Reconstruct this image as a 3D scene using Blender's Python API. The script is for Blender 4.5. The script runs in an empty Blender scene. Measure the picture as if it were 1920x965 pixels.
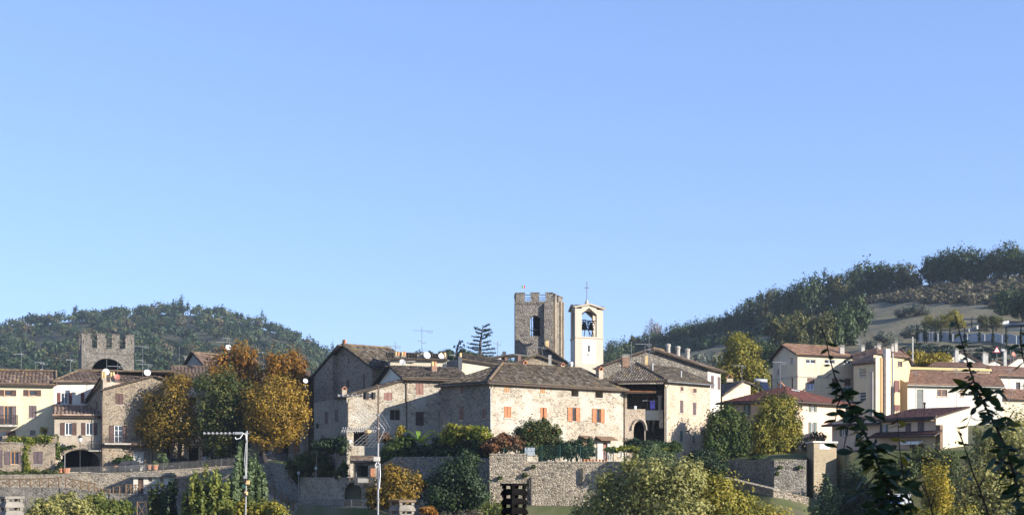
import bpy, math, random
import numpy as np
from mathutils import Vector
R = math.radians
random.seed(7)
rng = np.random.default_rng(11)
S = bpy.context.scene
COL = S.collection

# ------------------------------------------------------------------ camera, sky, sun, exposure
F, CX, HY = 2600.0, 960.0, 890.0            # focal length and horizon of the 1920 x 965 photograph, in its pixels
SUN_AZ, SUN_EL = 62.0, 20.0                 # degrees to the right of straight behind the camera, degrees up
cam = bpy.data.objects.new("camera", bpy.data.cameras.new("camera"))
COL.objects.link(cam)
cam.location = (0, 0, 0)
cam.rotation_euler = (R(90), 0, 0)
cam.data.sensor_width = 36.0
cam.data.lens = F / 1920 * 36
cam.data.shift_y = (HY - 482.5) / 1920
cam.data.dof.use_dof = True                    # focused on the village: the near shoots go slightly soft
cam.data.dof.focus_distance = 150
cam.data.dof.aperture_fstop = 7.0
cam.data.clip_start = 0.5
cam.data.clip_end = 12000
S.camera = cam
sun_dir = Vector((math.sin(R(SUN_AZ)) * math.cos(R(SUN_EL)), -math.cos(R(SUN_AZ)) * math.cos(R(SUN_EL)), math.sin(R(SUN_EL))))
sl = bpy.data.lights.new("sun", "SUN")
sl.energy = 4.3
sl.angle = R(0.55)
sl.color = (1.0, 0.945, 0.86)
so = bpy.data.objects.new("sun", sl)
COL.objects.link(so)
so.rotation_euler = sun_dir.to_track_quat("Z", "Y").to_euler()
W = bpy.data.worlds.new("World")
S.world = W
W.use_nodes = True
wn = W.node_tree.nodes
bg = wn["Background"]
sky = wn.new("ShaderNodeTexSky")
sky.sky_type = "NISHITA"
sky.sun_disc = False
sky.sun_elevation = R(SUN_EL)
sky.sun_rotation = math.atan2(sun_dir.x, sun_dir.y)
sky.altitude = 400
sky.air_density = 1.0
sky.dust_density = 0.25
sky.ozone_density = 3.0
SKY_TINT = (0.765, 0.915, 1.32)
tint = wn.new("ShaderNodeMix")
tint.data_type = "RGBA"
tint.blend_type = "MULTIPLY"
tint.inputs[0].default_value = 1.0
tint.inputs[7].default_value = (*SKY_TINT, 1)
gam = wn.new("ShaderNodeGamma")                 # flattens the horizon glow to the even clear sky of the photograph
gam.inputs[1].default_value = .58
W.node_tree.links.new(sky.outputs[0], gam.inputs[0])
W.node_tree.links.new(gam.outputs[0], tint.inputs[6])
W.node_tree.links.new(tint.outputs[2], bg.inputs[0])
bg.inputs[1].default_value = 0.15
S.view_settings.view_transform = "Standard"
S.view_settings.look = "None"
S.view_settings.exposure = 1.2
S.view_settings.gamma = 1.0
S.view_settings.use_curve_mapping = False
S.cycles.max_bounces = 6
S.cycles.diffuse_bounces = 4
S.cycles.glossy_bounces = 2
S.cycles.transmission_bounces = 2
S.cycles.volume_bounces = 1
S.cycles.volume_step_rate = 4
S.cycles.caustics_reflective = False
S.cycles.caustics_refractive = False

# ------------------------------------------------------------------ geometry helpers
def xy(px, Y): return Vector(((px - CX) * Y / F, Y))
def zz(py, Y): return (HY - py) * Y / F
def P(px, py, Y): return Vector(((px - CX) * Y / F, Y, (HY - py) * Y / F))
def V3(p, z): return Vector((p[0], p[1], z))
ORG = {}

class MB:
    """collects quads, boxes and tubes; build() links them as ONE mesh object"""
    def __init__(s): s.v = []; s.f = []; s.a = []
    def poly(s, pts, r=None):
        n = len(s.v); s.v += [tuple(p) for p in pts]; s.f.append(tuple(range(n, n + len(pts))))
        if r is not None: s.a += [r] * len(pts)
        return s
    def mesh(s, vs, fs):
        n = len(s.v); s.v += [tuple(p) for p in vs]; s.f += [tuple(i + n for i in f) for f in fs]
        return s
    def hexa(s, b, t):
        """b, t: four bottom and four top points, counter-clockwise from above"""
        return s.mesh(list(b) + list(t), [(3, 2, 1, 0), (4, 5, 6, 7), (0, 1, 5, 4), (1, 2, 6, 5), (2, 3, 7, 6), (3, 0, 4, 7)])
    def box(s, c, d, ux=Vector((1, 0, 0))):
        """c centre of base, d (along ux, across, height)"""
        ux = Vector((ux[0], ux[1], 0)).normalized(); uy = Vector((-ux.y, ux.x, 0)); c = Vector(c)
        q = [c + ux * (d[0] / 2 * i) + uy * (d[1] / 2 * j) for i, j in ((-1, -1), (1, -1), (1, 1), (-1, 1))]
        return s.hexa(q, [p + Vector((0, 0, d[2])) for p in q])
    def prism(s, pts, z0, z1):
        n = len(pts); b = [V3(p, z0) for p in pts]; t = [V3(p, z1 if not callable(z1) else z1(p)) for p in pts]
        fs = [tuple(range(n - 1, -1, -1)), tuple(range(n, 2 * n))] + [(i, (i + 1) % n, n + (i + 1) % n, n + i) for i in range(n)]
        return s.mesh(b + t, fs)
    def tube(s, pts, r, n=6, cap=True):
        pts = [Vector(p) for p in pts]
        rs = r if isinstance(r, (list, tuple)) else [r] * len(pts)
        ring = []
        for i, p in enumerate(pts):
            d = (pts[min(i + 1, len(pts) - 1)] - pts[max(i - 1, 0)]).normalized()
            a = d.cross(Vector((0, 0, 1)) if abs(d.z) < .9 else Vector((1, 0, 0))).normalized(); b = d.cross(a)
            ring.append([p + (a * math.cos(2 * math.pi * k / n) + b * math.sin(2 * math.pi * k / n)) * rs[i] for k in range(n)])
        fs = []
        for i in range(len(pts) - 1):
            for k in range(n):
                fs.append((i * n + k, i * n + (k + 1) % n, (i + 1) * n + (k + 1) % n, (i + 1) * n + k))
        if cap: fs += [tuple(range(n - 1, -1, -1)), tuple(range((len(pts) - 1) * n, len(pts) * n))]
        return s.mesh([p for g in ring for p in g], fs)
    def lathe(s, c, prof, n=12, sx=1, sy=1):
        """prof: (radius, z) pairs round a vertical axis at c"""
        c = Vector(c); m = len(prof)
        vs = [c + Vector((r * sx * math.cos(2 * math.pi * k / n), r * sy * math.sin(2 * math.pi * k / n), z)) for r, z in prof for k in range(n)]
        fs = [(i * n + k, i * n + (k + 1) % n, (i + 1) * n + (k + 1) % n, (i + 1) * n + k) for i in range(m - 1) for k in range(n)]
        fs += [tuple(range(n - 1, -1, -1)), tuple(range((m - 1) * n, m * n))]
        return s.mesh(vs, fs)
    def build(s, name, mat, parent=None, smooth=False):
        o_ = ORG.get(parent.name, Vector((0, 0, 0))) if parent else Vector((0, 0, 0))
        me = bpy.data.meshes.new(name)
        me.from_pydata([(p[0] - o_[0], p[1] - o_[1], p[2] - o_[2]) for p in s.v], [], s.f)
        if s.a:
            at = me.attributes.new("rnd", "FLOAT", "POINT"); at.data.foreach_set("value", s.a)
        me.materials.append(mat)
        if smooth: me.polygons.foreach_set("use_smooth", [True] * len(me.polygons))
        ob = bpy.data.objects.new(name, me); COL.objects.link(ob)
        if parent: ob.parent = parent; ORG[ob.name] = o_
        return ob

def np_obj(name, verts, faces, mat, parent=None, rnd=None, smooth=False):
    o_ = ORG.get(parent.name, Vector((0, 0, 0))) if parent else Vector((0, 0, 0))
    verts = np.asarray(verts, dtype=np.float32) - np.array(o_, dtype=np.float32); faces = np.asarray(faces, dtype=np.int32)
    me = bpy.data.meshes.new(name); k = faces.shape[1]
    me.vertices.add(len(verts)); me.vertices.foreach_set("co", verts.ravel())
    me.loops.add(faces.size); me.loops.foreach_set("vertex_index", faces.ravel())
    me.polygons.add(len(faces)); me.polygons.foreach_set("loop_start", np.arange(0, faces.size, k, dtype=np.int32))
    me.update(calc_edges=True)
    if rnd is not None:
        at = me.attributes.new("rnd", "FLOAT", "POINT"); at.data.foreach_set("value", np.asarray(rnd, dtype=np.float32))
    if smooth: me.polygons.foreach_set("use_smooth", [True] * len(me.polygons))
    me.materials.append(mat)
    ob = bpy.data.objects.new(name, me); COL.objects.link(ob)
    if parent: ob.parent = parent; ORG[ob.name] = o_
    return ob

def thing(name, label, cat, loc, group=None):
    o = bpy.data.objects.new(name, None); COL.objects.link(o); o.location = loc; o.empty_display_size = .3
    ORG[o.name] = Vector(loc)
    return tag(o, label, cat, group)
def tag(o, label, cat, group=None):
    o["label"] = label; o["category"] = cat
    if group: o["group"] = group
    return o
def structure(o): o["kind"] = "structure"; return o
def stuff(o): o["kind"] = "stuff"; return o
def copy_thing(r, loc, label, scale=1.0, rotz=0.0, group=None):
    c = r.copy(); COL.objects.link(c); c.location = loc; c["label"] = label
    c.scale = (scale, scale, scale) if not isinstance(scale, tuple) else scale; c.rotation_euler = (0, 0, rotz)
    if group: c["group"] = group
    for ch in list(r.children):
        d = ch.copy(); COL.objects.link(d); d.parent = c
        for g in list(ch.children):
            e = g.copy(); COL.objects.link(e); e.parent = d
    return c

# ------------------------------------------------------------------ materials
class NT:
    def __init__(s, name):
        s.m = bpy.data.materials.new(name); s.m.use_nodes = True; s.t = s.m.node_tree; s.b = s.t.nodes["Principled BSDF"]
        s.out = s.t.nodes["Material Output"]; s.b.inputs["Roughness"].default_value = .85
        s.b.inputs["Specular IOR Level"].default_value = .25
    def n(s, typ, **kw):
        o = s.t.nodes.new("ShaderNode" + typ)
        for k, v in kw.items():
            if k.startswith("i_"):
                key = k[2:]; key = int(key) if key.isdigit() else key.replace("_", " ")
                o.inputs[key].default_value = v
            else: setattr(o, k, v)
        return o
    def l(s, a, b): s.t.links.new(a, b)
    def coord(s, scale=(1, 1, 1)):
        g = s.n("NewGeometry"); mp = s.n("Mapping"); mp.inputs["Scale"].default_value = scale
        s.l(g.outputs["Position"], mp.inputs[0]); return mp.outputs[0]
    def noise(s, sc, det=4, rough=.6, vec=None):
        o = s.n("TexNoise"); o.inputs["Scale"].default_value = sc; o.inputs["Detail"].default_value = det; o.inputs["Roughness"].default_value = rough
        s.l(vec if vec is not None else s.coord(), o.inputs["Vector"]); return o.outputs["Fac"]
    def ramp(s, fac, stops):
        o = s.n("ValToRGB"); e = o.color_ramp.elements
        while len(e) < len(stops): e.new(.5)
        for x, (p, c) in zip(e, stops): x.position = p; x.color = (*c, 1) if len(c) == 3 else c
        s.l(fac, o.inputs[0]); return o.outputs[0]
    def mix(s, fac, a, b, mode="MIX"):
        o = s.n("Mix"); o.data_type = "RGBA"; o.blend_type = mode
        for i, x in ((0, fac), (6, a), (7, b)):
            if isinstance(x, (int, float)): o.inputs[i].default_value = x
            elif isinstance(x, tuple): o.inputs[i].default_value = (*x, 1)
            else: s.l(x, o.inputs[i])
        return o.outputs[2]
    def attr(s, nm="rnd"):
        o = s.n("Attribute"); o.attribute_name = nm; return o.outputs["Fac"]
    def base(s, c): s.l(c, s.b.inputs["Base Color"]); return s
    def bump(s, h, st=.5, dist=.05):
        o = s.n("Bump"); o.inputs["Strength"].default_value = st; o.inputs["Distance"].default_value = dist
        s.l(h, o.inputs["Height"]); s.l(o.outputs[0], s.b.inputs["Normal"]); return s

def hexc(h):
    c = [int(h[i:i + 2], 16) / 255 for i in (0, 2, 4)]
    return tuple(x / 12.92 if x <= .04045 else ((x + .055) / 1.055) ** 2.4 for x in c)
def mul(c, k): return tuple(min(1, x * k) for x in c)

def flat(name, c, rough=.7, metal=0, var=.25, spec=.3):
    t = NT(name); t.b.inputs["Roughness"].default_value = rough; t.b.inputs["Metallic"].default_value = metal
    t.b.inputs["Specular IOR Level"].default_value = spec
    n = t.noise(3.0, 3)
    t.base(t.ramp(n, [(.3, mul(c, 1 - var)), (.7, mul(c, 1 + var))])); return t.m

def stone(name, c1, c2, c3, mortar, size=(.5, .3), bump=.9, mortar_w=.10, stain=(.25, .22, .2), stain_amt=.35, plaster=None):
    """rubble masonry: irregular stones with recessed joints, weather stains"""
    t = NT(name)
    size = (size[0] * .66, size[1] * .66); v = t.coord((1 / size[0], 1 / size[0], 1 / size[1]))
    nz = t.n("TexNoise", i_Scale=1.3, i_Detail=2.0); t.l(v, nz.inputs["Vector"])
    av = t.n("VectorMath", operation="MULTIPLY_ADD"); t.l(nz.outputs["Color"], av.inputs[0]); av.inputs[1].default_value = (.55, .55, .55); t.l(v, av.inputs[2])
    v1 = t.n("TexVoronoi", feature="F1", i_Scale=1.0); t.l(av.outputs[0], v1.inputs["Vector"])
    v2 = t.n("TexVoronoi", feature="DISTANCE_TO_EDGE", i_Scale=1.0); t.l(av.outputs[0], v2.inputs["Vector"])
    sp = t.n("SeparateColor"); t.l(v1.outputs["Color"], sp.inputs[0])
    col = t.ramp(sp.outputs[0], [(.0, c1), (.45, c2), (.85, c3), (1, mul(c3, .55))])
    fine = t.noise(9, 5, .7)
    col = t.mix(.35, col, t.ramp(fine, [(.3, (.35, .35, .35)), (.7, (1, 1, 1))]), "MULTIPLY")
    mo = t.ramp(v2.outputs["Distance"], [(0, (1, 1, 1)), (mortar_w, (0, 0, 0))])
    col = t.mix(mo, col, mortar)
    big = t.noise(.35, 5, .65)
    if plaster:                                   # patches of old lime render left on the masonry
        pm = t.ramp(t.noise(.55, 6, .7), [(.47, (0, 0, 0)), (.56, (1, 1, 1))])
        pc = t.ramp(fine, [(.3, mul(plaster, .82)), (.7, plaster)])
        col = t.mix(t.mix(1.0, pm, (.8, .8, .8), "MULTIPLY"), col, pc)
    hue = t.noise(.75, 4, .6); col = t.mix(.25, col, t.ramp(hue, [(.34, (.62, .64, .66)), (.5, (1, .98, .95)), (.64, (1.12, .95, .80))]), "MULTIPLY")
    st = t.ramp(big, [(.45, (1, 1, 1)), (.75, stain)])
    col = t.mix(stain_amt, col, st, "MULTIPLY")
    t.base(col)
    h = t.ramp(v2.outputs["Distance"], [(0, (0, 0, 0)), (.22, (1, 1, 1))])
    hm = t.mix(.35, h, fine)
    t.bump(hm, bump, .09); return t.m

def plaster(name, c, dirt=(.62, .58, .52), amt=.5, streak=True, bump=.25):
    t = NT(name)
    n1 = t.noise(.5, 6, .65); n2 = t.noise(6, 5, .7)
    vs = t.coord((1.6, 1.6, .12)); n3 = t.noise(1.0, 5, .7, vs)
    col = t.ramp(n2, [(.3, mul(c, .92)), (.7, mul(c, 1.05))])
    col = t.mix(t.mix(1, t.ramp(n1, [(.42, (0, 0, 0)), (.72, (1, 1, 1))]), (amt, amt, amt), "MULTIPLY"), col, t.mix(1.0, col, dirt, "MULTIPLY"))
    if streak: col = t.mix(t.mix(1, t.ramp(n3, [(.5, (0, 0, 0)), (.75, (1, 1, 1))]), (amt * .7,) * 3, "MULTIPLY"), col, t.mix(1.0, col, mul(dirt, .85), "MULTIPLY"))
    t.base(col); t.bump(n2, bump, .03); return t.m

def tiles_mat(name, cols, lichen=None, lich_amt=.5, lsc=.9):
    t = NT(name); a = t.attr()
    n = len(cols); col = t.ramp(a, [(i / max(1, n - 1), c) for i, c in enumerate(cols)])
    g = t.noise(7, 5, .7); col = t.mix(.5, col, t.ramp(g, [(.3, (.35, .35, .35)), (.7, (1.0, 1.0, 1.0))]), "MULTIPLY")
    m_ = t.noise(1.6, 4, .65); col = t.mix(.75, col, t.ramp(m_, [(.34, (.42, .40, .38)), (.5, (.9, .9, .9)), (.66, (1.25, 1.22, 1.15))]), "MULTIPLY")
    b = t.noise(.5, 4); col = t.mix(.4, col, t.ramp(b, [(.35, (.6, .58, .56)), (.65, (1, 1, 1))]), "MULTIPLY")
    if lichen:
        m = t.ramp(t.noise(lsc, 6, .75), [(.56, (0, 0, 0)), (.66, (lich_amt,) * 3)]); col = t.mix(m, col, lichen)
    t.base(col); t.bump(g, .4, .03); return t.m

def leaf_mat(name, cols, trans=.3, rough=.55, patch=True):
    t = NT(name); a = t.attr(); n = len(cols)
    col = t.ramp(a, [(i / (n - 1), c) for i, c in enumerate(cols)])
    if patch:
        b = t.noise(.45, 3); col = t.mix(.55, col, t.ramp(b, [(.35, (.55, .6, .55)), (.65, (1.1, 1.1, 1.05))]), "MULTIPLY")
    t.base(col); t.b.inputs["Roughness"].default_value = rough; t.b.inputs["Specular IOR Level"].default_value = .25
    tr = t.n("BsdfTranslucent"); t.l(col, tr.inputs[0]); mx = t.n("MixShader"); mx.inputs[0].default_value = trans
    t.l(t.b.outputs[0], mx.inputs[1]); t.l(tr.outputs[0], mx.inputs[2]); t.l(mx.outputs[0], t.out.inputs[0]); return t.m

M = {}
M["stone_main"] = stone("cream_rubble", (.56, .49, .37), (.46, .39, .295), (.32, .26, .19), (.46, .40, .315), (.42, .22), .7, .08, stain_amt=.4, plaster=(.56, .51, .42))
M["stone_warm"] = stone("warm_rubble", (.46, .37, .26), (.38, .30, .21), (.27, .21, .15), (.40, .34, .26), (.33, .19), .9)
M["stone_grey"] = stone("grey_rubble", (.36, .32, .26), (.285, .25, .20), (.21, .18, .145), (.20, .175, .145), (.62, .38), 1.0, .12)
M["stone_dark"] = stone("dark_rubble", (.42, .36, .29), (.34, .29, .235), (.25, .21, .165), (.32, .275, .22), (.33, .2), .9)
M["stone_peach"] = stone("peach_rubble", (.66, .53, .38), (.58, .46, .33), (.44, .32, .22), (.62, .51, .38), (.28, .16), .6, .14, stain_amt=.3, plaster=(.66, .53, .39))
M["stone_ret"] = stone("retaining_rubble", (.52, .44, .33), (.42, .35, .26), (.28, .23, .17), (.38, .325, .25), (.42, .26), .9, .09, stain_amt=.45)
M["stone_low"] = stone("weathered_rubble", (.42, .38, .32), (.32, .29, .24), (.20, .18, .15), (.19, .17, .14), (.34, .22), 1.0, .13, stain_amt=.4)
M["brick"] = stone("worn_brick", (.42, .24, .15), (.36, .20, .13), (.30, .17, .11), (.36, .30, .24), (.26, .08), .5, .1)
M["brick_pale"] = stone("pale_brick", (.50, .42, .32), (.46, .38, .29), (.38, .31, .23), (.46, .40, .32), (.28, .09), .4, .1)
M["shaft_brick"] = stone("yellow_brick", (.38, .31, .20), (.35, .28, .18), (.29, .23, .15), (.35, .29, .20), (.26, .09), .35, .1, stain_amt=.25)
M["cream"] = plaster("cream_render", (.62, .54, .37))
M["cream_light"] = plaster("pale_cream_render", (.58, .49, .35))
M["cream_yellow"] = plaster("yellow_render", (.62, .48, .26), amt=.3)
M["orange_render"] = plaster("orange_render", (.50, .33, .17), amt=.3)
M["white"] = plaster("white_render", (.57, .53, .45), amt=.3)
M["white_old"] = plaster("old_white_render", (.70, .65, .55))
M["peach"] = plaster("peach_render", (.64, .47, .34), amt=.2)
M["grey_render"] = plaster("grey_render", (.38, .35, .31))
M["beige"] = plaster("beige_render", (.60, .52, .38))
M["pink_render"] = plaster("orange_brown_render", (.62, .30, .14), amt=.3)
M["bell_cream"] = plaster("bell_tower_render", (.44, .375, .295), amt=.25)
M["bell_white"] = plaster("bell_tower_panel", (.52, .51, .49), amt=.4)
TB = [(.10, .07, .05), (.19, .13, .09), (.26, .19, .14), (.15, .11, .08), (.34, .27, .21)]
M["tile_grey"] = tiles_mat("grey_tiles", [(.05, .037, .026), (.145, .112, .076), (.205, .163, .115), (.09, .069, .048), (.32, .27, .205)], (.30, .20, .05), .55, .45)
M["tile_brown"] = tiles_mat("brown_tiles", TB, (.34, .22, .07), .45, .6)
M["tile_lichen"] = tiles_mat("lichened_tiles", [(.08, .06, .045), (.19, .14, .10), (.27, .22, .165), (.13, .10, .07), (.40, .35, .28)], (.38, .24, .05), .75, .9)
M["tile_red"] = tiles_mat("orange_tiles", [(.44, .17, .07), (.52, .24, .11), (.40, .16, .08), (.58, .32, .18)])
M["tile_lean"] = tiles_mat("pale_barrel_tiles", [(.38, .25, .18), (.48, .34, .25), (.30, .18, .12), (.55, .43, .33)])
M["tile_left"] = tiles_mat("old_barrel_tiles", [(.14, .09, .065), (.24, .165, .12), (.10, .065, .045), (.34, .26, .20)], (.42, .27, .08), .4, .8)
M["tile_mod"] = tiles_mat("modern_tiles", [(.36, .195, .12), (.42, .25, .165), (.31, .165, .10), (.46, .29, .20)])
M["tile_mod2"] = tiles_mat("brown_modern_tiles", [(.30, .165, .105), (.36, .21, .135), (.26, .14, .09), (.41, .25, .165)])
M["roof_red"] = tiles_mat("dark_red_roof", [(.17, .062, .048), (.19, .07, .052), (.15, .056, .044)])
M["roof_maroon"] = tiles_mat("maroon_roof", [(.11, .05, .045), (.13, .056, .048), (.10, .045, .04)])
M["ridge"] = tiles_mat("ridge_tiles", [(.17, .12, .08), (.24, .17, .11)], (.36, .25, .04), .8, 1.2)
M["soffit"] = flat("dark_soffit_timber", (.055, .04, .03))
M["timber"] = flat("weathered_timber", (.16, .10, .06))
M["rail_timber"] = flat("rustic_timber", (.17, .105, .055))
M["sh_orange"] = flat("orange_shutter_paint", (.36, .135, .05), .6)
M["sh_brown"] = flat("brown_shutter_paint", (.085, .045, .035), .6)
M["sh_red"] = flat("red_brown_shutter_paint", (.13, .045, .035), .6)
M["sh_dusty"] = flat("dusty_brown_shutter_paint", (.22, .11, .08), .6)
M["sh_wood"] = flat("bare_wood_shutter", (.36, .20, .09), .6)
M["sh_grey"] = flat("grey_green_shutter_paint", (.12, .14, .12), .6)
M["sh_plum"] = flat("plum_shutter_paint", (.12, .085, .085), .6)
M["frame_white"] = flat("white_window_frame", (.75, .75, .72), .5, var=.05)
M["frame_wood"] = flat("window_frame_wood", (.22, .12, .06), .5)
M["frame_orange"] = flat("orange_window_frame", (.48, .22, .07), .5)
M["glass"] = flat("window_glass", (.035, .04, .05), .12, 0, .3, .6)
M["curtain"] = flat("bluish_curtain", (.30, .30, .42), .8)
M["interior_shade"] = flat("painted_interior_shade", (.03, .026, .022), .9)  # near-black colour stands in for the unlit inside of openings
M["sill"] = flat("sill_stone", (.42, .38, .31), .8)
M["metal"] = flat("grey_metal", (.22, .22, .22), .5, .4)
M["metal_dark"] = flat("dark_iron", (.035, .033, .032), .6, .3)
M["metal_white"] = flat("pale_metal", (.33, .33, .32), .4, .1, .08)
M["copper"] = flat("brown_downpipe", (.12, .085, .06), .5, .3)
M["concrete"] = flat("concrete", (.36, .33, .28), .9)
M["concrete_pale"] = flat("pale_concrete", (.52, .49, .43), .9)
M["concrete_flue"] = flat("weathered_flue_concrete", (.20, .18, .15), .9, 0, .35)
M["concrete_soot"] = flat("sooty_concrete", (.007, .0065, .006), .95, 0, .4, .03)
M["dish_white"] = flat("white_dish_paint", (.80, .80, .78), .45, 0, .04)
M["dish_red"] = flat("red_brown_dish_paint", (.36, .13, .09), .5)
M["dish_grey"] = flat("grey_dish_paint", (.36, .35, .34), .5)
M["terracotta"] = flat("terracotta", (.50, .22, .11), .8)
M["pot_yellow"] = flat("yellow_chimney_pot", (.60, .42, .20), .8)
M["lamp_glass"] = flat("lamp_glass", (.55, .55, .52), .2)
M["bronze"] = flat("bell_bronze", (.035, .035, .032), .45, .5)
M["slate"] = flat("grey_slate", (.12, .12, .125), .7)
M["lead"] = flat("dark_lead_roof", (.07, .068, .065), .6)
M["bark"] = flat("bark", (.055, .042, .032), .9, 0, .4)
M["bark_pale"] = flat("pale_bark", (.26, .22, .17), .9, 0, .4)
M["bark_dark"] = flat("dark_twig", (.035, .022, .018), .8, 0, .3)
M["laundry"] = flat("purple_cloth", (.25, .20, .62), .9)
M["cloth_white"] = flat("white_cloth", (.75, .74, .72), .9, 0, .05)
M["mesh_green"] = flat("green_netting", (.03, .08, .065), .8)
M["mesh_grey"] = flat("grey_wire", (.16, .16, .165), .5, .3)
M["flag_green"] = flat("flag_green", (.02, .25, .07), .8, 0, .02)
M["flag_white"] = flat("flag_white", (.8, .8, .8), .8, 0, .02)
M["flag_red"] = flat("flag_red", (.55, .03, .04), .8, 0, .02)
M["car_dark"] = flat("dark_grey_car_paint", (.05, .055, .07), .3, .4, .05, .5)
M["car_silver"] = flat("silver_car_paint", (.36, .36, .37), .3, .4, .05, .5)
M["car_black"] = flat("black_car_paint", (.02, .02, .022), .3, .3, .05, .5)
M["car_white"] = flat("white_paint", (.78, .79, .8), .35, 0, .03, .5)
M["car_blue"] = flat("bright_blue_paint", (.02, .16, .62), .35, 0, .05, .5)
M["tyre"] = flat("tyre_rubber", (.02, .02, .02), .9)
M["rim"] = flat("wheel_rim", (.4, .4, .4), .4, .6, .05)
M["lens"] = flat("lamp_lens", (.6, .6, .58), .2, 0, .05, .5)
M["lens_red"] = flat("tail_lamp_lens", (.35, .02, .02), .3, 0, .05, .5)
M["plate"] = flat("number_plate", (.7, .7, .68), .5, 0, .03)
M["solar"] = flat("solar_panel_glass", (.02, .025, .05), .15, 0, .1, .6)
M["plaque"] = flat("pale_plaque", (.55, .57, .60), .6, 0, .2)
M["fascia"] = flat("yellow_fascia", (.46, .34, .14), .6, 0, .08)
M["fence_white"] = flat("white_fence_paint", (.40, .40, .40), .6, 0, .12)
M["water_pale"] = flat("pale_blue_sheeting", (.26, .33, .42), .5, 0, .08)

# ------------------------------------------------------------------ building helpers
class Face:
    """a wall from A to B (left to right seen from outside); openings are given in photo pixels and land on the wall plane"""
    def __init__(s, h, A, B):
        s.h = h; s.A = Vector(A[:2]); s.B = Vector(B[:2]); s.d = (s.B - s.A); s.L = s.d.length; s.d.normalize()
        s.n = Vector((s.d.y, -s.d.x)); s.op = []
    def hit(s, px, py):
        k = (px - CX) / F                                   # x = k*y on the ray; A + u d on the wall
        u = (k * s.A.y - s.A.x) / (s.d.x - k * s.d.y); Y = s.A.y + u * s.d.y
        return u, (HY - py) / F * Y
    def at(s, u, z, out=0.0):
        p = s.A + s.d * u + s.n * out; return Vector((p.x, p.y, z))
    def rect(s, x0, y0, x1, y1):
        u0, za = s.hit(x0, (y0 + y1) / 2); u1, zb = s.hit(x1, (y0 + y1) / 2)
        um, zt = s.hit((x0 + x1) / 2, y0); _, zl = s.hit((x0 + x1) / 2, y1)
        return u0, u1, zl, zt
    def slab(s, mb, u0, u1, z0, z1, o0, o1):
        mb.hexa([s.at(u0, z0, o1), s.at(u1, z0, o1), s.at(u1, z0, o0), s.at(u0, z0, o0)],
                [s.at(u0, z1, o1), s.at(u1, z1, o1), s.at(u1, z1, o0), s.at(u0, z1, o0)]); return mb
    # ---- pieces
    def shutter(s, par, u0, u1, z0, z1, out, mat, name="shutter", leaves=1):
        mb = MB(); w = min(.07, (u1 - u0) * .2); t = .045
        s.slab(mb, u0, u0 + w, z0, z1, out, out + t); s.slab(mb, u1 - w, u1, z0, z1, out, out + t)
        zm = z0 + (z1 - z0) * .5
        for a, b in ((z0, z0 + w), (z1 - w, z1), (zm - w / 2, zm + w / 2)): s.slab(mb, u0 + w, u1 - w, a, b, out, out + t - .004)
        n = max(3, int((z1 - z0) / .13))
        for i in range(n):
            za = z0 + w + (z1 - z0 - 2 * w) * i / n; zb = za + (z1 - z0 - 2 * w) / n
            mb.poly([s.at(u0 + w, za, out + .032), s.at(u1 - w, za, out + .032), s.at(u1 - w, zb, out + .008), s.at(u0 + w, zb, out + .008)])
        return mb.build(name, mat, par)
    def frame(s, u0, u1, z0, z1, rec, mat, mull=True, cross=False):
        mb = MB(); w = min(.07, (u1 - u0) * .14)
        for a, b, c, d in ((u0, u0 + w, z0, z1), (u1 - w, u1, z0, z1), (u0 + w, u1 - w, z0, z0 + w), (u0 + w, u1 - w, z1 - w, z1)):
            s.slab(mb, a, b, c, d, -rec - .05, -rec + .02)
        um = (u0 + u1) / 2
        if mull: s.slab(mb, um - w * .5, um + w * .5, z0 + w, z1 - w, -rec - .05, -rec + .016)
        if cross:
            for q in (.36, .7):
                zc = z0 + (z1 - z0) * q; s.slab(mb, u0 + w, u1 - w, zc - w * .3, zc + w * .3, -rec - .05, -rec + .012)
        return mb.build("window", mat, s.h.root)
    def pane(s, par, u0, u1, z0, z1, rec, mat=None):
        return MB().poly([s.at(u0, z0, -rec - .02), s.at(u1, z0, -rec - .02), s.at(u1, z1, -rec - .02), s.at(u0, z1, -rec - .02)]).build("pane", mat or M["glass"], par)
    def sill(s, par, u0, u1, z0, mat=None):
        return s.slab(MB(), u0 - .08, u1 + .08, z0 - .09, z0 + .005, -.08, .07).build("sill", mat or M["sill"], par)
    # ---- windows
    def closed(s, x0, y0, x1, y1, mat, leaves=2, sill=True, gap=0):
        u0, u1, z0, z1 = s.rect(x0, y0, x1, y1); s.op.append((u0, u1, z0, z1, .16))
        w = s.frame(u0, u1, z0, z1, .10, mat, mull=False); s.pane(w, u0, u1, z0, z1, .12, M["glass"] if gap else M["interior_shade"])
        k = (u1 - u0) / leaves; g = gap * k
        for i in range(leaves):
            a, b = u0 + k * i, u0 + k * (i + 1)
            if gap and leaves == 2: a, b = (a, b - g) if i == 0 else (a + g, b)
            s.shutter(w, a + .015, b - .015, z0 + .01, z1 - .01, -.02, mat)
        if sill: s.sill(w, u0, u1, z0)
        return w
    def opened(s, x0, xa, xb, x1, y0, y1, mat, frame=None, pane=None, sill=True, cross=False, mull=True, dark=False):
        ua, ub, z0, z1 = s.rect(xa, y0, xb, y1); u0, u1, _, _ = s.rect(x0, y0, x1, y1); s.op.append((ua, ub, z0, z1, .9 if dark else .2))
        w = s.frame(ua, ub, z0, z1, .08, frame or M["frame_white"], mull=mull and not dark, cross=cross)
        if not dark: s.pane(w, ua, ub, z0, z1, .1, pane)
        if x0 < xa: s.shutter(w, u0, ua - .02, z0, z1, .025, mat)
        if x1 > xb: s.shutter(w, ub + .02, u1, z0, z1, .025, mat)
        if sill: s.sill(w, ua, ub, z0)
        return w
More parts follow.
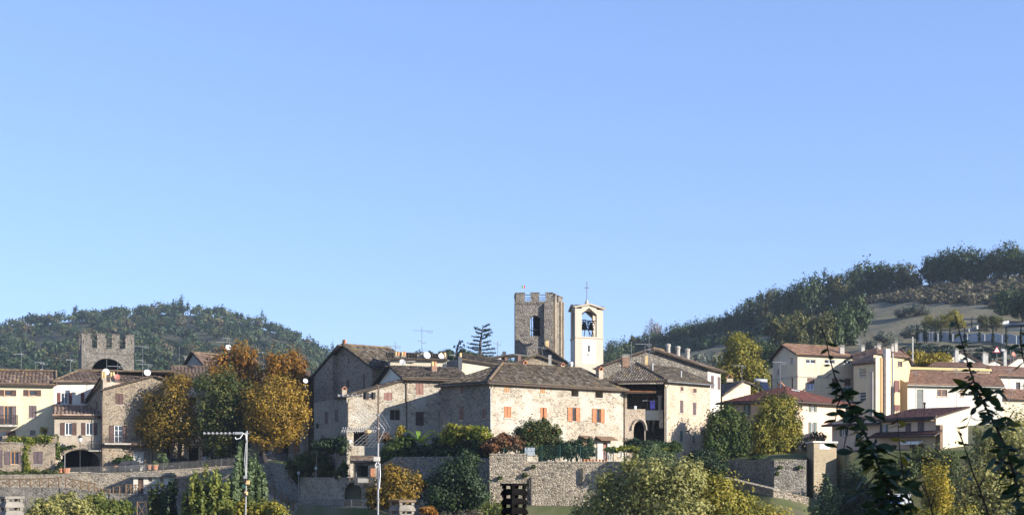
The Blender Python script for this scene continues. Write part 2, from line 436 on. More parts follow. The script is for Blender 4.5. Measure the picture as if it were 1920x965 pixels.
    def plain(s, x0, y0, x1, y1, frame=None, pane=None, sill=True, cross=False, mull=True, rec=.12):
        u0, u1, z0, z1 = s.rect(x0, y0, x1, y1); s.op.append((u0, u1, z0, z1, rec + .1))
        w = s.frame(u0, u1, z0, z1, rec, frame or M["frame_white"], mull=mull, cross=cross); s.pane(w, u0, u1, z0, z1, rec, pane)
        if sill: s.sill(w, u0, u1, z0)
        return w
    def hole(s, x0, y0, x1, y1, depth=1.2):
        u0, u1, z0, z1 = s.rect(x0, y0, x1, y1); s.op.append((u0, u1, z0, z1, depth))
    def door(s, x0, y0, x1, y1, mat, rec=.12, leaves=1):
        u0, u1, z0, z1 = s.rect(x0, y0, x1, y1); s.op.append((u0, u1, z0, z1, rec + .1)); mb = MB()
        k = (u1 - u0) / leaves
        for i in range(leaves):
            a, b = u0 + k * i + .01, u0 + k * (i + 1) - .01; s.slab(mb, a, b, z0, z1, -rec - .06, -rec)
            for q in (.08, .55): s.slab(mb, a + .1 * k, b - .1 * k, z0 + (z1 - z0) * q, z0 + (z1 - z0) * (q + .36), -rec - .01, -rec + .025)
        d = mb.build("door", mat, s.h.root)
        uh = u0 + (u1 - u0) * .88
        s.slab(MB(), uh - .03, uh + .03, z0 + .95, z0 + 1.1, -rec, -rec + .07).build("handle", M["metal"], d); return d
    def arch(s, x0, x1, ytop, yspring, ybot, depth=2.5):
        u0, u1, z0, zs = s.rect(x0, yspring, x1, ybot); _, zt = s.hit((x0 + x1) / 2, ytop); n = 14
        s.op.append((u0, u1, z0, [(u0 + (u1 - u0) * (.5 - .5 * math.cos(math.pi * i / n)), zs + (zt - zs) * math.sin(math.pi * i / n)) for i in range(n + 1)], depth))
        return u0, u1, z0, zs, zt
    def pipe(s, px, y0, y1, mat=None, name="downpipe", r=.06):
        u, z1 = s.hit(px, y0); _, z0 = s.hit(px, y1)
        return MB().tube([s.at(u, z1, .45), s.at(u, z1 - .35, .09), s.at(u, z0, .09)], r, 6).build(name, mat or M["copper"], s.h.root)
    def build(s, z0, top, mat, thick=None):
        """top: a height or a list of (u fraction, z)"""
        k = s.h.lift; prof = [(0, top + k), (s.L, top + k)] if isinstance(top, (int, float)) else [(a * s.L, z + k) for a, z in top]
        def H(u):
            for (a, za), (b, zb) in zip(prof, prof[1:]):
                if u <= b + 1e-6: return za + (zb - za) * (u - a) / max(1e-6, b - a)
            return prof[-1][1]
        def T(o, u):
            if not isinstance(o[3], list): return o[3]
            for (a, za), (b, zb) in zip(o[3], o[3][1:]):
                if u <= b + 1e-6: return za + (zb - za) * (u - a) / max(1e-6, b - a)
            return o[3][-1][1]
        us = sorted({0.0, s.L, *[round(a, 4) for a, _ in prof]} | {round(min(max(x, 0), s.L), 4) for o in s.op for x in (o[0], o[1])} |
                    {round(q[0], 4) for o in s.op if isinstance(o[3], list) for q in o[3]})
        mb = s.h.walls.setdefault(mat, MB()); dk = s.h.darks
        for a, b in zip(us, us[1:]):
            if b - a < 1e-4: continue
            m = (a + b) / 2; cur = (z0, z0)
            for o in sorted([o for o in s.op if o[0] < m < o[1]], key=lambda o: o[2]):
                mb.poly([s.at(a, cur[0]), s.at(b, cur[1]), s.at(b, o[2]), s.at(a, o[2])]); cur = (T(o, a + 1e-5), T(o, b - 1e-5))
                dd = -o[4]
                (dk if o[4] > 2 else mb).poly([s.at(a, o[2]), s.at(b, o[2]), s.at(b, o[2], dd), s.at(a, o[2], dd)])  # deep openings get near-black sides, painted shade in place of wall stone
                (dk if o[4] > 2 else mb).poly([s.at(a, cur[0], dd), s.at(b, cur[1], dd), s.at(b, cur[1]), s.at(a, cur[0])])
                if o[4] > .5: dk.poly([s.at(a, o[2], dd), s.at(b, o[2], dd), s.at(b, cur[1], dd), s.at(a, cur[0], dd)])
            mb.poly([s.at(a, cur[0]), s.at(b, cur[1]), s.at(b, H(b)), s.at(a, H(a))])
        for o in s.op:
            for u in (o[0], o[1]):
                zt = o[3] if not isinstance(o[3], list) else T(o, u)
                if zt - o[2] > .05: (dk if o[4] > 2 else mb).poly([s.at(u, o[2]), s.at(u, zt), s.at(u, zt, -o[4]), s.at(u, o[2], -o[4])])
        return s

def offset_convex(pts, offs):
    """pts 2-D convex counter-clockwise; edge i (i->i+1) moved outward by offs[i]"""
    n = len(pts); ln = []
    for i in range(n):
        a, b = pts[i], pts[(i + 1) % n]; d = (b - a).normalized(); nn = Vector((d.y, -d.x)); ln.append((a + nn * offs[i], d))
    out = []
    for i in range(n):
        (p, d), (q, e) = ln[i - 1], ln[i]; den = d.x * e.y - d.y * e.x
        if abs(den) < 1e-6: out.append(q.copy()); continue
        t = ((q - p).x * e.y - (q - p).y * e.x) / den; out.append(p + d * t)
    return out

LIFT = .24                                     # roofs sit on wall plates a hand above the measured eaves line
class Roof:
    def __init__(s, h, tile, cw=.27, rl=.42, ht=.055, thick=.13, soffit=None):
        s.h = h; s.tile = tile; s.cw = cw; s.rl = rl; s.ht = ht; s.th = thick; s.slab = MB(); s.v = []; s.f = []; s.r = []; s.n = 0; s.cap = []; s.soffit = soffit or M["soffit"]; s.gut = []
        s.eaves = []
    def plane(s, pts, offs=None, sep=None, flat_=False):
        pts = [Vector(p) + Vector((0, 0, LIFT)) for p in pts]; e = pts[1] - pts[0]; u = e.normalized(); r = pts[-1] - pts[0]
        n = u.cross(r).normalized()
        if n.z < 0: n = -n
        v = n.cross(u); o = pts[0]
        q = [Vector(((p - o).dot(u), (p - o).dot(v))) for p in pts]
        if offs: q = offset_convex(q, offs)
        W3 = lambda a, b, h=0: o + u * a + v * b + n * h
        top = [W3(p.x, p.y) for p in q]; bot = [W3(p.x, p.y, -s.th) for p in q]; k = len(q)
        s.slab.mesh(bot + top, [tuple(range(k - 1, -1, -1)), tuple(range(k, 2 * k))] + [(i, (i + 1) % k, k + (i + 1) % k, k + i) for i in range(k)])
        s.eaves.append((W3(q[0].x, q[0].y), W3(q[1].x, q[1].y)))
        vmin = min(p.y for p in q); vmax = max(p.y for p in q)
        def span(y):
            xs = []
            for i in range(k):
                a, b = q[i], q[(i + 1) % k]
                if abs(a.y - b.y) < 1e-9:
                    if abs(a.y - y) < 1e-6: xs += [a.x, b.x]
                elif min(a.y, b.y) - 1e-9 <= y <= max(a.y, b.y) + 1e-9: xs.append(a.x + (b.x - a.x) * (y - a.y) / (b.y - a.y))
            return (min(xs), max(xs)) if xs else None
        nr = max(1, int(round((vmax - vmin) / s.rl))); ns = 4; N = [n.x, n.y, n.z]
        umin = min(p.x for p in q); umax = max(p.x for p in q); nc = max(1, int(round((umax - umin) / s.cw))); cw = (umax - umin) / nc
        cols = {}
        for j in range(nr):
            y0 = vmin + (vmax - vmin) * j / nr; y1 = vmin + (vmax - vmin) * (j + 1) / nr
            s0, s1 = span(min(max(y0, vmin), vmax)), span(min(max(y1, vmin), vmax))
            if not s0 or not s1: continue
            ph = random.uniform(-.1, .1)
            for c in range(-1, nc + 1):
                ua = umin + (c + ph) * cw; rr = random.random(); jz = random.uniform(-.012, .016)
                if ua + cw <= min(s0[0], s1[0]) or ua >= max(s0[1], s1[1]): continue
                vs = []
                for y, sp, lift, yo in ((y0, s0, .035, -.04 + random.uniform(-.025, .025)), (y1, s1, .005, 0)):
                    for g in range(ns + 1):
                        x = ua + cw * g / ns; h = .012 + s.ht * max(0, math.sin(math.pi * g / ns)) ** .8
                        x = min(max(x, sp[0]), sp[1]); p = W3(x, y + yo, h + lift + jz); vs.append(p)
                fs = [(g, g + 1, ns + 2 + g, ns + 1 + g) for g in range(ns)]
                vs += [W3(min(max(ua + cw * g / ns, s0[0]), s0[1]), y0, 0) for g in (0, ns)]
                fs.append((2 * ns + 2, 2 * ns + 3, ns, 0))
                if sep is not None:
                    mb = cols.setdefault(c, MB()); k0 = len(mb.v); mb.mesh(vs, [(a, b, c_, d_) for a, b, c_, d_ in fs]); mb.a += [rr] * len(vs)
                else:
                    s.v += [tuple(p) for p in vs]; s.f += [tuple(i + s.n for i in f) for f in fs]; s.n += len(vs); s.r += [rr] * len(vs)
        if sep is not None: s.sep = getattr(s, "sep", []) + [cols]
        return top
    def ridge(s, a, b, r=.13):
        s.cap.append((Vector(a) + Vector((0, 0, LIFT)), Vector(b) + Vector((0, 0, LIFT)), r)); return s
    def gutter(s, i=None, mat=None):
        s.gut.append((i, mat)); return s
    def build(s):
        ob = s.slab.build("roof", s.soffit, s.h.root)
        if s.f: stuff(np_obj("roof_tiles", s.v, s.f, s.tile, ob, s.r))
        for cols in getattr(s, "sep", []):
            for c in sorted(cols): cols[c].build("roof_tile", s.tile, ob)
        for a, b, r in s.cap:
            n = max(2, int((b - a).length / .42)); mb = MB()
            for i in range(n):
                p = a + (b - a) * (i / n); q = a + (b - a) * ((i + 1.08) / n); k0 = len(mb.v)
                mb.tube([p + Vector((0, 0, .02)), q + Vector((0, 0, .05))], [r * random.uniform(.9, 1), r * random.uniform(1, 1.12)], 7)
                mb.a += [random.random()] * (len(mb.v) - k0)
            mb.build("ridge_cap", M["ridge"], ob)
        for i, mat in s.gut:
            a, b = s.eaves[i]; d = (b - a).normalized(); o = Vector((d.y, -d.x, 0)) * .06
            MB().tube([a + o + Vector((0, 0, -.09)), b + o + Vector((0, 0, -.09))], .075, 6).build("gutter", mat or M["copper"], s.h.root)
        return ob

class House:
    def __init__(s, name, label, loc, cat="house", group=None):
        s.root = thing(name, label, cat, loc, group); s.walls = {}; s.darks = MB(); s.lift = .12 if cat in ("house", "shed") else 0
    def face(s, A, B): return Face(s, A, B)
    def part(s, mb, name, mat, smooth=False): return mb.build(name, mat, s.root, smooth)
    def chimney(s, c, d, mat, ux=(1, 0, 0), cap="gable", pots=0, name="chimney"):
        """c base centre, d (w, d, h)"""
        c = Vector(c); ux = Vector(ux).normalized(); uy = Vector((-ux.y, ux.x, 0)); up = Vector((0, 0, 1))
        mb = MB().box(c, d, ux); ob = mb.build(name, mat, s.root); t = c + up * d[2]
        if cap == "gable":
            g = MB(); w, dp = d[0] * .62, d[1] * .62
            for sx in (-1, 1):                                # two leaning tile slabs over the flue
                b = [t + ux * (sx * w) + uy * (-dp), t + uy * (-dp) + up * d[0] * .62, t + uy * dp + up * d[0] * .62, t + ux * (sx * w) + uy * dp]
                if sx > 0: b = [b[0], b[3], b[2], b[1]]
                g.hexa([p for p in b], [p + up * .07 for p in b])
            for sx in (-1, 1): g.box(t + ux * (sx * (d[0] / 2 - .06)), (.1, d[1] * .98, .12), ux)
            g.build("chimney_cap", M["terracotta"], ob)
        elif cap == "slab":
            MB().box(t + up * .001, (d[0] * 1.25, d[1] * 1.25, .1), ux).box(t + up * .1, (d[0] * .7, d[1] * .7, .14), ux).box(t + up * .24, (d[0] * 1.2, d[1] * 1.2, .07), ux).build("chimney_cap", M["concrete"], ob)
        for i in range(pots):
            o = ux * ((i - (pots - 1) / 2) * d[0] / max(1, pots) * .95)
            MB().lathe(t + o, [(.15, 0), (.17, .25), (.13, .45), (.15, .5)], 8).build("chimney_pot", M["terracotta"] if i % 2 else M["pot_yellow"], ob)
        return ob
    def finish(s):
        for m, mb in s.walls.items(): mb.build("wall", m, s.root)
        if s.darks.v: s.darks.build("painted_interior_shade", M["interior_shade"], s.root)

def hexa_wall(A, B, z0, z1, th, mb=None):
    """a wall slab between plan points A and B whose outer face runs A->B; z1 number or (zA, zB)"""
    mb = mb or MB(); A = Vector(A[:2]); B = Vector(B[:2]); d = (B - A).normalized(); n = Vector((d.y, -d.x)); za, zb = z1 if isinstance(z1, tuple) else (z1, z1)
    z0a, z0b = z0 if isinstance(z0, tuple) else (z0, z0)
    mb.hexa([V3(A, z0a), V3(B, z0b), V3(B - n * th, z0b), V3(A - n * th, z0a)], [V3(A, za), V3(B, zb), V3(B - n * th, zb), V3(A - n * th, za)]); return mb

# ------------------------------------------------------------------ trees and bushes
def leaf_cloud(blobs, n, size, seed, subs=26, core=.25, tall=1.0, flatness=.0, gauss=.2, droop=0.):
    """leaf quads gathered in clumps through the volume of several ellipsoids; blobs: (centre, radii)"""
    g = np.random.default_rng(seed)
    vol = np.array([b[1][0] * b[1][1] + b[1][0] * b[1][2] for b in blobs]); vol = vol / vol.sum()
    P_, C_, Nn = [], [], []
    for (c, r), w in zip(blobs, vol):
        c = np.array(c, float); r = np.array(r, float); k = max(30, int(n * w)); sN = max(6, int(subs * (w * len(blobs)) ** .7))
        d = g.normal(size=(sN, 3)); d /= np.linalg.norm(d, axis=1, keepdims=True)
        sub = d * r * g.uniform(.62, 1.06, (sN, 1)); tone = g.uniform(0, 1, sN); sz = g.uniform(.55, 1.3, sN)
        wt = g.uniform(.3, 1, sN); wt /= wt.sum()
        i = g.choice(sN, size=k, p=wt)
        pos = sub[i] + g.normal(size=(k, 3)) * (r * gauss) * sz[i][:, None]
        m = g.random(k) < core
        dd = g.normal(size=(k, 3)); dd /= np.linalg.norm(dd, axis=1, keepdims=True)
        pos[m] = (dd * r * (g.random((k, 1)) ** .45) * .92)[m]
        out = pos / (r * r); out /= np.linalg.norm(out, axis=1, keepdims=True) + 1e-9
        o2 = (pos - sub[i]) / r; o2 /= np.linalg.norm(o2, axis=1, keepdims=True) + 1e-9; o2[m] = out[m]; out = out * .55 + o2 * .85
        P_.append(pos + c); C_.append(np.clip(tone[i] * .65 + g.random(k) * .45 - .05, 0, 1)); Nn.append(out)
    pos = np.vstack(P_); tone = np.concatenate(C_); out = np.vstack(Nn); k = len(pos)
    nrm = out + g.normal(size=(k, 3)) * .42 + np.array([0, 0, .25]); nrm /= np.linalg.norm(nrm, axis=1, keepdims=True)
    t = np.cross(nrm, g.normal(size=(k, 3))); t /= np.linalg.norm(t, axis=1, keepdims=True); b = np.cross(nrm, t)
    s1 = size * g.uniform(.55, 1.35, (k, 1)); s2 = s1 * g.uniform(.5, .85, (k, 1))
    v = np.stack([pos - t * s1 * tall, pos + b * s2 + nrm * s1 * .12, pos + t * s1 * tall, pos - b * s2 + nrm * s1 * .12], 1).reshape(-1, 3)
    f = np.arange(4 * k).reshape(-1, 4)
    return v, f, np.repeat(tone, 4)

def limbs(mb, base, top, r, blobs, seed, k=7):
    g = random.Random(seed); base = Vector(base); top = Vector(top)
    mid = base.lerp(top, .5) + Vector((g.uniform(-.15, .15), g.uniform(-.1, .1), 0)) * (top - base).length * .3
    mb.tube([base - Vector((0, 0, .3)), base + Vector((0, 0, .15)), mid, top], [r * 1.5, r * 1.1, r * .85, r * .7], 8)
    for i in range(k):
        c, rr = g.choice(blobs); e = Vector(c) + Vector((g.uniform(-.7, .7) * rr[0], g.uniform(-.7, .7) * rr[1], g.uniform(-.2, .75) * rr[2]))
        st = mid.lerp(top, g.uniform(.3, 1)); q = st.lerp(e, .5) + Vector((0, 0, g.uniform(-.1, .2) * rr[2]))
        mb.tube([st, q, e], [r * .5, r * .3, r * .08], 5)
    return mb

def tree(name, label, cat, base, blobs, mat, n=6000, leaf=.2, r=.25, trunk_top=None, seed=1, group=None, bark="bark", subs=26, core=.25, k=7, **kw):
    base = Vector(base); t = thing(name, label, cat, base, group)
    v, f, a = leaf_cloud(blobs, n, leaf, seed, subs, core, **kw)
    np_obj("crown", v, f, mat, t, a)
    top = trunk_top or Vector(blobs[0][0])
    limbs(MB(), base, top, r, blobs, seed, k).build("trunk", M[bark], t)
    return t

def bl(px, py, Y, rpx, rpy, ry=None):
    """an ellipsoid centred at a photo pixel at distance Y with radii given in photo pixels"""
    k = Y / F; return (tuple(P(px, py, Y)), (rpx * k, (ry if ry is not None else (rpx + rpy) * .5 * k), rpy * k))

def bush(name, label, cat, blobs, mat, n=3000, leaf=.16, seed=1, group=None, subs=22, core=.3, twigs=True, **kw):
    c = blobs[0]; zb = min(b[0][2] - b[1][2] for b in blobs)
    base = Vector((c[0][0], c[0][1], zb)); t = thing(name, label, cat, base, group)
    v, f, a = leaf_cloud(blobs, n, leaf, seed, subs, core, **kw)
    np_obj("foliage", v, f, mat, t, a)
    if twigs:
        mb = MB(); g = random.Random(seed)
        for b in blobs:
            for i in range(4):
                e = Vector(b[0]) + Vector((g.uniform(-.6, .6) * b[1][0], g.uniform(-.6, .6) * b[1][1], g.uniform(0, .7) * b[1][2]))
                s_ = Vector((b[0][0] + g.uniform(-.2, .2) * b[1][0], b[0][1], zb - .2)); mb.tube([s_, s_.lerp(e, .5) + Vector((g.uniform(-.2, .2), 0, 0)), e], [.06, .04, .015], 5)
        mb.build("stem", M["bark"], t)
    return t

L = {}
L["gold"] = leaf_mat("golden_leaves", [(.055, .055, .014), (.14, .105, .02), (.25, .155, .024), (.37, .23, .03), (.20, .085, .02)], .35)
L["gold_bright"] = leaf_mat("bright_golden_leaves", [(.11, .075, .016), (.23, .145, .024), (.37, .225, .03), (.48, .31, .05), (.23, .10, .025)], .35)
L["rust"] = leaf_mat("rust_leaves", [(.08, .06, .012), (.18, .085, .015), (.29, .12, .02), (.36, .18, .02), (.19, .15, .02)], .3)
L["olive_green"] = leaf_mat("olive_green_leaves", [(.026, .04, .012), (.055, .075, .018), (.105, .115, .028), (.17, .15, .04)], .25)
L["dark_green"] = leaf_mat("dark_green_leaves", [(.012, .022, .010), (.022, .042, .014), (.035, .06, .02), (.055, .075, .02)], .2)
L["green"] = leaf_mat("green_leaves", [(.025, .05, .012), (.05, .085, .018), (.08, .11, .022), (.13, .14, .03)], .3)
L["poplar"] = leaf_mat("poplar_leaves", [(.065, .09, .02), (.13, .16, .034), (.20, .21, .042), (.29, .26, .05)], .35)
L["poplar_grey"] = leaf_mat("grey_green_leaves", [(.045, .07, .03), (.085, .12, .05), (.13, .17, .075), (.19, .22, .11)], .3)
L["willow"] = leaf_mat("yellowing_willow_leaves", [(.07, .075, .022), (.18, .18, .045), (.30, .28, .085), (.42, .385, .15), (.40, .31, .055)], .35)
L["yellow"] = leaf_mat("yellow_leaves", [(.16, .12, .012), (.32, .24, .02), (.42, .31, .03), (.22, .20, .025)], .35)
L["yellow_green"] = leaf_mat("yellow_green_leaves", [(.065, .075, .016), (.17, .17, .03), (.29, .255, .035), (.38, .29, .04), (.11, .125, .025)], .35)
L["vine"] = leaf_mat("vine_leaves", [(.05, .09, .012), (.13, .17, .02), (.24, .24, .03), (.34, .26, .04)], .35)
L["red"] = leaf_mat("reddish_leaves", [(.06, .04, .02), (.14, .07, .03), (.20, .08, .035), (.11, .09, .02)], .25)
L["orange"] = leaf_mat("orange_leaves", [(.20, .09, .018), (.32, .15, .025), (.26, .11, .02)], .3)
L["banana"] = leaf_mat("banana_leaves", [(.10, .20, .02), (.17, .27, .03), (.26, .33, .04)], .35, patch=False)
L["oak"] = leaf_mat("hill_oak_leaves", [(.017, .038, .015), (.032, .058, .018), (.055, .085, .024), (.09, .11, .03)], .2)
L["oak_olive"] = leaf_mat("hill_olive_leaves", [(.04, .05, .018), (.075, .08, .022), (.12, .115, .03), (.17, .15, .04)], .2)
L["oak_bare"] = leaf_mat("hill_bare_twigs", [(.14, .11, .09), (.20, .15, .12), (.10, .08, .06)], .1)
L["olive"] = leaf_mat("olive_tree_leaves", [(.10, .11, .08), (.15, .16, .12), (.20, .20, .15)], .15)
L["forest"] = leaf_mat("forest_leaves", [(.017, .036, .017), (.032, .056, .022), (.055, .078, .028), (.09, .088, .032), (.095, .06, .038)], .15)
L["scrub"] = leaf_mat("scrub_leaves", [(.06, .05, .03), (.10, .085, .045), (.15, .12, .07), (.09, .09, .035)], .15)
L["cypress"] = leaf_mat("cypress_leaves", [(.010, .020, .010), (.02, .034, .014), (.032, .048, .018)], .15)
L["cedar"] = leaf_mat("cedar_needles", [(.014, .032, .022), (.026, .05, .032), (.045, .075, .05)], .15)
L["near"] = leaf_mat("plum_leaves", [(.010, .022, .009), (.02, .04, .014), (.035, .06, .02), (.06, .085, .025)], .25, .4, patch=False)
L["near_yellow"] = leaf_mat("yellowing_plum_leaves", [(.10, .10, .012), (.22, .17, .02), (.16, .14, .015)], .35, .4, patch=False)

# ------------------------------------------------------------------ the ground
def interp(x, tab):
    if x <= tab[0][0]: return tab[0][1]
    for (a, ya), (b, yb) in zip(tab, tab[1:]):
        if x <= b: return ya + (yb - ya) * (x - a) / (b - a)
    return tab[-1][1]
E_TAB = [(-900, 167), (470, 167), (505, 160), (560, 151), (600, 146), (640, 138.5), (700, 137), (780, 134), (918, 128.6), (1348, 128.6), (1352, 143.6), (1450, 137.1), (1512, 137.7), (1518, 142), (1570, 142), (1580, 137), (1900, 132), (3000, 132)]
ZT_TAB = [(-900, .1), (120, .2), (240, .4), (505, 1.4), (545, .8), (562, -.3), (695, -.3), (720, 1.0), (760, 1.5), (918, 1.25), (1345, 1.25), (1352, 1.4), (1530, 1.6), (1650, 2.2), (3000, 3)]
ZB_TAB = [(-900, -1.45), (110, -1.45), (200, -2.15), (470, -2.3), (560, -3.05), (700, -3.2), (780, -4.5), (918, -2.75), (1345, -3), (1352, -.25), (1520, -2.15), (1530, -2.6), (1600, -2), (3000, -1.5)]
def ground_z(px, Y):
    E, zt, zb = interp(px, E_TAB), interp(px, ZT_TAB), interp(px, ZB_TAB)
    if Y < E:
        e2 = E - 6
        if Y > e2: return zb if px > 470 else zb
        low = zb - 3.2 if px < 700 else zb - .6
        return interp(Y, [(0, -9), (55, -9), (e2 - 14, min(low, -4.5) - .6), (e2, low)])
    far = interp(px, [(-900, 15), (600, 15), (1000, 14), (1200, 14), (1500, 34), (2500, 38)])
    at230 = interp(px, [(-900, 2.5), (600, 3.5), (1000, 6), (1300, 10), (1500, 15), (2500, 16)])
    mid = interp(px, [(-900, zt + .5), (600, zt + .8), (1000, zt + 1.4), (1300, 3.5), (1450, 4.6), (1600, 5.2), (2500, 6)])
    return interp(Y, [(E, zt), (max(E + 6, 158) if px < 1350 else E + 8, zt if px < 1350 else zt + .7), (max(E + 12, 172), mid), (230, at230), (450, far)])
def build_ground():
    t = NT("valley_ground")
    n1 = t.noise(.12, 6, .7); n2 = t.noise(1.5, 5, .7)
    c = t.mix(n2, (.10, .085, .045), (.15, .13, .07)); g = t.mix(t.ramp(n1, [(.42, (0, 0, 0)), (.6, (1, 1, 1))]), c, (.07, .085, .025))
    t.base(g); t.bump(n2, .6, .2)
    pxs = list(range(-1500, -900, 150)) + list(range(-900, 2900, 12)) + list(range(2900, 3600, 150)); V = []; nr = 0
    for px in pxs:
        E = interp(px, E_TAB); e2 = E - 6
        ys = [2, 30, 55, 80, e2 - 14, e2 - 5, e2 - .25, e2 + .25, E - 3, E - .25, E + .25, E + 6, max(E + 9, 160), max(E + 12, 172), 185, 205, 230, 300, 450]
        nr = len(ys)
        for y in ys:
            V.append((xy(px, y).x, y, ground_z(px, y)))
        V.append((xy(px, 5200).x, 5200, 20))
    nr += 1; Fc = [(i * nr + j, (i + 1) * nr + j, (i + 1) * nr + j + 1, i * nr + j + 1) for i in range(len(pxs) - 1) for j in range(nr - 1)]
    structure(np_obj("ground", V, Fc, t.m))
    b = MB().poly([(-6000, -60, -9.2), (6000, -60, -9.2), (6000, 6000, -9.2), (-6000, 6000, -9.2)]); structure(b.build("valley_floor", t.m))
build_ground()

# ------------------------------------------------------------------ hills
LH = [(-900, 690), (-500, 655), (-250, 640), (-60, 628), (0, 627), (50, 612), (100, 607), (150, 600), (200, 598), (245, 594), (285, 590), (310, 588), (345, 590), (400, 594), (430, 601), (470, 611), (510, 622), (545, 636), (575, 653), (600, 668), (640, 681), (700, 688), (780, 684), (900, 683), (1000, 700), (1100, 730), (1250, 800)]
def left_hill(px, Y):
    yr = 1000.0; f0 = 430.0
    t = (Y - f0) / (yr - f0); py0 = 800; pr = interp(px, LH)
    py = py0 + (pr - py0) * (max(0, min(1, t)) ** .75) if t <= 1 else pr
    z = (HY - py) / F * min(Y, yr)
    if t > 1: z *= max(0, 1 - (Y - yr) / 500)
    return z
RH = [(1000, 745), (1080, 705), (1140, 682), (1200, 668), (1250, 655), (1300, 645), (1350, 634), (1400, 622), (1450, 606), (1500, 590), (1560, 572), (1610, 558), (1660, 548), (1720, 536), (1800, 524), (1870, 518), (1920, 514), (2000, 505), (2150, 500), (2400, 505), (2700, 520), (3100, 600)]
RF = 225.0
def r_ridge(px): return interp(px, [(1000, 620), (1250, 560), (1500, 500), (1920, 450), (2500, 400), (3100, 380)])
def r_foot(px): return interp(px, [(1000, 760), (1300, 735), (1500, 720), (1920, 705), (2500, 700)])
def right_hill_py(px, Y):
    t = max(0, min(1, (Y - RF) / (r_ridge(px) - RF))); a = r_foot(px)
    return a + (interp(px, RH) - a) * t ** .85
def right_hill(px, Y):
    yr = r_ridge(px); z = (HY - right_hill_py(px, Y)) / F * min(Y, yr)
    if Y > yr: z *= max(.3, 1 - (Y - yr) / 900)
    return z
def right_at(px, py):
    """the hillside point seen at a photo pixel"""
    a = r_foot(px); pr = interp(px, RH); t = max(0, min(1, (py - a) / (pr - a))) ** (1 / .85); Y = RF + t * (r_ridge(px) - RF)
    return P(px, py, Y)

def build_hills():
    t = NT("woodland_floor"); n1 = t.noise(.02, 5); t.base(t.ramp(n1, [(.35, (.035, .04, .02)), (.65, (.07, .06, .03))]))
    pxs = list(range(-900, 1260, 20)); ys = list(np.linspace(430, 1000, 30)) + [1040, 1100, 1200, 1350, 1500]
    V = [(xy(px, y).x, y, left_hill(px, y) - (.5 if y == 430 else 0)) for px in pxs for y in ys]; n = len(ys)
    structure(np_obj("wooded_hill", V, [(i * n + j, (i + 1) * n + j, (i + 1) * n + j + 1, i * n + j + 1) for i in range(len(pxs) - 1) for j in range(n - 1)], t.m, smooth=True))
    t = NT("ploughed_field"); n1 = t.noise(.06, 6, .7); n2 = t.noise(.9, 5, .7)
    w = t.n("TexWave", wave_type="BANDS", bands_direction="Y", i_Scale=.12, i_Distortion=6.0, i_Detail=3.0, i_Detail_Scale=.5); t.l(t.coord(), w.inputs[0])
    c = t.ramp(n1, [(.3, (.14, .125, .075)), (.5, (.20, .17, .105)), (.7, (.135, .13, .065))])
    c = t.mix(.4, c, t.ramp(n2, [(.35, (.45, .45, .4)), (.65, (1, 1, 1))]), "MULTIPLY"); c = t.mix(.25, c, t.ramp(w.outputs["Fac"], [(.2, (.5, .5, .45)), (.7, (1, 1, 1))]), "MULTIPLY")
    t.base(c); t.bump(n2, 1.0, .6)
    pxs = list(range(1000, 3110, 15)); V = []
    rg = np.random.default_rng(3)
    for px in pxs:
        ys = list(np.linspace(RF, r_ridge(px), 46)) + [r_ridge(px) + d for d in (20, 60, 150, 400, 900)]
        for j, y in enumerate(ys):
            bumpz = .5 * math.sin(y * .35 + px * .013) + .4 * math.sin(y * .13 - px * .05) if 2 < j < 44 else 0
            V.append((xy(px, y).x, y, right_hill(px, y) + bumpz * .6 - (.4 if j == 0 else 0)))
    n = 51
    structure(np_obj("hill", V, [(i * n + j, (i + 1) * n + j, (i + 1) * n + j + 1, i * n + j + 1) for i in range(len(pxs) - 1) for j in range(n - 1)], t.m, smooth=True))
    # the wood on the left hill reads as one mass
    g = np.random.default_rng(5); Vs, As = [], []; k = 0
    spots = []
    for px in np.arange(-560, 1130, 13.0):                        # the skyline row
        spots.append((px + g.uniform(-6, 6), 985 + g.uniform(-14, 14), g.uniform(.8, 1.2)))
    for _ in range(1500):
        px = g.uniform(-560, 1100); Y = 1000 - 560 * g.random() ** 1.3
        spots.append((px, Y, g.uniform(.65, 1.25)))
    for px, Y, sc in spots:
        z = left_hill(px, Y); X = xy(px, Y).x; con = g.random() < .13 and Y > 850
        rx, rz = (2.2 * sc, 6.5 * sc) if con else (4.6 * sc, 4.4 * sc); nl = 120 if con else 230
        c = np.array([X, Y, z + rz * .85])
        sN = 9; d = g.normal(size=(sN, 3)); d[:, 2] = np.abs(d[:, 2]) * .9; d /= np.linalg.norm(d, axis=1, keepdims=True); sub = d * [rx, rx, rz] * g.uniform(.55, 1, (sN, 1))
        i = g.integers(0, sN, nl); pos = sub[i] + g.normal(size=(nl, 3)) * [rx * .24, rx * .24, rz * .2]
        base = g.uniform(0, .62) if not con else .05
        if g.random() < .14: base = .8
        nr = pos / np.array([rx, rx, rz]) + g.normal(size=(nl, 3)) * .32; nr /= np.linalg.norm(nr, axis=1, keepdims=True)
        tt = np.cross(nr, g.normal(size=(nl, 3))); tt /= np.linalg.norm(tt, axis=1, keepdims=True); bb = np.cross(nr, tt)
        s1 = g.uniform(.42, .95, (nl, 1)) * (.75 if con else 1); p = pos + c
        Vs.append(np.stack([p - tt * s1, p + bb * s1 * .8, p + tt * s1, p - bb * s1 * .8], 1).reshape(-1, 3)); As.append(np.repeat(np.clip(base + g.uniform(-.12, .22, nl), 0, 1), 4)); k += nl
    o = stuff(np_obj("forest", np.vstack(Vs), np.arange(4 * k).reshape(-1, 4), L["forest"], None, np.concatenate(As)))
    tag(o, "mixed autumn wood covering the rounded hill behind the left of the village", "forest")
build_hills()

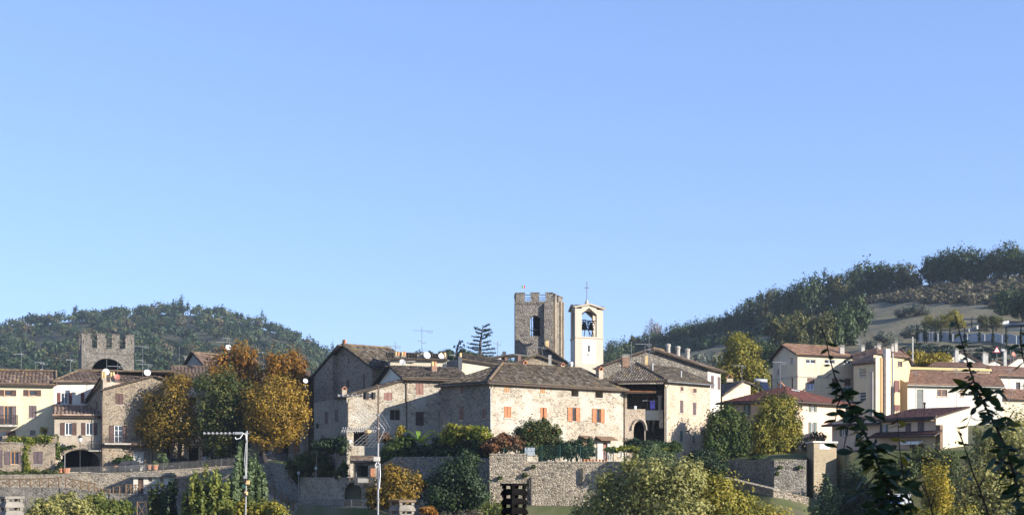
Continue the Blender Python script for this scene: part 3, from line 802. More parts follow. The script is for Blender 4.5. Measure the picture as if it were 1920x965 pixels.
def hill_crown(seed, mat, n=1500, leaf=.55, subs=30):
    """a broad crown of unit height about 1, in metres scaled later: returns a thing's prototype meshes"""
    g = random.Random(seed); blobs = [((0, 0, 4.9), (4.2, 4.2, 4.2))]
    for i in range(4): blobs.append(((g.uniform(-2.8, 2.8), g.uniform(-2.5, 2.5), g.uniform(1.8, 7.2)), (g.uniform(1.8, 2.8), g.uniform(1.8, 2.8), g.uniform(1.7, 2.5))))
    return blobs
PROTO = {}
def hill_tree(kind, loc, h, w, label, group, name="broadleaf_tree"):
    """first use builds the tree, later uses copy it; h total height, w width, in metres"""
    key = kind; s = (w / 9.5, w / 9.5, h / 9.3)
    if key not in PROTO:
        seed, mat = {"a": (1, "oak"), "b": (2, "oak"), "c": (3, "oak"), "d": (4, "oak_olive"), "e": (5, "oak_olive"), "bare": (6, "oak_bare"), "o": (7, "olive"), "y": (8, "yellow_green")}[kind]
        bl_ = hill_crown(seed, mat); n = 700 if kind == "bare" else 2300
        t = tree(name, label, "tree", (0, 0, 0), bl_, L[mat], n=n + 2200, leaf=.30 if kind != "bare" else .2, r=.28, trunk_top=Vector((0, 0, 4.2)), seed=seed, group=group, subs=30, core=.12, gauss=.15)
        t.location = loc; t.scale = s; t.rotation_euler = (0, 0, seed); PROTO[key] = t; return t
    t = copy_thing(PROTO[key], loc, label, s, random.uniform(0, 6.2), group); t.name = name
    return t
def at_px(kind, px, ytop, ybase, wpx, label, group, name="broadleaf_tree"):
    p = right_at(px, ybase); k = p.y / F; ytop += random.uniform(-7, 6); wpx *= random.uniform(.85, 1.2)
    hill_tree(kind, p - Vector((0, 0, .3)), (ybase - ytop) * k, wpx * 1.32 * k, label, group, name)
ORD = "first second third fourth fifth sixth seventh eighth ninth tenth eleventh twelfth thirteenth fourteenth fifteenth".split()
for i, (px, yt, yb, w) in enumerate([(1420, 549, 616, 40), (1444, 538, 610, 46), (1470, 540, 606, 48), (1492, 534, 600, 38), (1508, 524, 596, 40), (1530, 518, 588, 42), (1552, 510, 580, 38), (1574, 508, 574, 38), (1588, 502, 570, 36), (1606, 496, 564, 32),
        (1632, 491, 556, 44), (1655, 489, 552, 44), (1680, 492, 548, 40), (1704, 496, 546, 36), (1748, 481, 536, 40), (1770, 472, 532, 38), (1794, 466, 530, 42), (1818, 458, 528, 50), (1846, 467, 526, 38), (1868, 463, 524, 38), (1890, 459, 522, 40), (1912, 466, 520, 40), (1936, 466, 520, 42)]):
    at_px("abcd"[(i * 7 + i // 3) % 4], px, yt, yb, w, ORD[13 - i] + " broadleaf tree left of the gap in the hilltop row at right" if i < 14 else ORD[i - 14] + " broadleaf tree right of the gap in the hilltop row at right", "trees along the right hilltop")
for i, (px, yt, yb, w) in enumerate([(1290, 603, 646, 34), (1312, 598, 644, 34), (1332, 590, 640, 34), (1352, 586, 637, 36), (1372, 578, 632, 36), (1392, 570, 627, 34), (1405, 576, 622, 26), (1274, 608, 652, 30), (1258, 610, 656, 28)]):
    at_px("abc"[i % 3], px, yt, yb, w, "dark crest tree, " + ORD[[0, 1, 2, 3, 4, 5, 6, 7, 8][[7, 6, 5, 4, 3, 2, 1, 0, 8].index(i)] if 0 else [2, 3, 4, 5, 6, 7, 8, 1, 0][i]] + " in the shaded strip counted from the bell tower side", "trees on the lower crest")
for i, (px, yt, yb, w) in enumerate([(1240, 618, 660, 26), (1222, 624, 664, 28), (1205, 616, 668, 22), (1190, 630, 672, 26), (1172, 636, 680, 30), (1152, 643, 686, 32), (1135, 650, 692, 34), (1112, 660, 700, 32)]):
    at_px("bcae"[i % 4], px, yt, yb, w, ORD[7 - i] + " small green crest tree to the right of the bell tower", "trees just right of the bell tower")
at_px("bare", 1224, 602, 662, 26, "leafless pale tree sticking up from the crest right of the bell tower", None)
at_px("bare", 1742, 476, 536, 24, "bare twiggy tree at the gap in the hilltop row on the right", None)
for i, (px, yt, yb, w, k) in enumerate([(1466, 590, 664, 52, "e"), (1500, 578, 668, 60, "d"), (1538, 584, 668, 52, "e")]):
    at_px(k, px, yt, yb, w, ("leftmost", "tallest middle", "rightmost")[i] + " olive green tree of the clump behind the cream house roof", "green clump below the hillside field")
for i, (px, yt, yb, w, k) in enumerate([(1576, 566, 652, 52, "a"), (1608, 556, 634, 48, "c"), (1560, 588, 664, 40, "b")]):
    at_px(k, px, yt, yb, w, ("large dark rounded tree between the olive green clump and the field", "dark rounded tree touching the left edge of the brown field", "lowest dark tree at the field's left edge, half hidden")[i], "dark trees at the field edge")
for i, (px, yt, yb, w) in enumerate([(1420, 632, 680, 44), (1392, 644, 690, 36), (1450, 640, 690, 44)]):
    at_px("b", px, yt, yb, w, ("middle dark tree in the hollow right of the yellow poplar", "lowest dark tree in the hollow right behind the yellow poplar", "dark tree in the hollow nearest the cream house gable")[i], "trees in the hollow")
for i, (px, yt, yb, w) in enumerate([(1740, 582, 622, 26), (1766, 578, 620, 30), (1792, 572, 620, 30), (1846, 580, 622, 24), (1868, 576, 620, 26)]):
    at_px("y" if i < 3 else "e", px, yt + 12, yb - 3, w * .8, ORD[i] + " bushy tree from the left behind the white scalloped fence", "yellowish trees behind the white fence")
for i, (px, yt, yb, w) in enumerate([(1696, 570, 594, 34), (1726, 568, 592, 36), (1712, 606, 634, 40), (1660, 622, 650, 36), (1640, 630, 656, 30)]):
    at_px("o", px, yt, yb, w, ("upper left grey olive tree on the brown field", "upper right grey olive tree on the brown field", "grey olive tree on the field just left of the white fence", "low grey olive tree above the cream house chimneys", "lowest grey olive tree, right of the dark aerial on the cream house")[i], "olive trees in the field", "olive_tree")
for i, (px, yt, yb, w) in enumerate([(1888, 534, 592, 48), (1918, 540, 600, 48), (1950, 530, 600, 60)]):
    at_px("bc"[i % 2], px, yt, yb, w, ("leftmost dark tree above the white fence at the right photo edge", "dark tree cut by the right photo edge above the white fence", "dark tree just beyond the right photo edge above the fence")[i], "dark trees above the white fence")
def thicket(nm, label, mat, n, x0, x1, hi, lo, r0, r1, ht, tone, nl, seed):
    """tangled low growth scattered over a band of the right hill: one mass nobody could count"""
    g = np.random.default_rng(seed); Vs, As = [], []; k = 0
    for _ in range(n):
        px = g.uniform(x0, x1); p = right_at(px, g.uniform(interp(px, hi), interp(px, lo))); r = g.uniform(r0, r1)
        d = g.normal(size=(nl, 3)); d[:, 2] = np.abs(d[:, 2]); d /= np.linalg.norm(d, axis=1, keepdims=True); pos = d * [r, r, r * ht] * g.uniform(.6, 1, (nl, 1)) + np.array(p)
        nr = d + g.normal(size=(nl, 3)) * .4; nr /= np.linalg.norm(nr, axis=1, keepdims=True); tt = np.cross(nr, g.normal(size=(nl, 3))); tt /= np.linalg.norm(tt, axis=1, keepdims=True); bb = np.cross(nr, tt); s = r * g.uniform(.16, .32, (nl, 1))
        Vs.append(np.stack([pos - tt * s, pos + bb * s * .8, pos + tt * s, pos - bb * s * .8], 1).reshape(-1, 3)); As.append(np.repeat(np.clip(g.uniform(0, tone) + g.uniform(-.1, .15, nl), 0, 1), 4)); k += nl
    tag(stuff(np_obj(nm, np.vstack(Vs), np.arange(4 * k).reshape(-1, 4), L[mat], None, np.concatenate(As))), label, nm.replace("_", " "))
thicket("scrub", "tangled brown scrub between the field and the hilltop trees", "scrub", 420, 1590, 1960, [(1590, 566), (1700, 545), (1960, 522)], [(1590, 572), (1700, 566), (1850, 572), (1960, 590)], 1.1, 2.8, .8, .9, 60, 9)
thicket("bank_shade", "dark low growth standing in for shade on the bank below the white fence", "cypress", 420, 1655, 1975, [(1655, 664), (1720, 646), (1960, 655)], [(1655, 700), (1975, 700)], .8, 1.6, .35, .4, 34, 19)  # growth added dark where the bank only lies in shade
thicket("undergrowth", "dark woodland edge under the crest trees behind the bell tower", "oak", 420, 1110, 1500, [(1110, 695), (1250, 648), (1400, 618), (1500, 590)], [(1110, 700), (1250, 668), (1330, 652), (1420, 628), (1500, 640)], 1.6, 3.8, 1.1, .7, 90, 29)
thicket("brushwood", "grey green bushes scattered at the foot of the pale slope left of the yellow poplar", "olive", 60, 1270, 1420, [(1270, 676), (1420, 650)], [(1270, 712), (1420, 712)], 1.2, 2.6, .8, .6, 80, 39)
# white scalloped fences, cypresses and the pale strips on the right hill
def scalloped_fence(pts, h, label, nsub, group=None):
    base = right_at(*pts[0]); t = thing("fence", label, "fence", base, group); 
    for (xa, ya), (xb, yb) in zip(pts, pts[1:]):
        n = max(1, int(abs(xb - xa) / 23))
        for i in range(n):
            a = right_at(xa + (xb - xa) * i / n, ya + (yb - ya) * i / n); b = right_at(xa + (xb - xa) * (i + 1) / n, ya + (yb - ya) * (i + 1) / n); b = a.lerp(b, .985); mb = MB(); m = 7
            nn = Vector((b.y - a.y, a.x - b.x, 0)).normalized() * .06
            for j in range(m):                                   # upright pales with a peaked top line
                q0 = a.lerp(b, j / m); q1 = a.lerp(b, (j + .9) / m); t0 = h * (.86 + .2 * (1 - abs(2 * j / m - 1))); t1 = h * (.86 + .2 * (1 - abs(2 * (j + .9) / m - 1))); up = Vector((0, 0, 1))
                mb.hexa([q0 + nn, q1 + nn, q1 - nn, q0 - nn], [q0 + nn + up * t0, q1 + nn + up * t1, q1 - nn + up * t1, q0 - nn + up * t0])
            mb.build("fence_panel", M["fence_white"], t)
    return t
scalloped_fence([(1722, 640), (1760, 640), (1815, 641), (1880, 643), (1960, 648)], 2.0, "white fence of peaked panels running across the hill foot at right", 0)
scalloped_fence([(1816, 622), (1850, 612), (1893, 606)], .8, "low white scalloped fence climbing the slope above the long white fence", 0)
for nm, (x0, y0, x1, y1), lab in (("shed", (1896, 607, 1960, 612), "pale blue strip of sheeting farther up at the right photo edge"), ("shed", (1899, 621, 1960, 623), "pale blue strip of sheeting just above the white fence at the right photo edge")):
    a = right_at(x0, y1); b = right_at(x1, y1); t = thing(nm, lab, "sheeting", a)
    mb = MB(); q = [a, b, b + Vector((0, 4, 0)), a + Vector((0, 4, 0))]; mb.hexa([p + Vector((0, 0, .5)) for p in q], [q[0] + Vector((0, 0, .75)), q[1] + Vector((0, 0, .75)), q[2] + Vector((0, 0, .9)), q[3] + Vector((0, 0, .9))]); mb.build("sheet", M["water_pale"], t)
    for i in range(5):
        p = a.lerp(b, (i + .1) / 5); MB().tube([p + Vector((0, .3, -.3)), p + Vector((0, .3, .7))], .07, 5).build("post", M["metal"], t)
def cypress(px, yt, yb, w, lab, first=[None]):
    p = right_at(px, yb); k = p.y / F; h = (yb - yt) * k
    if first[0] is None:
        t = thing("cypress", lab, "cypress", (0, 0, 0), "cypresses along the white fence"); blobs = [((0, 0, 5), (.62, .62, 5)), ((0, 0, 3), (.75, .75, 3))]
        v, f, a = leaf_cloud(blobs, 900, .2, 4, 20, .4, gauss=.12); np_obj("crown", v, f, L["cypress"], t, a); MB().tube([(0, 0, -.4), (0, 0, 2), (0, 0, 8)], [.16, .12, .03], 6).build("trunk", M["bark"], t)
        t.location = p; t.scale = (h / 10,) * 3; first[0] = t
    else: copy_thing(first[0], p, lab, (h / 10 * w, h / 10 * w, h / 10), px % 6)
for i, (px, yt, yb, w) in enumerate(sorted(((1719, 606, 642, 1), (1722, 608, 640, .9), (1733, 604, 641, 1.1), (1737, 602, 641, .9), (1754, 608, 641, 1.3), (1764, 602, 641, .9), (1781, 610, 641, 1.2), (1809, 612, 641, 1.2), (1836, 608, 643, 1.2), (1850, 592, 622, 1), (1862, 606, 646, 1.2), (1887, 610, 648, 1.2), (1914, 613, 648, 1.1), (1822, 592, 618, .9)))):
    cypress(px, yt, yb, w, ORD[i] + " thin dark cypress from the left along the white fence")

# ------------------------------------------------------------------ left of the village: the houses on the square
def left_houses():
    # cream house at the left photo edge
    A, B = xy(-90, 174.4), xy(102, 178); D, C = xy(-92, 183), xy(100.5, 186.2); ze = zz(722.5, 178)
    h = House("house", "cream rendered house at the left photo edge with balcony and dark shutters", V3(B, .2))
    f = h.face(A, B)
    f.opened(0, 8, 22, 30.5, 730.5, 741.7, M["sh_brown"], M["frame_orange"], mull=False)
    f.opened(44.5, 54, 68.5, 77, 730.5, 741.7, M["sh_brown"], M["frame_orange"], mull=False)
    f.opened(-3, 7.5, 22, 30.5, 760.5, 795, M["sh_plum"], M["frame_orange"])
    f.closed(54, 760, 68.5, 782.5, M["sh_plum"])
    f.opened(-14, -2, 14, 29, 807, 826, M["sh_brown"], M["frame_orange"], mull=False)
    f.plain(56, 806, 67, 815, M["frame_wood"])
    f.build(-1, ze, M["cream"])
    h.face(B, C).build(-1, [(0, ze), (.5, ze + 1.7), (1, ze)], M["cream"]); h.face(C, D).build(-1, ze, M["cream"]); h.face(D, A).build(-1, [(0, ze), (.5, ze + 1.7), (1, ze)], M["cream"])
    r = Roof(h, M["tile_left"], .45, .5, .10); rA, rB = (A + D) / 2, (B + C) / 2; zr = ze + 1.85
    r.plane([V3(A, ze), V3(B, ze), V3(rB, zr), V3(rA, zr)], [.55, .25, 0, .3]); r.plane([V3(C, ze), V3(D, ze), V3(rA, zr), V3(rB, zr)], [.5, .3, 0, .25])
    r.ridge(V3(rA, zr + .08), V3(rB, zr + .08)).ridge(V3(B, ze - .05) + (V3(B, ze) - V3(rB, zr)).normalized() * .5 + Vector((.25, 0, .1)), V3(rB, zr + .1) + Vector((.25, 0, 0)), .12); r.gutter(0); r.build()
    mb = MB(); f.slab(mb, f.hit(-8, 797)[0], f.hit(33.5, 797)[0], zz(800, 178) - .05, zz(797, 178), 0, 1.0); bal = mb.build("balcony", M["concrete"], h.root)
    mb = MB(); u0, u1 = f.hit(-8, 780)[0], f.hit(33.3, 780)[0]; z0, z1 = zz(797, 178), zz(779, 178)
    for z in (z0 + .08, z1): f.slab(mb, u0, u1, z - .02, z + .02, .93, .98)
    n = 26
    for i in range(n + 1):
        u = u0 + (u1 - u0) * i / n; f.slab(mb, u - .012, u + .012, z0, z1, .945, .965)
    for k in range(5): f.slab(mb, u1 - .02, u1 + .02, z0, z1, .1 + .2 * k, .13 + .2 * k)
    f.slab(mb, u1 - .02, u1 + .02, z1 - .02, z1 + .03, 0, .98); mb.build("railing", M["metal_dark"], bal)
    p = V3(xy(51.5, 177.2), zz(818, 177.2)); MB().tube([p, p + Vector((0, 0, 1.75)), p + Vector((-.15, .1, 1.95))], .16, 8).build("flue_pipe", M["metal_white"], h.root)
    h.finish()
    # low stone annex in front of it
    A, B = xy(-60, 167.6), xy(104, 169.6); C, D = xy(104, 176.8), xy(-60, 173.6); zt = zz(830, 169.6)
    h = House("house", "low stone annex with a planted roof terrace below the cream house", V3(B, 0))
    f = h.face(A, B); f.opened(9.5, 20, 34.5, 39.5, 846, 870, M["sh_plum"], M["frame_orange"], mull=True); f.closed(63, 846, 80, 870, M["sh_plum"]); f.closed(86, 877, 93.5, 885.5, M["sh_brown"], 1, sill=False); f.opened(-30, -14, -2, 4.5, 843, 876, M["sh_plum"], M["frame_wood"])
    f.build(-1.2, zt, M["stone_warm"]); h.face(B, C).build(-1.2, zt, M["stone_warm"]); h.face(D, A).build(-1.2, zt, M["stone_warm"])
    m = MB().prism([A, B, C, D], zt - .2, zt - .01); m.build("terrace_slab", M["concrete"], h.root)
    for px in (8, 101):
        p = V3(xy(px, 169.5), zt); MB().box(p + Vector((0, .25, 0)), (.55, .5, .9), (f.d.x, f.d.y, 0)).build("pier", M["stone_warm"], h.root)
    h.finish()
    bush("hedge", "bright green creeper along the edge of the stone annex's roof terrace", "creeper", [bl(30, 824, 169.3, 19, 8, .5), bl(52, 825, 169.2, 16, 9, .5), bl(78, 823, 169.3, 20, 8, .5)], L["vine"], 2400, .13, 21, twigs=False)
    bush("climbing_plant", "long green creeper hanging down the stone annex's front between its windows", "creeper", [bl(48, 848, 169.0, 8, 20, .3), bl(50, 872, 168.8, 7, 18, .3), bl(54, 888, 168.6, 14, 8, .5)], L["vine"], 2600, .12, 22, twigs=False)
    bush("hedge", "low ragged hedge at the foot of the stone annex along the wall top", "hedge", [bl(px, 890 - (px % 7), 167.6, 17, 6.5, .6) for px in (-10, 14, 30, 68, 88, 100)], L["olive_green"], 2600, .12, 23)
    bush("shrub", "yellow leaved shrub on the roof terrace of the stone annex", "shrub", [bl(83, 806, 175, 7, 7, .5)], L["yellow"], 260, .10, 24)
    for k, px in enumerate((62, 74)):
        p = V3(xy(px, 176.8), zt); t = thing("outdoor_unit", "white outdoor unit nearer the flue pipe on the annex terrace" if k == 0 else "white outdoor unit beside the yellow shrub on the annex terrace", "appliance", p)
        MB().box(p, (.75, .3, .62)).build("casing", M["metal_white"], t); MB().tube([p + Vector((-.1, -.16, .3)), p + Vector((-.1, -.2, .3))], .22, 10).build("grille", M["metal"], t); MB().tube([p + Vector((.3, -.1, .62)), p + Vector((.5, -.1, .8)), p + Vector((.9, 0, .85))], .05, 6).build("pipe", M["metal_white"], t)
    # white house with a lean-to over the arched passage
    A, B = xy(102, 178.2), xy(205, 180.4); D, C = xy(102.5, 190), xy(330, 190); ze = zz(719, 180.3)
    h = House("house", "white house with a tiled lean-to above a wide dark arch", V3(xy(150, 177), .2))
    f = h.face(A, B); f.opened(107.3, 114, 128, 135, 736, 757, M["sh_red"]); f.closed(151.5, 736, 158.5, 755, M["sh_red"], 1)
    B2 = xy(330, 184.2); f.build(-1, ze, M["white_old"]); h.face(B, B2).build(-1, ze, M["white_old"]); h.face(D, A).build(-1, ze, M["white_old"]); h.face(B2, C).build(-1, ze, M["white_old"])
    zr = zz(700, 185.5); r1, r2 = xy(146, 185.5), xy(326, 186.3)
    r = Roof(h, M["tile_left"], .50, .55, .11); r.plane([V3(A, ze), V3(B2, ze), V3(r2, zr), V3(r1, zr)], [.5, 0, 0, 0]); r.plane([V3(D, ze), V3(A, ze), V3(r1, zr)], [.4, 0, 0]); r.plane([V3(C, ze), V3(D, ze), V3(r1, zr), V3(r2, zr)], [.4, 0, 0, 0])
    r.ridge(V3(r1, zr + .08), V3(r2, zr + .08)).ridge(V3(A, ze + .05), V3(r1, zr + .1)); r.gutter(0)
    # lean-to
    a, b = xy(102, 170.6), xy(199, 172.4); za = zz(783.5, 171.5); b2 = xy(200, 180); a2 = xy(102.2, 178)
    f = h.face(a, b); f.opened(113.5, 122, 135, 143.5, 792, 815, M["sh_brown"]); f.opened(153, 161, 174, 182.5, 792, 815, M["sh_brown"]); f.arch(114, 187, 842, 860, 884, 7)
    f.build(-1, za + .05, M["brick_pale"]); h.face(a2, a).build(-1, za + 1.2, M["brick_pale"]); h.face(b, b2).build(-1, za + 1.2, M["stone_dark"])
    MB().tube([f.at(f.hit(114 + 73 * (.5 - .5 * math.cos(math.pi * i / 14)), 850)[0], zz(861 - 19.5 * math.sin(math.pi * i / 14), 177), .03) for i in range(15)], .17, 4).build("arch_ring", M["brick_pale"], h.root)
    zt = zz(765.5, 178.6); r.plane([V3(a, za), V3(b, za), V3(xy(192, 178.9), zt), V3(xy(103.5, 178), zt)], [.45, .1, 0, .2])
    ob = r.build()
    # the lean-to's barrel tiles one by one
    rr = Roof(h, M["tile_lean"], .47, .62, .14, thick=.02); e = Vector((0, -.02, .10)); rr.plane([V3(a, za) + e, V3(b, za) + e, V3(xy(192, 178.9), zt) + e, V3(xy(103.5, 178), zt) + e], [.47, .12, 0, .22], sep=True); rr.build()
    f.pipe(191, 785, 882, name="downpipe")
    bal = MB(); f.slab(bal, f.hit(166, 845)[0], f.hit(190, 845)[0], zz(847, 177), zz(845, 177), 0, .9); bo = bal.build("balcony", M["concrete"], h.root)
    mb = MB(); u0, u1 = f.hit(165.5, 840)[0], f.hit(190, 840)[0]; zb, zt_ = zz(845, 177), zz(829, 177)
    for i in range(12):
        u = u0 + (u1 - u0) * i / 11; mb.tube([f.at(u, zb, .85), f.at(u, (zb + zt_) / 2, .95), f.at(u, zt_, .85)], .018, 4); c = f.at(u + .06, (zb + zt_) / 2 + .1, .9)
        mb.tube([c + Vector((.07 * math.cos(q), 0, .13 * math.sin(q))) for q in np.linspace(0, 5.5, 8)], .012, 4)
    for z in (zb, zt_): mb.tube([f.at(u0, z, 0), f.at(u0, z, .87), f.at(u1, z, .87)], .022, 4)
    mb.build("railing", M["metal_dark"], bo)
    h.finish()
    # stone house with the sloping roofline
    A, B = xy(193, 171.2), xy(306, 174.2); ze = zz(731, 172.2); D, C = xy(190, 181), xy(300, 184)
    h = House("house", "tall grey stone house with a slanting roofline and brown shutters on the square", V3(xy(250, 173), .3))
    f = h.face(A, B); f.closed(216.5, 737.5, 230.7, 758, M["sh_brown"]); w = f.opened(204.8, 214.3, 229.5, 237.5, 797, 829, M["sh_brown"], M["frame_white"], sill=False, cross=True); f.closed(255, 800, 265, 815.5, M["sh_brown"])
    f.door(249.5, 846, 270, 884, M["concrete_pale"], leaves=2)
    zl, zp, zr = zz(733, 171.2), zz(706.5, 173.8), zz(713, 174.2)
    f.build(-1, [(0, zl), (.85, zp), (1, zr)], M["stone_grey"] if False else M["stone_warm"]); h.face(B, C).build(-1, zr, M["stone_warm"]); h.face(C, D).build(-1, [(0, zr), (.15, zp), (1, zl)], M["stone_warm"]); h.face(D, A).build(-1, zl, M["stone_warm"])
    pk, pk2 = f.at(.85 * f.L, zp), V3(C + (D - C) * .15, zp)
    r = Roof(h, M["tile_left"], .45, .5, .09); r.plane([V3(D, zl), V3(A, zl), pk, pk2], [.3, .4, 0, .2]); r.plane([V3(B, zr), V3(C, zr), pk2, pk], [.35, .2, 0, .4]); r.build()
    f.pipe(191.5, 738, 882)
    # side wing in shade
    a, b = xy(161, 180), xy(193, 173.2); a2 = xy(166, 184); g = h.face(a, b); g.plain(179.5, 752, 182.5, 768, M["frame_wood"], sill=False, mull=False)
    z1, z2 = zz(756, 180), zz(716, 173.4); g.build(-1, [(0, z1), (1, z2)], M["stone_dark"])
    c2, d2 = xy(240, 176.5), xy(238, 183); m = MB(); hexa_wall(b, c2, z1 - 2, z2 + .02, .3, m); m.build("parapet_wall", M["brick_pale"], h.root)
    r2 = Roof(h, M["tile_left"], .45, .5, .09); r2.plane([V3(a2, z1), V3(a, z1), V3(b, z2), V3(xy(196, 181), z2)], [.3, .5, 0, .2]); r2.build()
    for px, yt, n in ((194.5, 716, 1), (210.5, 717, 1)):
        c = P(px, yt, 175.8); h.chimney(c - Vector((0, 0, .2)), (.62, .5, .75), M["brick_pale"], (f.d.x, f.d.y, 0), None, 0)
        q = MB(); q.lathe(c + Vector((-.15, 0, .55)), [(.14, 0), (.17, .2), (.15, .75), (.18, .8)], 8).lathe(c + Vector((.15, 0, .55)), [(.14, 0), (.17, .2), (.15, .75), (.18, .8)], 8); q.build("chimney_pot", M["pot_yellow"], h.root)
    bal = MB(); f.slab(bal, f.hit(194, 830)[0], f.hit(243, 830)[0], zz(833.5, 172.5), zz(830.5, 172.5), 0, 1.0); bo = bal.build("balcony", M["concrete"], h.root)
    mb = MB(); u0, u1 = f.hit(195, 830)[0], f.hit(242, 830)[0]; z0 = zz(830.5, 172.6); z1 = z0 + 1.0
    for i in range(34):
        u = u0 + (u1 - u0) * i / 33; f.slab(mb, u - .01, u + .01, z0, z1, .94, .96)
    for z in (z0 + .1, z1): f.slab(mb, u0, u1, z - .015, z + .015, .93, .97)
    for u in (u0, u1): f.slab(mb, u - .015, u + .015, z1 - .03, z1 + .01, 0, .95)
    mb.build("railing", M["metal_dark"], bo)
    ar = Roof(h, M["tile_lean"], .30, .5, .10, thick=.10); q0, q1 = f.hit(241, 838)[0], f.hit(280, 838)[0]; za, zb = zz(838.5, 173), zz(831, 173)
    ar.plane([f.at(q0, za, 1.0), f.at(q1, za, 1.0), f.at(q1, zb, 0), f.at(q0, zb, 0)], None, sep=True); ar.build()
    for u in (q0 + .1, q1 - .1): MB().tube([f.at(u, za - .9, .02), f.at(u, za - .05, .85)], .05, 4).build("bracket", M["timber"], h.root)
    f.pipe(285.5, 835, 880); h.finish()
    # narrow annex to its right and arcade houses behind the trees
    A, B = xy(304, 177.2), xy(345, 179.5); zt = zz(742, 175); h = House("house", "stone side house behind the golden tree with a closed shutter near the ground", V3(xy(325, 176), .8))
    f = h.face(A, B); f.closed(307, 840, 318.5, 858.5, M["sh_brown"]); f.build(-1, zt, M["stone_warm"]); C, D = xy(345, 185), xy(306, 184)
    h.face(B, C).build(-1, zt, M["stone_warm"]); h.face(D, A).build(-1, zt, M["stone_warm"]); r = Roof(h, M["tile_left"], .45, .5, .09); r.plane([V3(A, zt), V3(B, zt), V3(C, zt + 1.6), V3(D, zt + 1.6)], [.4, .2, .2, .0]); r.build(); h.finish()
    A, B = xy(345, 183), xy(482, 185); zt = zz(722, 184); h = House("house", "cream arcaded house in the shade behind the golden trees of the square", V3(xy(410, 184), 1.5))
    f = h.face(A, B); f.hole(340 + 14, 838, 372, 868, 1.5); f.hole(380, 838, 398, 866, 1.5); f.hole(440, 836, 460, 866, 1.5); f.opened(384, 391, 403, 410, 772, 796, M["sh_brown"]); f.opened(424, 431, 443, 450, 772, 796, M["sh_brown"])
    f.build(-1, zt, M["white_old"]); C, D = xy(482, 196), xy(345, 195); h.face(B, C).build(-1, zt, M["white_old"]); h.face(D, A).build(-1, zt, M["white_old"])
    r = Roof(h, M["tile_left"], .45, .5, .09); r.plane([V3(A, zt), V3(B, zt), V3((B + C) / 2, zt + 1.7), V3((A + D) / 2, zt + 1.7)], [.5, .2, 0, .2]); r.build(); h.finish()
    A, B = xy(483, 184), xy(578, 181); zt = zz(716, 183); h = House("house", "brownish house with dark garage openings behind the right golden tree", V3(xy(530, 183), 1.8))
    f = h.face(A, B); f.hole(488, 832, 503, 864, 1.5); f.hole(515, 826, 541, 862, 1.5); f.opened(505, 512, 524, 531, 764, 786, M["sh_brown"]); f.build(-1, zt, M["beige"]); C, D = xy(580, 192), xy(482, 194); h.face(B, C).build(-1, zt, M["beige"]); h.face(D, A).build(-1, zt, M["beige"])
    for k, (px, m_) in enumerate(((557.5, "pink_render"), (567, "white_old"))):
        p = f.at(f.hit(px, 850)[0], 0); MB().box(V3(p, -.5), (.55 if k else .62, .6, zz(788, 183) + .5), (f.d.x, f.d.y, 0)).build("pilaster", M[m_], h.root)
    r = Roof(h, M["tile_left"], .45, .5, .09); r.plane([V3(A, zt), V3(B, zt), V3(C, zt + 1.7), V3(D, zt + 1.7)], [.5, .2, 0, .2]); r.build(); h.finish()
    # two roofs behind the trees
    A, B = xy(330, 196), xy(420, 197.5); D, C = xy(322, 203), xy(420, 204.5); ze, zr = zz(713, 197), zz(690.5, 203)
    h = House("house", "white house behind the left golden tree showing a striped barrel tile roof", V3(xy(370, 197), 2.4)); f = h.face(A, B); f.plain(362, 714, 378, 721, M["frame_wood"]); f.build(1, ze, M["white_old"]); h.face(D, A).build(1, [(0, zr), (1, ze)], M["grey_render"]); h.face(B, C).build(1, [(0, ze), (1, zr)], M["white_old"])
    r = Roof(h, M["tile_left"], .52, .6, .11); r.plane([V3(A, ze), V3(B, ze), V3(C, zr), V3(D, zr)], [.5, .3, .2, .3]); r.ridge(V3(D, zr + .1) + Vector((0, .2, 0)), V3(C, zr + .1) + Vector((0, .2, 0)), .15); r.build(); h.finish()
    A, B = xy(342, 212), xy(386, 206); C, D = xy(430, 211), xy(400, 217); ze = zz(690, 206); M_ = (A + B) / 2; N = (C + D) / 2; zr = zz(664.5, 209)
    h = House("house", "grey gabled house with a tiled roof rising left of the rust coloured trees", V3(xy(370, 208), 3)); h.face(A, B).build(1, [(0, ze), (.5, zr), (1, ze)], M["grey_render"]); h.face(B, C).build(1, ze, M["grey_render"])
    r = Roof(h, M["tile_left"], .52, .6, .11); r.plane([V3(B, ze), V3(C, ze), V3(N, zr), V3(M_, zr)], [.5, .2, 0, .4]); r.plane([V3(D, ze), V3(A, ze), V3(M_, zr), V3(N, zr)], [.5, .4, 0, .2]); r.ridge(V3(M_, zr + .1), V3(N, zr + .1), .15); r.build()
    h.chimney(P(352, 684, 213), (.75, .6, 1.1), M["concrete"], cap="slab"); h.finish()
    # gate tower
    K, Rr, Lf = xy(153, 213), xy(251, 215), xy(146.8, 220.5); Bk = Rr + (Lf - K); th = .75
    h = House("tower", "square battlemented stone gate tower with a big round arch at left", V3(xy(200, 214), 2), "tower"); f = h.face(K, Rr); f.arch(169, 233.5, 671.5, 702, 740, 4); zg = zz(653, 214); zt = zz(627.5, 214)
    f.build(1, zg, M["stone_low"]); h.face(Lf, K).build(1, zg, M["stone_low"]); h.face(Rr, Bk).build(1, zg, M["stone_low"]); h.face(Bk, Lf).build(1, zg, M["stone_low"])
    MB().prism([K, Rr, Bk, Lf], zg - 1.0, zg - .7).build("roof_deck", M["concrete"], h.root)
    d1 = f.d; inn = -f.n
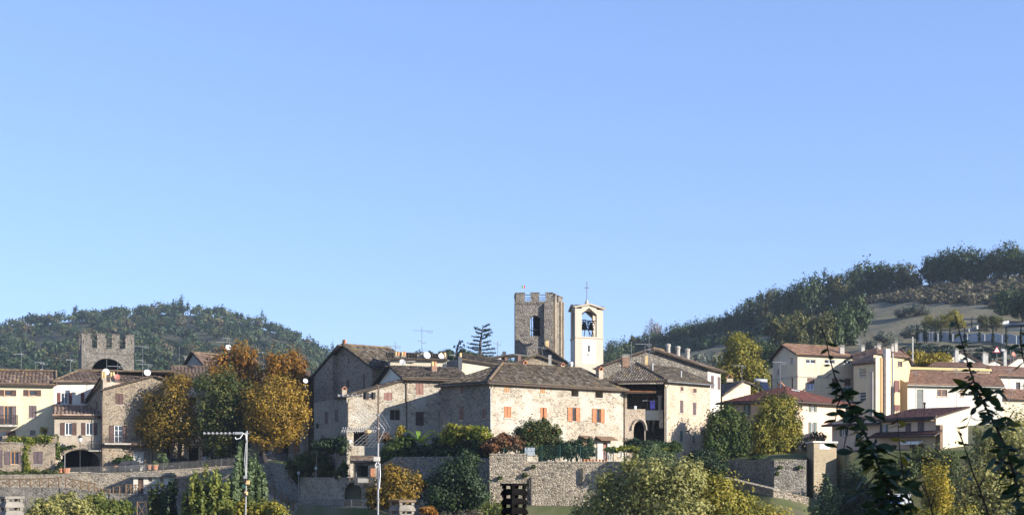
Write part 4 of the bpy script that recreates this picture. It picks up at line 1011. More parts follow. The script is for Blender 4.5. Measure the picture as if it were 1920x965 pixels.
    def merlon(c0, c1, n_, zz_=zt):
        mb = MB(); c0, c1 = Vector(c0), Vector(c1); q = [c0, c1, c1 + n_ * th, c0 + n_ * th]; m0 = [V3(p, zg - .01) for p in q]; m1 = [V3(p, zz_) for p in q]; mb.hexa(m0, m1)
        q2 = [c0 - n_ * .07 - (c1 - c0).normalized() * .06, c1 - n_ * .07 + (c1 - c0).normalized() * .06, c1 + n_ * (th + .07) + (c1 - c0).normalized() * .06, c0 + n_ * (th + .07) - (c1 - c0).normalized() * .06]; mb.hexa([V3(p, zz_ + .002) for p in q2], [V3(p, zz_ + .13) for p in q2]); mb.build("merlon", M["stone_low"], h.root)
    for a, b in ((153, 169.2), (182, 197.2), (209.8, 224), (236, 251.2)):
        ua, ub = f.hit(a, 640)[0], f.hit(b, 640)[0]; pa, pb = f.A + d1 * ua, f.A + d1 * ub; merlon(pa, pb, inn)
        off = inn * (Bk - Rr).length; merlon(pb + off, pa + off, -inn)
    sd = (Lf - K).normalized(); W_ = (Lf - K).length
    for t0, t1 in ((.15, .32), (.46, .62), (.8, .99)):
        merlon(K + sd * W_ * t1, K + sd * W_ * t0, f.d); merlon(Rr + sd * W_ * t0, Rr + sd * W_ * t1, -f.d)
    mb = MB()
    for zq in (zz(634, 214), zz(641, 214), zz(648, 214)):
        q = [p + (((K + Rr + Bk + Lf) / 4) - p) * .12 for p in (K, Rr, Bk, Lf)]; mb.tube([V3(p, zq) for p in q + q[:1]], .035, 4)
    for i in range(9):
        p = q[0].lerp(q[1], i / 8); mb.tube([V3(p, zg - .8), V3(p, zz(630, 214))], .035, 4)
    mb.build("railing", M["metal_dark"], h.root)
    for a, b in ((156.2, 157.4), (246, 247.2)):
        mb = MB(); f.slab(mb, f.hit(a, 640)[0], f.hit(b, 640)[0], zz(645, 214), zz(636, 214), -.01, .012); mb.build("arrow_slit", M["interior_shade"], h.root)
    h.finish()
left_houses()

# ------------------------------------------------------------------ the middle of the village
def pts_line(a, b, t): return a + (b - a) * t
def middle_houses():
    # dark gabled house
    A, K = xy(597, 176), xy(697.5, 168); zl, zk = zz(706, 176), zz(690, 168); Mi = pts_line(A, K, .49); za = zz(650.5, 172); dirn = Vector((.743, .669)); Ln = 7.2
    h = House("house", "tall dark stone gabled house with slit windows left of the village centre", V3(K, 3)); f = h.face(A, K)
    for x0, y0, x1, y1 in ((625, 672, 627.5, 682), (619, 709, 622, 732), (653, 672, 655.2, 682), (650.5, 711, 654, 727), (681, 700, 684, 728)): f.plain(x0, y0, x1, y1, M["frame_wood"], M["interior_shade"], sill=False, mull=False, rec=.2)
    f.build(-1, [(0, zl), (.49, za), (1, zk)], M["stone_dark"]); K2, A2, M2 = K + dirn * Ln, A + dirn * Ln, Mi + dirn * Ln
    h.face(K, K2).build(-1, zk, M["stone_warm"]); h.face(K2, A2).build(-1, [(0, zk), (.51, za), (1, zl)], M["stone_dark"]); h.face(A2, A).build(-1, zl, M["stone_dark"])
    u = f.hit(632, 690)[0]; m = MB(); zs = [zl + .0, zl + (za - zl) * (u / f.L / .49)]; m.hexa([f.at(0, -1, .7), f.at(u, -1, .7), f.at(u, -1, -.05), f.at(0, -1, -.05)], [f.at(0, zs[0], .7), f.at(u, zs[1], .7), f.at(u, zs[1], -.05), f.at(0, zs[0], -.05)])
    m.build("buttress_wall", M["stone_dark"], h.root)
    r = Roof(h, M["tile_grey"], .30, .45, .07); r.plane([V3(K, zk), V3(K2, zk), V3(M2, za), V3(Mi, za)], [.55, .2, 0, .35]); r.plane([V3(A2, zl), V3(A, zl), V3(Mi, za), V3(M2, za)], [.5, .9, 0, .2]); r.ridge(V3(Mi, za + .08), V3(M2, za + .08)); r.gutter(0)
    r.build(); h.chimney(P(645.5, 655, 173.4), (.75, .6, .75), M["brick"], (f.d.x, f.d.y, 0), None, 2); h.finish()
    # narrow brown house at its left foot
    A, B = xy(574, 182), xy(600, 178.5); zA, zB = zz(713, 182), zz(704, 178.5); h = House("house", "narrow brown house squeezed against the left side of the dark gabled house", V3(B, 2.5)); f = h.face(A, B)
    f.plain(583, 728, 587, 745, M["frame_wood"], sill=False, mull=False); f.plain(583, 772, 588, 798, M["frame_wood"], M["interior_shade"], sill=False, mull=False); f.build(-1, [(0, zA), (1, zB)], M["stone_warm"]); C, D = xy(606, 188), xy(578, 190); h.face(D, A).build(-1, zA, M["stone_warm"])
    r = Roof(h, M["tile_left"], .4, .5, .08); r.plane([V3(D, zA), V3(A, zA), V3(B, zB), V3(C, zB)], [.5, .4, 0, .2]); r.build(); h.finish()
    # stone house with the lit front and the shed roof
    Lc, K, E = xy(589, 154.5), xy(650, 142.2), xy(880, 147.2); h = House("house", "stone house with slanting shed roof and red brown shutters, left of the large cream house", V3(K, 1.5))
    zL, zK = zz(757, 154.5), zz(745.5, 142.2); g = h.face(Lc, K)
    for x0, y0, x1, y1 in ((609.5, 771, 614.5, 793.5), (628.5, 768, 633.5, 790.5)): g.closed(x0, y0, x1, y1, M["sh_brown"], 1, sill=False)
    g.plain(634, 811, 636.5, 820, M["frame_wood"], M["interior_shade"], sill=False, mull=False)
    f = h.face(K, E); f.closed(719.7, 735.5, 735.5, 750.5, M["sh_dusty"]); f.plain(731, 767.5, 750.5, 787.5, M["frame_wood"], M["interior_shade"]); f.closed(779.8, 718, 794.2, 740.5, M["sh_dusty"]); f.closed(823.8, 729, 833, 741.5, M["sh_dusty"]); f.door(779.5, 771.5, 795, 797, M["sh_brown"]); f.hole(663, 808, 691, 835, 1.2)
    uq = f.hit(761, 720)[0] / f.L; ul = f.hit(759, 720)[0] / f.L; zs = zz(714.5, f.at(ul * f.L, 0).y); zr = zz(711.5, f.at(uq * f.L, 0).y)
    f.build(-5, [(0, zK), (ul, zs), (uq, zr + .02), (1, zr + .02)], M["stone_main"]); g.build(-5, [(0, zL), (1, zK)], M["stone_dark"])
    bk = Vector((-(E - K).y, (E - K).x)).normalized() * 9; K2, E2, L2 = K + bk, E + bk, Lc + bk * .2
    h.face(E, E2).build(-1, zr, M["stone_main"])
    r = Roof(h, M["tile_grey"], .30, .45, .07); Q = V3(f.A + f.d * (uq * f.L), zr)
    pq = V3(f.A + f.d * (ul * f.L), zs); back = V3(bk.normalized() * 3.6, 0)
    r.plane([pq + back, V3(K, zK) + Vector((bk.normalized().x, bk.normalized().y, 0)) * 7 - Vector((.0, 0, 0)), V3(K, zK), pq] if False else [V3(K, zK) + back, V3(K, zK), pq, pq + back], [.35, .45, 0, .2])
    rz = zr + 1.55; q1 = Q + V3(bk.normalized() * 4.6, 0) + Vector((-1.2, 0, 1.55)); q2 = V3(E, rz) + V3(bk.normalized() * 4.6, 0)
    a0 = Q - V3(f.d * .25, 0); r.plane([a0, V3(E, zr), q2, Vector((a0.x, a0.y, rz)) + V3(bk.normalized() * 4.6, 0)], [.5, .2, 0, .3]); ap = Vector((a0.x, a0.y, rz)) + V3(bk.normalized() * 4.6, 0)
    b0 = Vector((a0.x, a0.y, zr)) + V3(bk.normalized() * 9.2, 0); r.plane([V3(E, zr) + V3(bk.normalized() * 9.2, 0), b0, ap, q2], [.4, .6, 0, .2]); r.gutter(1)
    gA, gB = Vector((b0.x, b0.y)), Vector((a0.x, a0.y)); gg = h.face(gA, gB); gg.build(3, [(0, zr), (.5, rz - .05), (1, zr)], M["white_old"]); r.build()
    h.chimney(P(645, 744, 144.5), (.5, .45, .75), M["brick_pale"], (f.d.x, f.d.y, 0), "gable"); h.chimney(P(813.3, 703, 148.6), (.6, .5, .98), M["brick"], (f.d.x, f.d.y, 0), None, 2)
    f.pipe(762, 713, 805, r=.08); f.pipe(652, 748, 800, r=.05); MB().poly([f.at(f.hit(653, 825)[0], zz(829.5, 142.5), .02), f.at(f.hit(660, 825)[0], zz(829.5, 142.5), .02), f.at(f.hit(660, 825)[0], zz(824.5, 142.5), .02), f.at(f.hit(653, 825)[0], zz(824.5, 142.5), .02)]).build("plaque", M["plaque"], h.root); h.finish()
    # long pale house behind it
    A, B, C = xy(732, 163), xy(836, 163.6), xy(950, 165.5); za, zb, zc = zz(676, 163), zz(678, 163.6), zz(690, 165.5); h = House("house", "long beige house with pots on its tiled eaves behind the middle roofs", V3(B, 4))
    A_ = xy(728, 170); h.face(A_, A).build(3, za, M["beige"]); h.face(A, B).build(3, [(0, za), (1, zb)], M["beige"]); B3, C3 = xy(864, 163.8), C; h.face(B3, C3).build(3, [(0, zz(677, 163.8)), (1, zc)], M["beige"]); h.face(xy(836, 163.6), xy(838, 167.5)).build(3, zb, M["grey_render"]); h.face(xy(838, 167.4), xy(866, 167.6)).build(3, zb + .4, M["grey_render"])
    r = Roof(h, M["tile_grey"], .36, .5, .09); r.plane([V3(A, za), V3(B, zb), V3(xy(836, 170), zb + 1.1), V3(A_, za + 1.3)], [.35, .2, 0, .3]); r.plane([V3(B3, zz(677, 163.8)), V3(C3, zc), V3(xy(950, 171), zc + 1.1), V3(xy(864, 170), zc + 1.9)], [.35, .2, 0, .1]); r.build()
    ux = (1, .02, 0)
    for px, py, w, n_ in ((744.5, 673, .55, 2), (756.5, 673, .55, 2), (785.5, 674, .4, 0), (791.5, 671, .35, 0), (827, 675, .35, 1), (834, 675, .42, 1)):
        h.chimney(P(px, py, 164.6) - Vector((0, 0, .2)), (w, .42, .62 if n_ else .8), M["brick_pale"], ux, None, n_)
    h.chimney(P(863, 693, 162.8), (.45, .5, 1.5), M["slate"], ux, None, 1); m = MB(); m.box(P(734, 678, 162.9) + Vector((1.2, .5, 0)), (3.2, .9, .12)); m.build("coping", M["concrete"], h.root); h.finish()
    # open roof loggia
    A, B = xy(884, 174), xy(992, 176); z0 = zz(690, 174); h = House("house", "house with an open roof terrace under a thin slanting canopy", V3(xy(940, 175), 4)); h.face(A, B).build(3, z0 + .3, M["stone_warm"]); h.face(xy(884, 181), A).build(3, z0, M["stone_warm"]); h.face(xy(884, 180.9), xy(994, 182)).build(3, z0 + 1.2, M["beige"])
    c0, c1, c2 = P(893, 674, 173), P(962, 664.5, 174), P(995, 668.5, 175.5); o_ = Vector((.6, 6.5, .25)); m = MB()
    for a, b in ((c0, c1), (c1, c2)): m.hexa([a, b, b + o_, a + o_], [p + Vector((0, 0, .14)) for p in (a, b, b + o_, a + o_)])
    m.build("canopy", M["lead"], h.root)
    for px, w_ in ((905, .3), (922, .3), (949, .34), (974, .4)):
        p = V3(xy(px, 174.4), z0); MB().box(p, (w_, .35, zz(interp(px, [(893, 674), (962, 665), (995, 669)]), 174.2) - z0 + .05)).build("column", M["brick"], h.root)
    MB().box(V3(xy(936, 174.2), zz(682, 174)), (.5, .1, .75)).build("panel", M["frame_white"], h.root); h.finish()
    # stone gable behind the main ridge
    A, B = xy(944, 160), xy(1080, 162.5); zA, zB = zz(693, 160), zz(694, 162.5); h = House("house", "low stone gable just behind the ridge of the large cream house", V3(xy(1005, 161), 4)); h.face(A, B).build(2, [(0, zA), (.46, zz(669, 161)), (1, zB)], M["stone_warm"])
    r = Roof(h, M["tile_grey"], .32, .45, .07); pk = V3(pts_line(A, B, .46), zz(669, 161)); bkv = Vector((-.3, 8, 0)); r.plane([V3(A, zA) + bkv, V3(A, zA), pk, pk + bkv], [.3, .4, 0, .1]); r.plane([V3(B, zB), V3(B, zB) + bkv, pk + bkv, pk], [.3, .1, 0, .4]); r.build()
    MB().box(P(1031, 694, 158.5), (.34, .3, 1.75)).build("post", M["concrete"], h.root); MB().lathe(P(1070, 694, 157), [(.22, 0), (.22, .45), (.3, .7), (.27, .95)], 8).build("chimney_pot", M["concrete_pale"], h.root); h.finish()
    # slate roofed house at the tower's foot
    A, K, C = xy(1000, 194), xy(1021, 186), xy(1068, 190); zk = zz(681, 190); za = zz(651, 188)
    h = House("house", "grey slate roofed house at the foot of the battlemented tower", V3(K, 6)); h.face(xy(998, 190), xy(1064, 190.5)).build(3, [(0, zz(683, 190)), (.36, za), (1, zz(682, 190))], M["slate"]); r = Roof(h, M["slate"], .6, .6, .03)
    r.plane([P(1067, 683, 189.5), P(1067, 683, 189.5) + Vector((0, 8, 0)), P(1021, 650.5, 189.5) + Vector((0, 8, 0)), P(1021, 650.5, 189.5)], [.3, .2, 0, .1]); r.plane([P(996, 684, 189.5) + Vector((0, 8, 0)), P(996, 684, 189.5), P(1021, 650.5, 189.5), P(1021, 650.5, 189.5) + Vector((0, 8, 0))], [.3, .1, 0, .2]); r.build()
    h.chimney(P(1026, 651, 191), (.5, .5, .9), M["pot_yellow"], cap=None); h.finish()
middle_houses()

def towers():
    # battlemented stone tower: front in raking light, right face with two pilasters
    Lb, K, Rr = xy(964.5, 223), xy(966, 216.3), xy(1037, 216.0); R2 = xy(1055, 220.2); Bk = R2 + (Lb - K)
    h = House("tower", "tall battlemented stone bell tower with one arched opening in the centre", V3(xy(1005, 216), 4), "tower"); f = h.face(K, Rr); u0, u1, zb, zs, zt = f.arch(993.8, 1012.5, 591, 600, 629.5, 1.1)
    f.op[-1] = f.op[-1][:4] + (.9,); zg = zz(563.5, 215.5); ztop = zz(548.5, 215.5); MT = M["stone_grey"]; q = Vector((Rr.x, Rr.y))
    # front wall with a real opening one can see through
    f.h.darks = MB(); f.build(2, zg, MT); h.darks = MB()
    s = h.face(Rr, R2); s.build(2, zg, MT); lf = h.face(Lb, K); lf.build(2, zg, MT); b = h.face(R2, Bk); b.hole(0, 0, 0, 0) if False else None
    bw = h.face(R2, Lb + (R2 - Rr)); B0 = h.face(R2, Bk); uw = B0.L; B0.build(2, zg, MT); h.darks = MB(); bf = h.face(Bk, Lb); bf.op.append((bf.L * .60, bf.L * .72, zz(640, 226), zz(588, 226), .45)); bf.build(2, zg, MT)
    MB().prism([K, Rr, R2, Bk, Lb], zg - .6, zg - .3).build("roof_deck", M["concrete"], h.root); MB().prism([pts_line(p, (K + R2) / 2, .05) for p in (K, Rr, R2, Bk, Lb)], zz(632, 216) - .3, zz(632, 216)).build("floor_slab", M["concrete"], h.root)
    th = .8
    def merlon(fc, a, b_, zt_=ztop):
        m = MB(); fc.slab(m, a, b_, zg, zt_, -th, .0); fc.slab(m, a - .07, b_ + .07, zt_ + .002, zt_ + .14, -th - .07, .08); m.build("merlon", MT, h.root)
    for a, b_ in ((967.3, 983.5), (995, 1010.8), (1023, 1036.8)): merlon(f, f.hit(a, 555)[0], f.hit(b_, 555)[0])
    Ls = s.L; merlon(s, .9, Ls * .38, ztop - .1); merlon(s, Ls * .55, Ls * .98, ztop - .2)
    for i in range(3): merlon(B0, uw * (.06 + .36 * i), uw * (.26 + .36 * i), ztop - .2)
    for i in range(2): merlon(lf, lf.L * (.1 + .45 * i), lf.L * (.4 + .45 * i))
    m = MB(); f.slab(m, f.hit(1020.5, 600)[0], f.hit(1036.5, 600)[0], 2, zz(572, 216), 0, .45); m.hexa([f.at(f.hit(1020.5, 600)[0], zz(572, 216) + .01, .45), f.at(f.L - .02, zz(572, 216) + .01, .45), f.at(f.L - .02, zz(572, 216) + .01, 0), f.at(f.hit(1020.5, 600)[0], zz(572, 216) + .01, 0)], [f.at(f.hit(1020.5, 600)[0], zz(568, 216), .05), f.at(f.L - .02, zz(568, 216), .05), f.at(f.L - .02, zz(568, 216), 0), f.at(f.hit(1020.5, 600)[0], zz(568, 216), 0)]); m.build("buttress", MT, h.root)
    for a, b_ in ((.02, .2), (.62, .78), (.9, .99)):
        m = MB(); s.slab(m, Ls * a, Ls * b_, 2, zg + .3, 0, .3); m.build("pilaster", M["stone_warm"], h.root)
    for x0, x1 in ((983.5, 995), (1010.8, 1023)):
        m = MB()
        for y in (552, 557, 561): f.slab(m, f.hit(x0, 555)[0], f.hit(x1, 555)[0], zz(y, 216) - .05, zz(y, 216) + .05, -.4, -.3)
        m.build("railing", M["metal"], h.root)
    m = MB(); um = f.hit(1003, 610)[0]
    for k in range(5):
        z = zb + .3 + k * .55; m.tube([f.at(um - .7 + .1 * k, z, -1.6), f.at(um + .1 * k, z + .3, -1.3)], .05, 4)
    m.tube([f.at(um + .15, zb, -1), f.at(um - .35, zt - .4, -1.3)], .07, 4); m.tube([f.at(um - .6, zb, -1.4), f.at(um - .6, zt, -1.4)], .05, 4); f.slab(m, u0, u1, zb + .9, zb + 1.0, -.25, -.15); m.build("bell_frame", M["metal_dark"], h.root)
    for x0, x1, y0, y1 in ((971, 974, 637, 648),):
        m = MB(); m.hexa([f.at(f.hit(972, 640)[0], zz(637, 215), .02), f.at(f.hit(974, 640)[0], zz(637, 215), .02), f.at(f.hit(974, 640)[0], zz(637, 215), 0), f.at(f.hit(972, 640)[0], zz(637, 215), 0)], [f.at(f.hit(972, 640)[0], zz(635, 215), .5), f.at(f.hit(982, 640)[0], zz(645, 215), .5), f.at(f.hit(982, 640)[0], zz(645, 215), 0), f.at(f.hit(972, 640)[0], zz(635, 215), 0)]); m.build("spout", M["metal_dark"], h.root)
    h.finish()
    p = P(978, 549, 218); t = thing("flag", "small green white and red flag on a pole atop the battlemented tower", "flag", p - Vector((0, 0, .9))); MB().tube([p - Vector((0, 0, 1.1)), p + Vector((0, 0, 1.35))], .035, 6).build("pole", M["metal"], t)
    for i, c in enumerate(("flag_green", "flag_white", "flag_red")):
        a = p + Vector((.05 + .17 * i, 0, .72)); m = MB(); y0, y1 = .03 * math.sin(i * 2), .03 * math.sin(i * 2 + 2); m.hexa([a + Vector((0, y0, 0)), a + Vector((.168, y1, -.02)), a + Vector((.168, y1 + .02, -.02)), a + Vector((0, y0 + .02, 0))], [a + Vector((0, y0, .5)), a + Vector((.168, y1, .48)), a + Vector((.168, y1 + .02, .48)), a + Vector((0, y0 + .02, .5))]); m.build("flag_cloth", M[c], t)
    # cream bell tower
    K, Rr, Lb = xy(1078.3, 203), xy(1131, 205.5), xy(1069.8, 208); Bk = Rr + (Lb - K); h = House("tower", "cream bell tower with gabled open belfry and iron cross", V3(xy(1100, 205), 5), "tower"); f = h.face(K, Rr)
    fs = [f, h.face(Rr, Bk), h.face(Bk, Lb), h.face(Lb, K)]; zm = zz(632, 204); ze = zz(588, 204); zr = zz(579, 204); MC = M["bell_cream"]
    for i, fc in enumerate(fs):
        fc.build(2, zm, MC); m = MB(); L_ = fc.L; u0, u1 = L_ * .26, L_ * .76
        a, b_ = L_ * .24, L_ * .74; m.hexa([fc.at(a, zz(681, 204), .02), fc.at(b_, zz(681, 204), .02), fc.at(b_, zz(681, 204), 0), fc.at(a, zz(681, 204), 0)], [fc.at(a, zz(637, 204), .02), fc.at(b_, zz(637, 204), .02), fc.at(b_, zz(637, 204), 0), fc.at(a, zz(637, 204), 0)]); pn = m.build("panel", M["bell_white"], h.root)
        if i == 0:
            m = MB(); us, ue = fc.hit(1102.3, 650)[0], fc.hit(1105.8, 650)[0]; fc.slab(m, us, ue, zz(659, 204), zz(647, 204), .0, .03); m.build("slit_window", M["interior_shade"], pn)
            m = MB(); fc.slab(m, us - .05, ue + .05, zz(666, 204), zz(662, 204), .0, .12); m.build("sill", M["bell_cream"], pn)
        m = MB(); fc.slab(m, -.03, L_ + .03, zm - .12, zm + .1, -.1, .09); m.build("cornice", MC, h.root)
    pw = f.L * .235; cs = [K, Rr, Bk, Lb]; ctr = (K + Rr + Bk + Lb) / 4
    for i, p in enumerate(cs):
        e1 = (cs[(i + 1) % 4] - p).normalized() * pw; e0 = (cs[i - 1] - p).normalized() * pw; MB().prism([p, p + e1, p + e1 + e0, p + e0], zm + .1, zr).build("pier", MC, h.root)
    for fc in fs:                                              # the gabled arch over each opening
        m = MB(); L_ = fc.L; a, b_ = pw, L_ - pw; mid = L_ / 2; zp = zz(576.5, 204); zt_ = zz(571.5, 204)
        for (ua, za_, ub, zb_) in ((a, ze, mid, zp), (mid, zp, b_, ze)):
            ta = zr + (zt_ - zr) * (1 - abs(ua - mid) / mid); tb = zr + (zt_ - zr) * (1 - abs(ub - mid) / mid); m.hexa([fc.at(ua, za_, 0), fc.at(ub, zb_, 0), fc.at(ub, zb_, -.5), fc.at(ua, za_, -.5)], [fc.at(ua, ta, 0), fc.at(ub, tb, 0), fc.at(ub, tb, -.5), fc.at(ua, ta, -.5)])
        m.build("gable", MC, h.root); m = MB()
        for ua, ub in ((-.25, mid), (mid, L_ + .25)):
            ta = zr + .03 + (zt_ - zr) * (1 - abs(ua - mid) / mid) * (1 if 0 <= ua <= L_ else 0); tb = zr + .03 + (zt_ - zr) * (1 - abs(ub - mid) / mid) * (1 if 0 <= ub <= L_ else 0)
            m.hexa([fc.at(ua, ta, .28), fc.at(ub, tb, .28), fc.at(ub, tb, -.1), fc.at(ua, ta, -.1)], [fc.at(ua, ta + .22, .32), fc.at(ub, tb + .22, .32), fc.at(ub, tb + .22, -.1), fc.at(ua, ta + .22, -.1)])
        m.build("moulding", MC, h.root); c3 = V3(ctr, zt_ + .35); m = MB()
        for ua, ub in ((-.2, mid), (mid, L_ + .2)):
            m.poly([fc.at(ua, zr + .27 + (zt_ - zr) * (0 if ua < mid - .1 else 1), .3), fc.at(ub, zr + .27 + (zt_ - zr) * (1 if ub < L_ else 0), .3), c3])
        m.build("roof", M["lead"], h.root)
    c3 = V3(ctr, zz(571.5, 204) + .3); MB().lathe(c3, [(.42, -.1), (.3, .3), (.13, .8), (.1, .85)], 8).build("finial", M["concrete"], h.root)
    m = MB(); m.box(c3 + Vector((0, 0, .8)), (.1, .1, 2.7)).box(c3 + Vector((0, 0, 2.55)), (.75, .09, .1)); m.build("cross", M["metal"], h.root)
    zb = zz(612, 204); m = MB()
    for d in (-.25, .55): m.tube([V3(ctr, zb + 1.0 + d * .2) - V3(f.d * 1.5, 0) + V3(f.n * d, 0), V3(ctr, zb + 1.0 + d * .2) + V3(f.d * 1.5, 0) + V3(f.n * d, 0)], .07, 5)
    for d in (-1.4, -.5, .5, 1.4): m.tube([V3(ctr + f.d * d, zm), V3(ctr + f.d * d * .4, zb + 1.2)], .06, 5)
    m.tube([V3(ctr + f.d * 1.2, zm), V3(ctr + f.d * -.6, zb + 1)], .06, 5); m.build("bell_frame", M["metal_dark"], h.root)
    for d, s_ in ((-.45, 1.0), (.75, .8)):
        c = V3(ctr + f.d * d, zb - .2); b_ = MB().lathe(c, [(.62 * s_, 0), (.55 * s_, .12), (.40 * s_, .5), (.34 * s_, .85), (.2 * s_, 1.0), (.05, 1.05)], 14).build("bell", M["bronze"], h.root, True)
        MB().tube([c + Vector((.7 * s_ * math.cos(q), .1, .95 + .55 * s_ * math.sin(q))) for q in np.linspace(0, 6.2, 15)], .05, 5).build("bell_wheel", M["metal_dark"], b_)
    h.finish()
towers()

def main_house():
    A, B, C, D = xy(826, 141), xy(917.5, 136), xy(1172, 148), xy(1095, 155.5); ze = zz(718.3, 136)
    h = House("house", "large cream stone house with orange shutters, the biggest house front in the village", V3(B, 1.25)); lf = h.face(A, B); f = h.face(B, C)
    lf.closed(863.3, 726, 868.5, 738.5, M["sh_dusty"], 1); lf.closed(861.3, 762, 869, 787, M["sh_dusty"]); lf.closed(904, 767, 910, 784, M["sh_dusty"], 2)
    for k, (x0, y0, x1, y1) in enumerate(((945, 724.5, 954.5, 736), (1012.5, 726, 1022.5, 738))): f.closed(x0, y0, x1, y1, M["sh_wood"], 2)
    for x0, y0, x1, y1 in ((1071.3, 729, 1084.8, 743), (1116.5, 731.3, 1130.5, 745.5)): f.hole(x0, y0, x1, y1, 1.3); u0, u1, z0, z1 = f.rect(x0, y0, x1, y1); f.sill(h.root, u0, u1, z0)
    f.closed(945, 761.5, 958.5, 783, M["sh_orange"]); f.closed(1013, 763.5, 1025.2, 783.8, M["sh_orange"], 2, gap=.12)
    f.opened(1064, 1072.8, 1079.2, 1087, 763.5, 789.5, M["sh_orange"], M["frame_wood"], mull=False); f.opened(1110, 1118.3, 1125.3, 1133, 765.8, 792, M["sh_orange"], M["frame_wood"], mull=False)
    f.door(1129, 829, 1138, 861, M["sh_dusty"]); f.door(1092, 826, 1099, 858, M["sh_wood"])
    for a, b in ((1119, 1129), (1138, 1142)):
        m = MB(); f.slab(m, f.hit(a, 840)[0], f.hit(b, 840)[0], .5, zz(827, 146), .0, .12); m.build("door_surround", M["white"], h.root)
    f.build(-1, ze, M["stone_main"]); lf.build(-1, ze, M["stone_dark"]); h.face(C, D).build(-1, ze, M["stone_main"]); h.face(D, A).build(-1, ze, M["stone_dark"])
    R1, R2 = xy(942, 142.6), xy(1087, 150.2); zr = zz(686.5, 142.6) ; R1, R2 = V3(R1, zr), V3(R2, zr - .05)
    a, b, c, d = (V3(p, ze) for p in (A, B, C, D))
    r = Roof(h, M["tile_grey"], .24, .40, .06); r.plane([b, c, R2, R1], [.45, 0, 0, 0]); r.plane([a, b, R1], [.5, 0, 0]); r.plane([c, d, R2], [.5, 0, 0]); r.plane([d, a, R1, R2], [.4, 0, 0, 0])
    up = Vector((0, 0, .06)); r.ridge(R1 + up, R2 + up, .11).ridge(b + up, R1 + up, .14).ridge(c + up, R2 + up, .11); r.gutter(0).gutter(1); r.build()
    m1 = pts_line(R1, R2, .48) + up; m2 = pts_line(b, c, .47) + Vector((0, -.1, .12)); mb = MB(); n = 14                       # lichened step in the roof
    for i in range(n):
        p, q = m1.lerp(m2, i / n), m1.lerp(m2, (i + 1.05) / n); k0 = len(mb.v); mb.tube([p, q], [.09, .10], 6); mb.a += [random.random()] * (len(mb.v) - k0)
    mb.build("ridge_cap", M["ridge"], h.root)
    ux = (f.d.x, f.d.y, 0)
    for px, py, w, hh, mt in ((982, 691, .55, .5, "brick_pale"), (1052.5, 693, .5, .42, "brick_pale"), (1124, 713.5, .62, 1.1, "brick_pale")):
        Yc = interp(px, [(942, 143), (1087, 150), (1124, 148.6)]); h.chimney(P(px, py, Yc) - Vector((0, 0, .2)), (w, .5, hh + .2), M[mt], ux, "gable")
    f.pipe(918.6, 722, 850, M["metal"]); f.pipe(1170, 735, 850, M["copper"])
    for px0, px1, y0, y1 in ((1116, 1148, 819, 826), (1085, 1104, 818.5, 823)):
        u0, u1 = f.hit(px0, 822)[0], f.hit(px1, 822)[0]; z1, z0 = zz(y0, 146.6), zz(y1, 146.4); m = MB(); m.hexa([f.at(u0, z0, .9), f.at(u1, z0, .9), f.at(u1, z1, 0), f.at(u0, z1, 0)], [f.at(u0, z0 + .08, .9), f.at(u1, z0 + .08, .9), f.at(u1, z1 + .08, 0), f.at(u0, z1 + .08, 0)]); m.build("door_canopy", M["timber"], h.root)
    h.finish()
main_house()

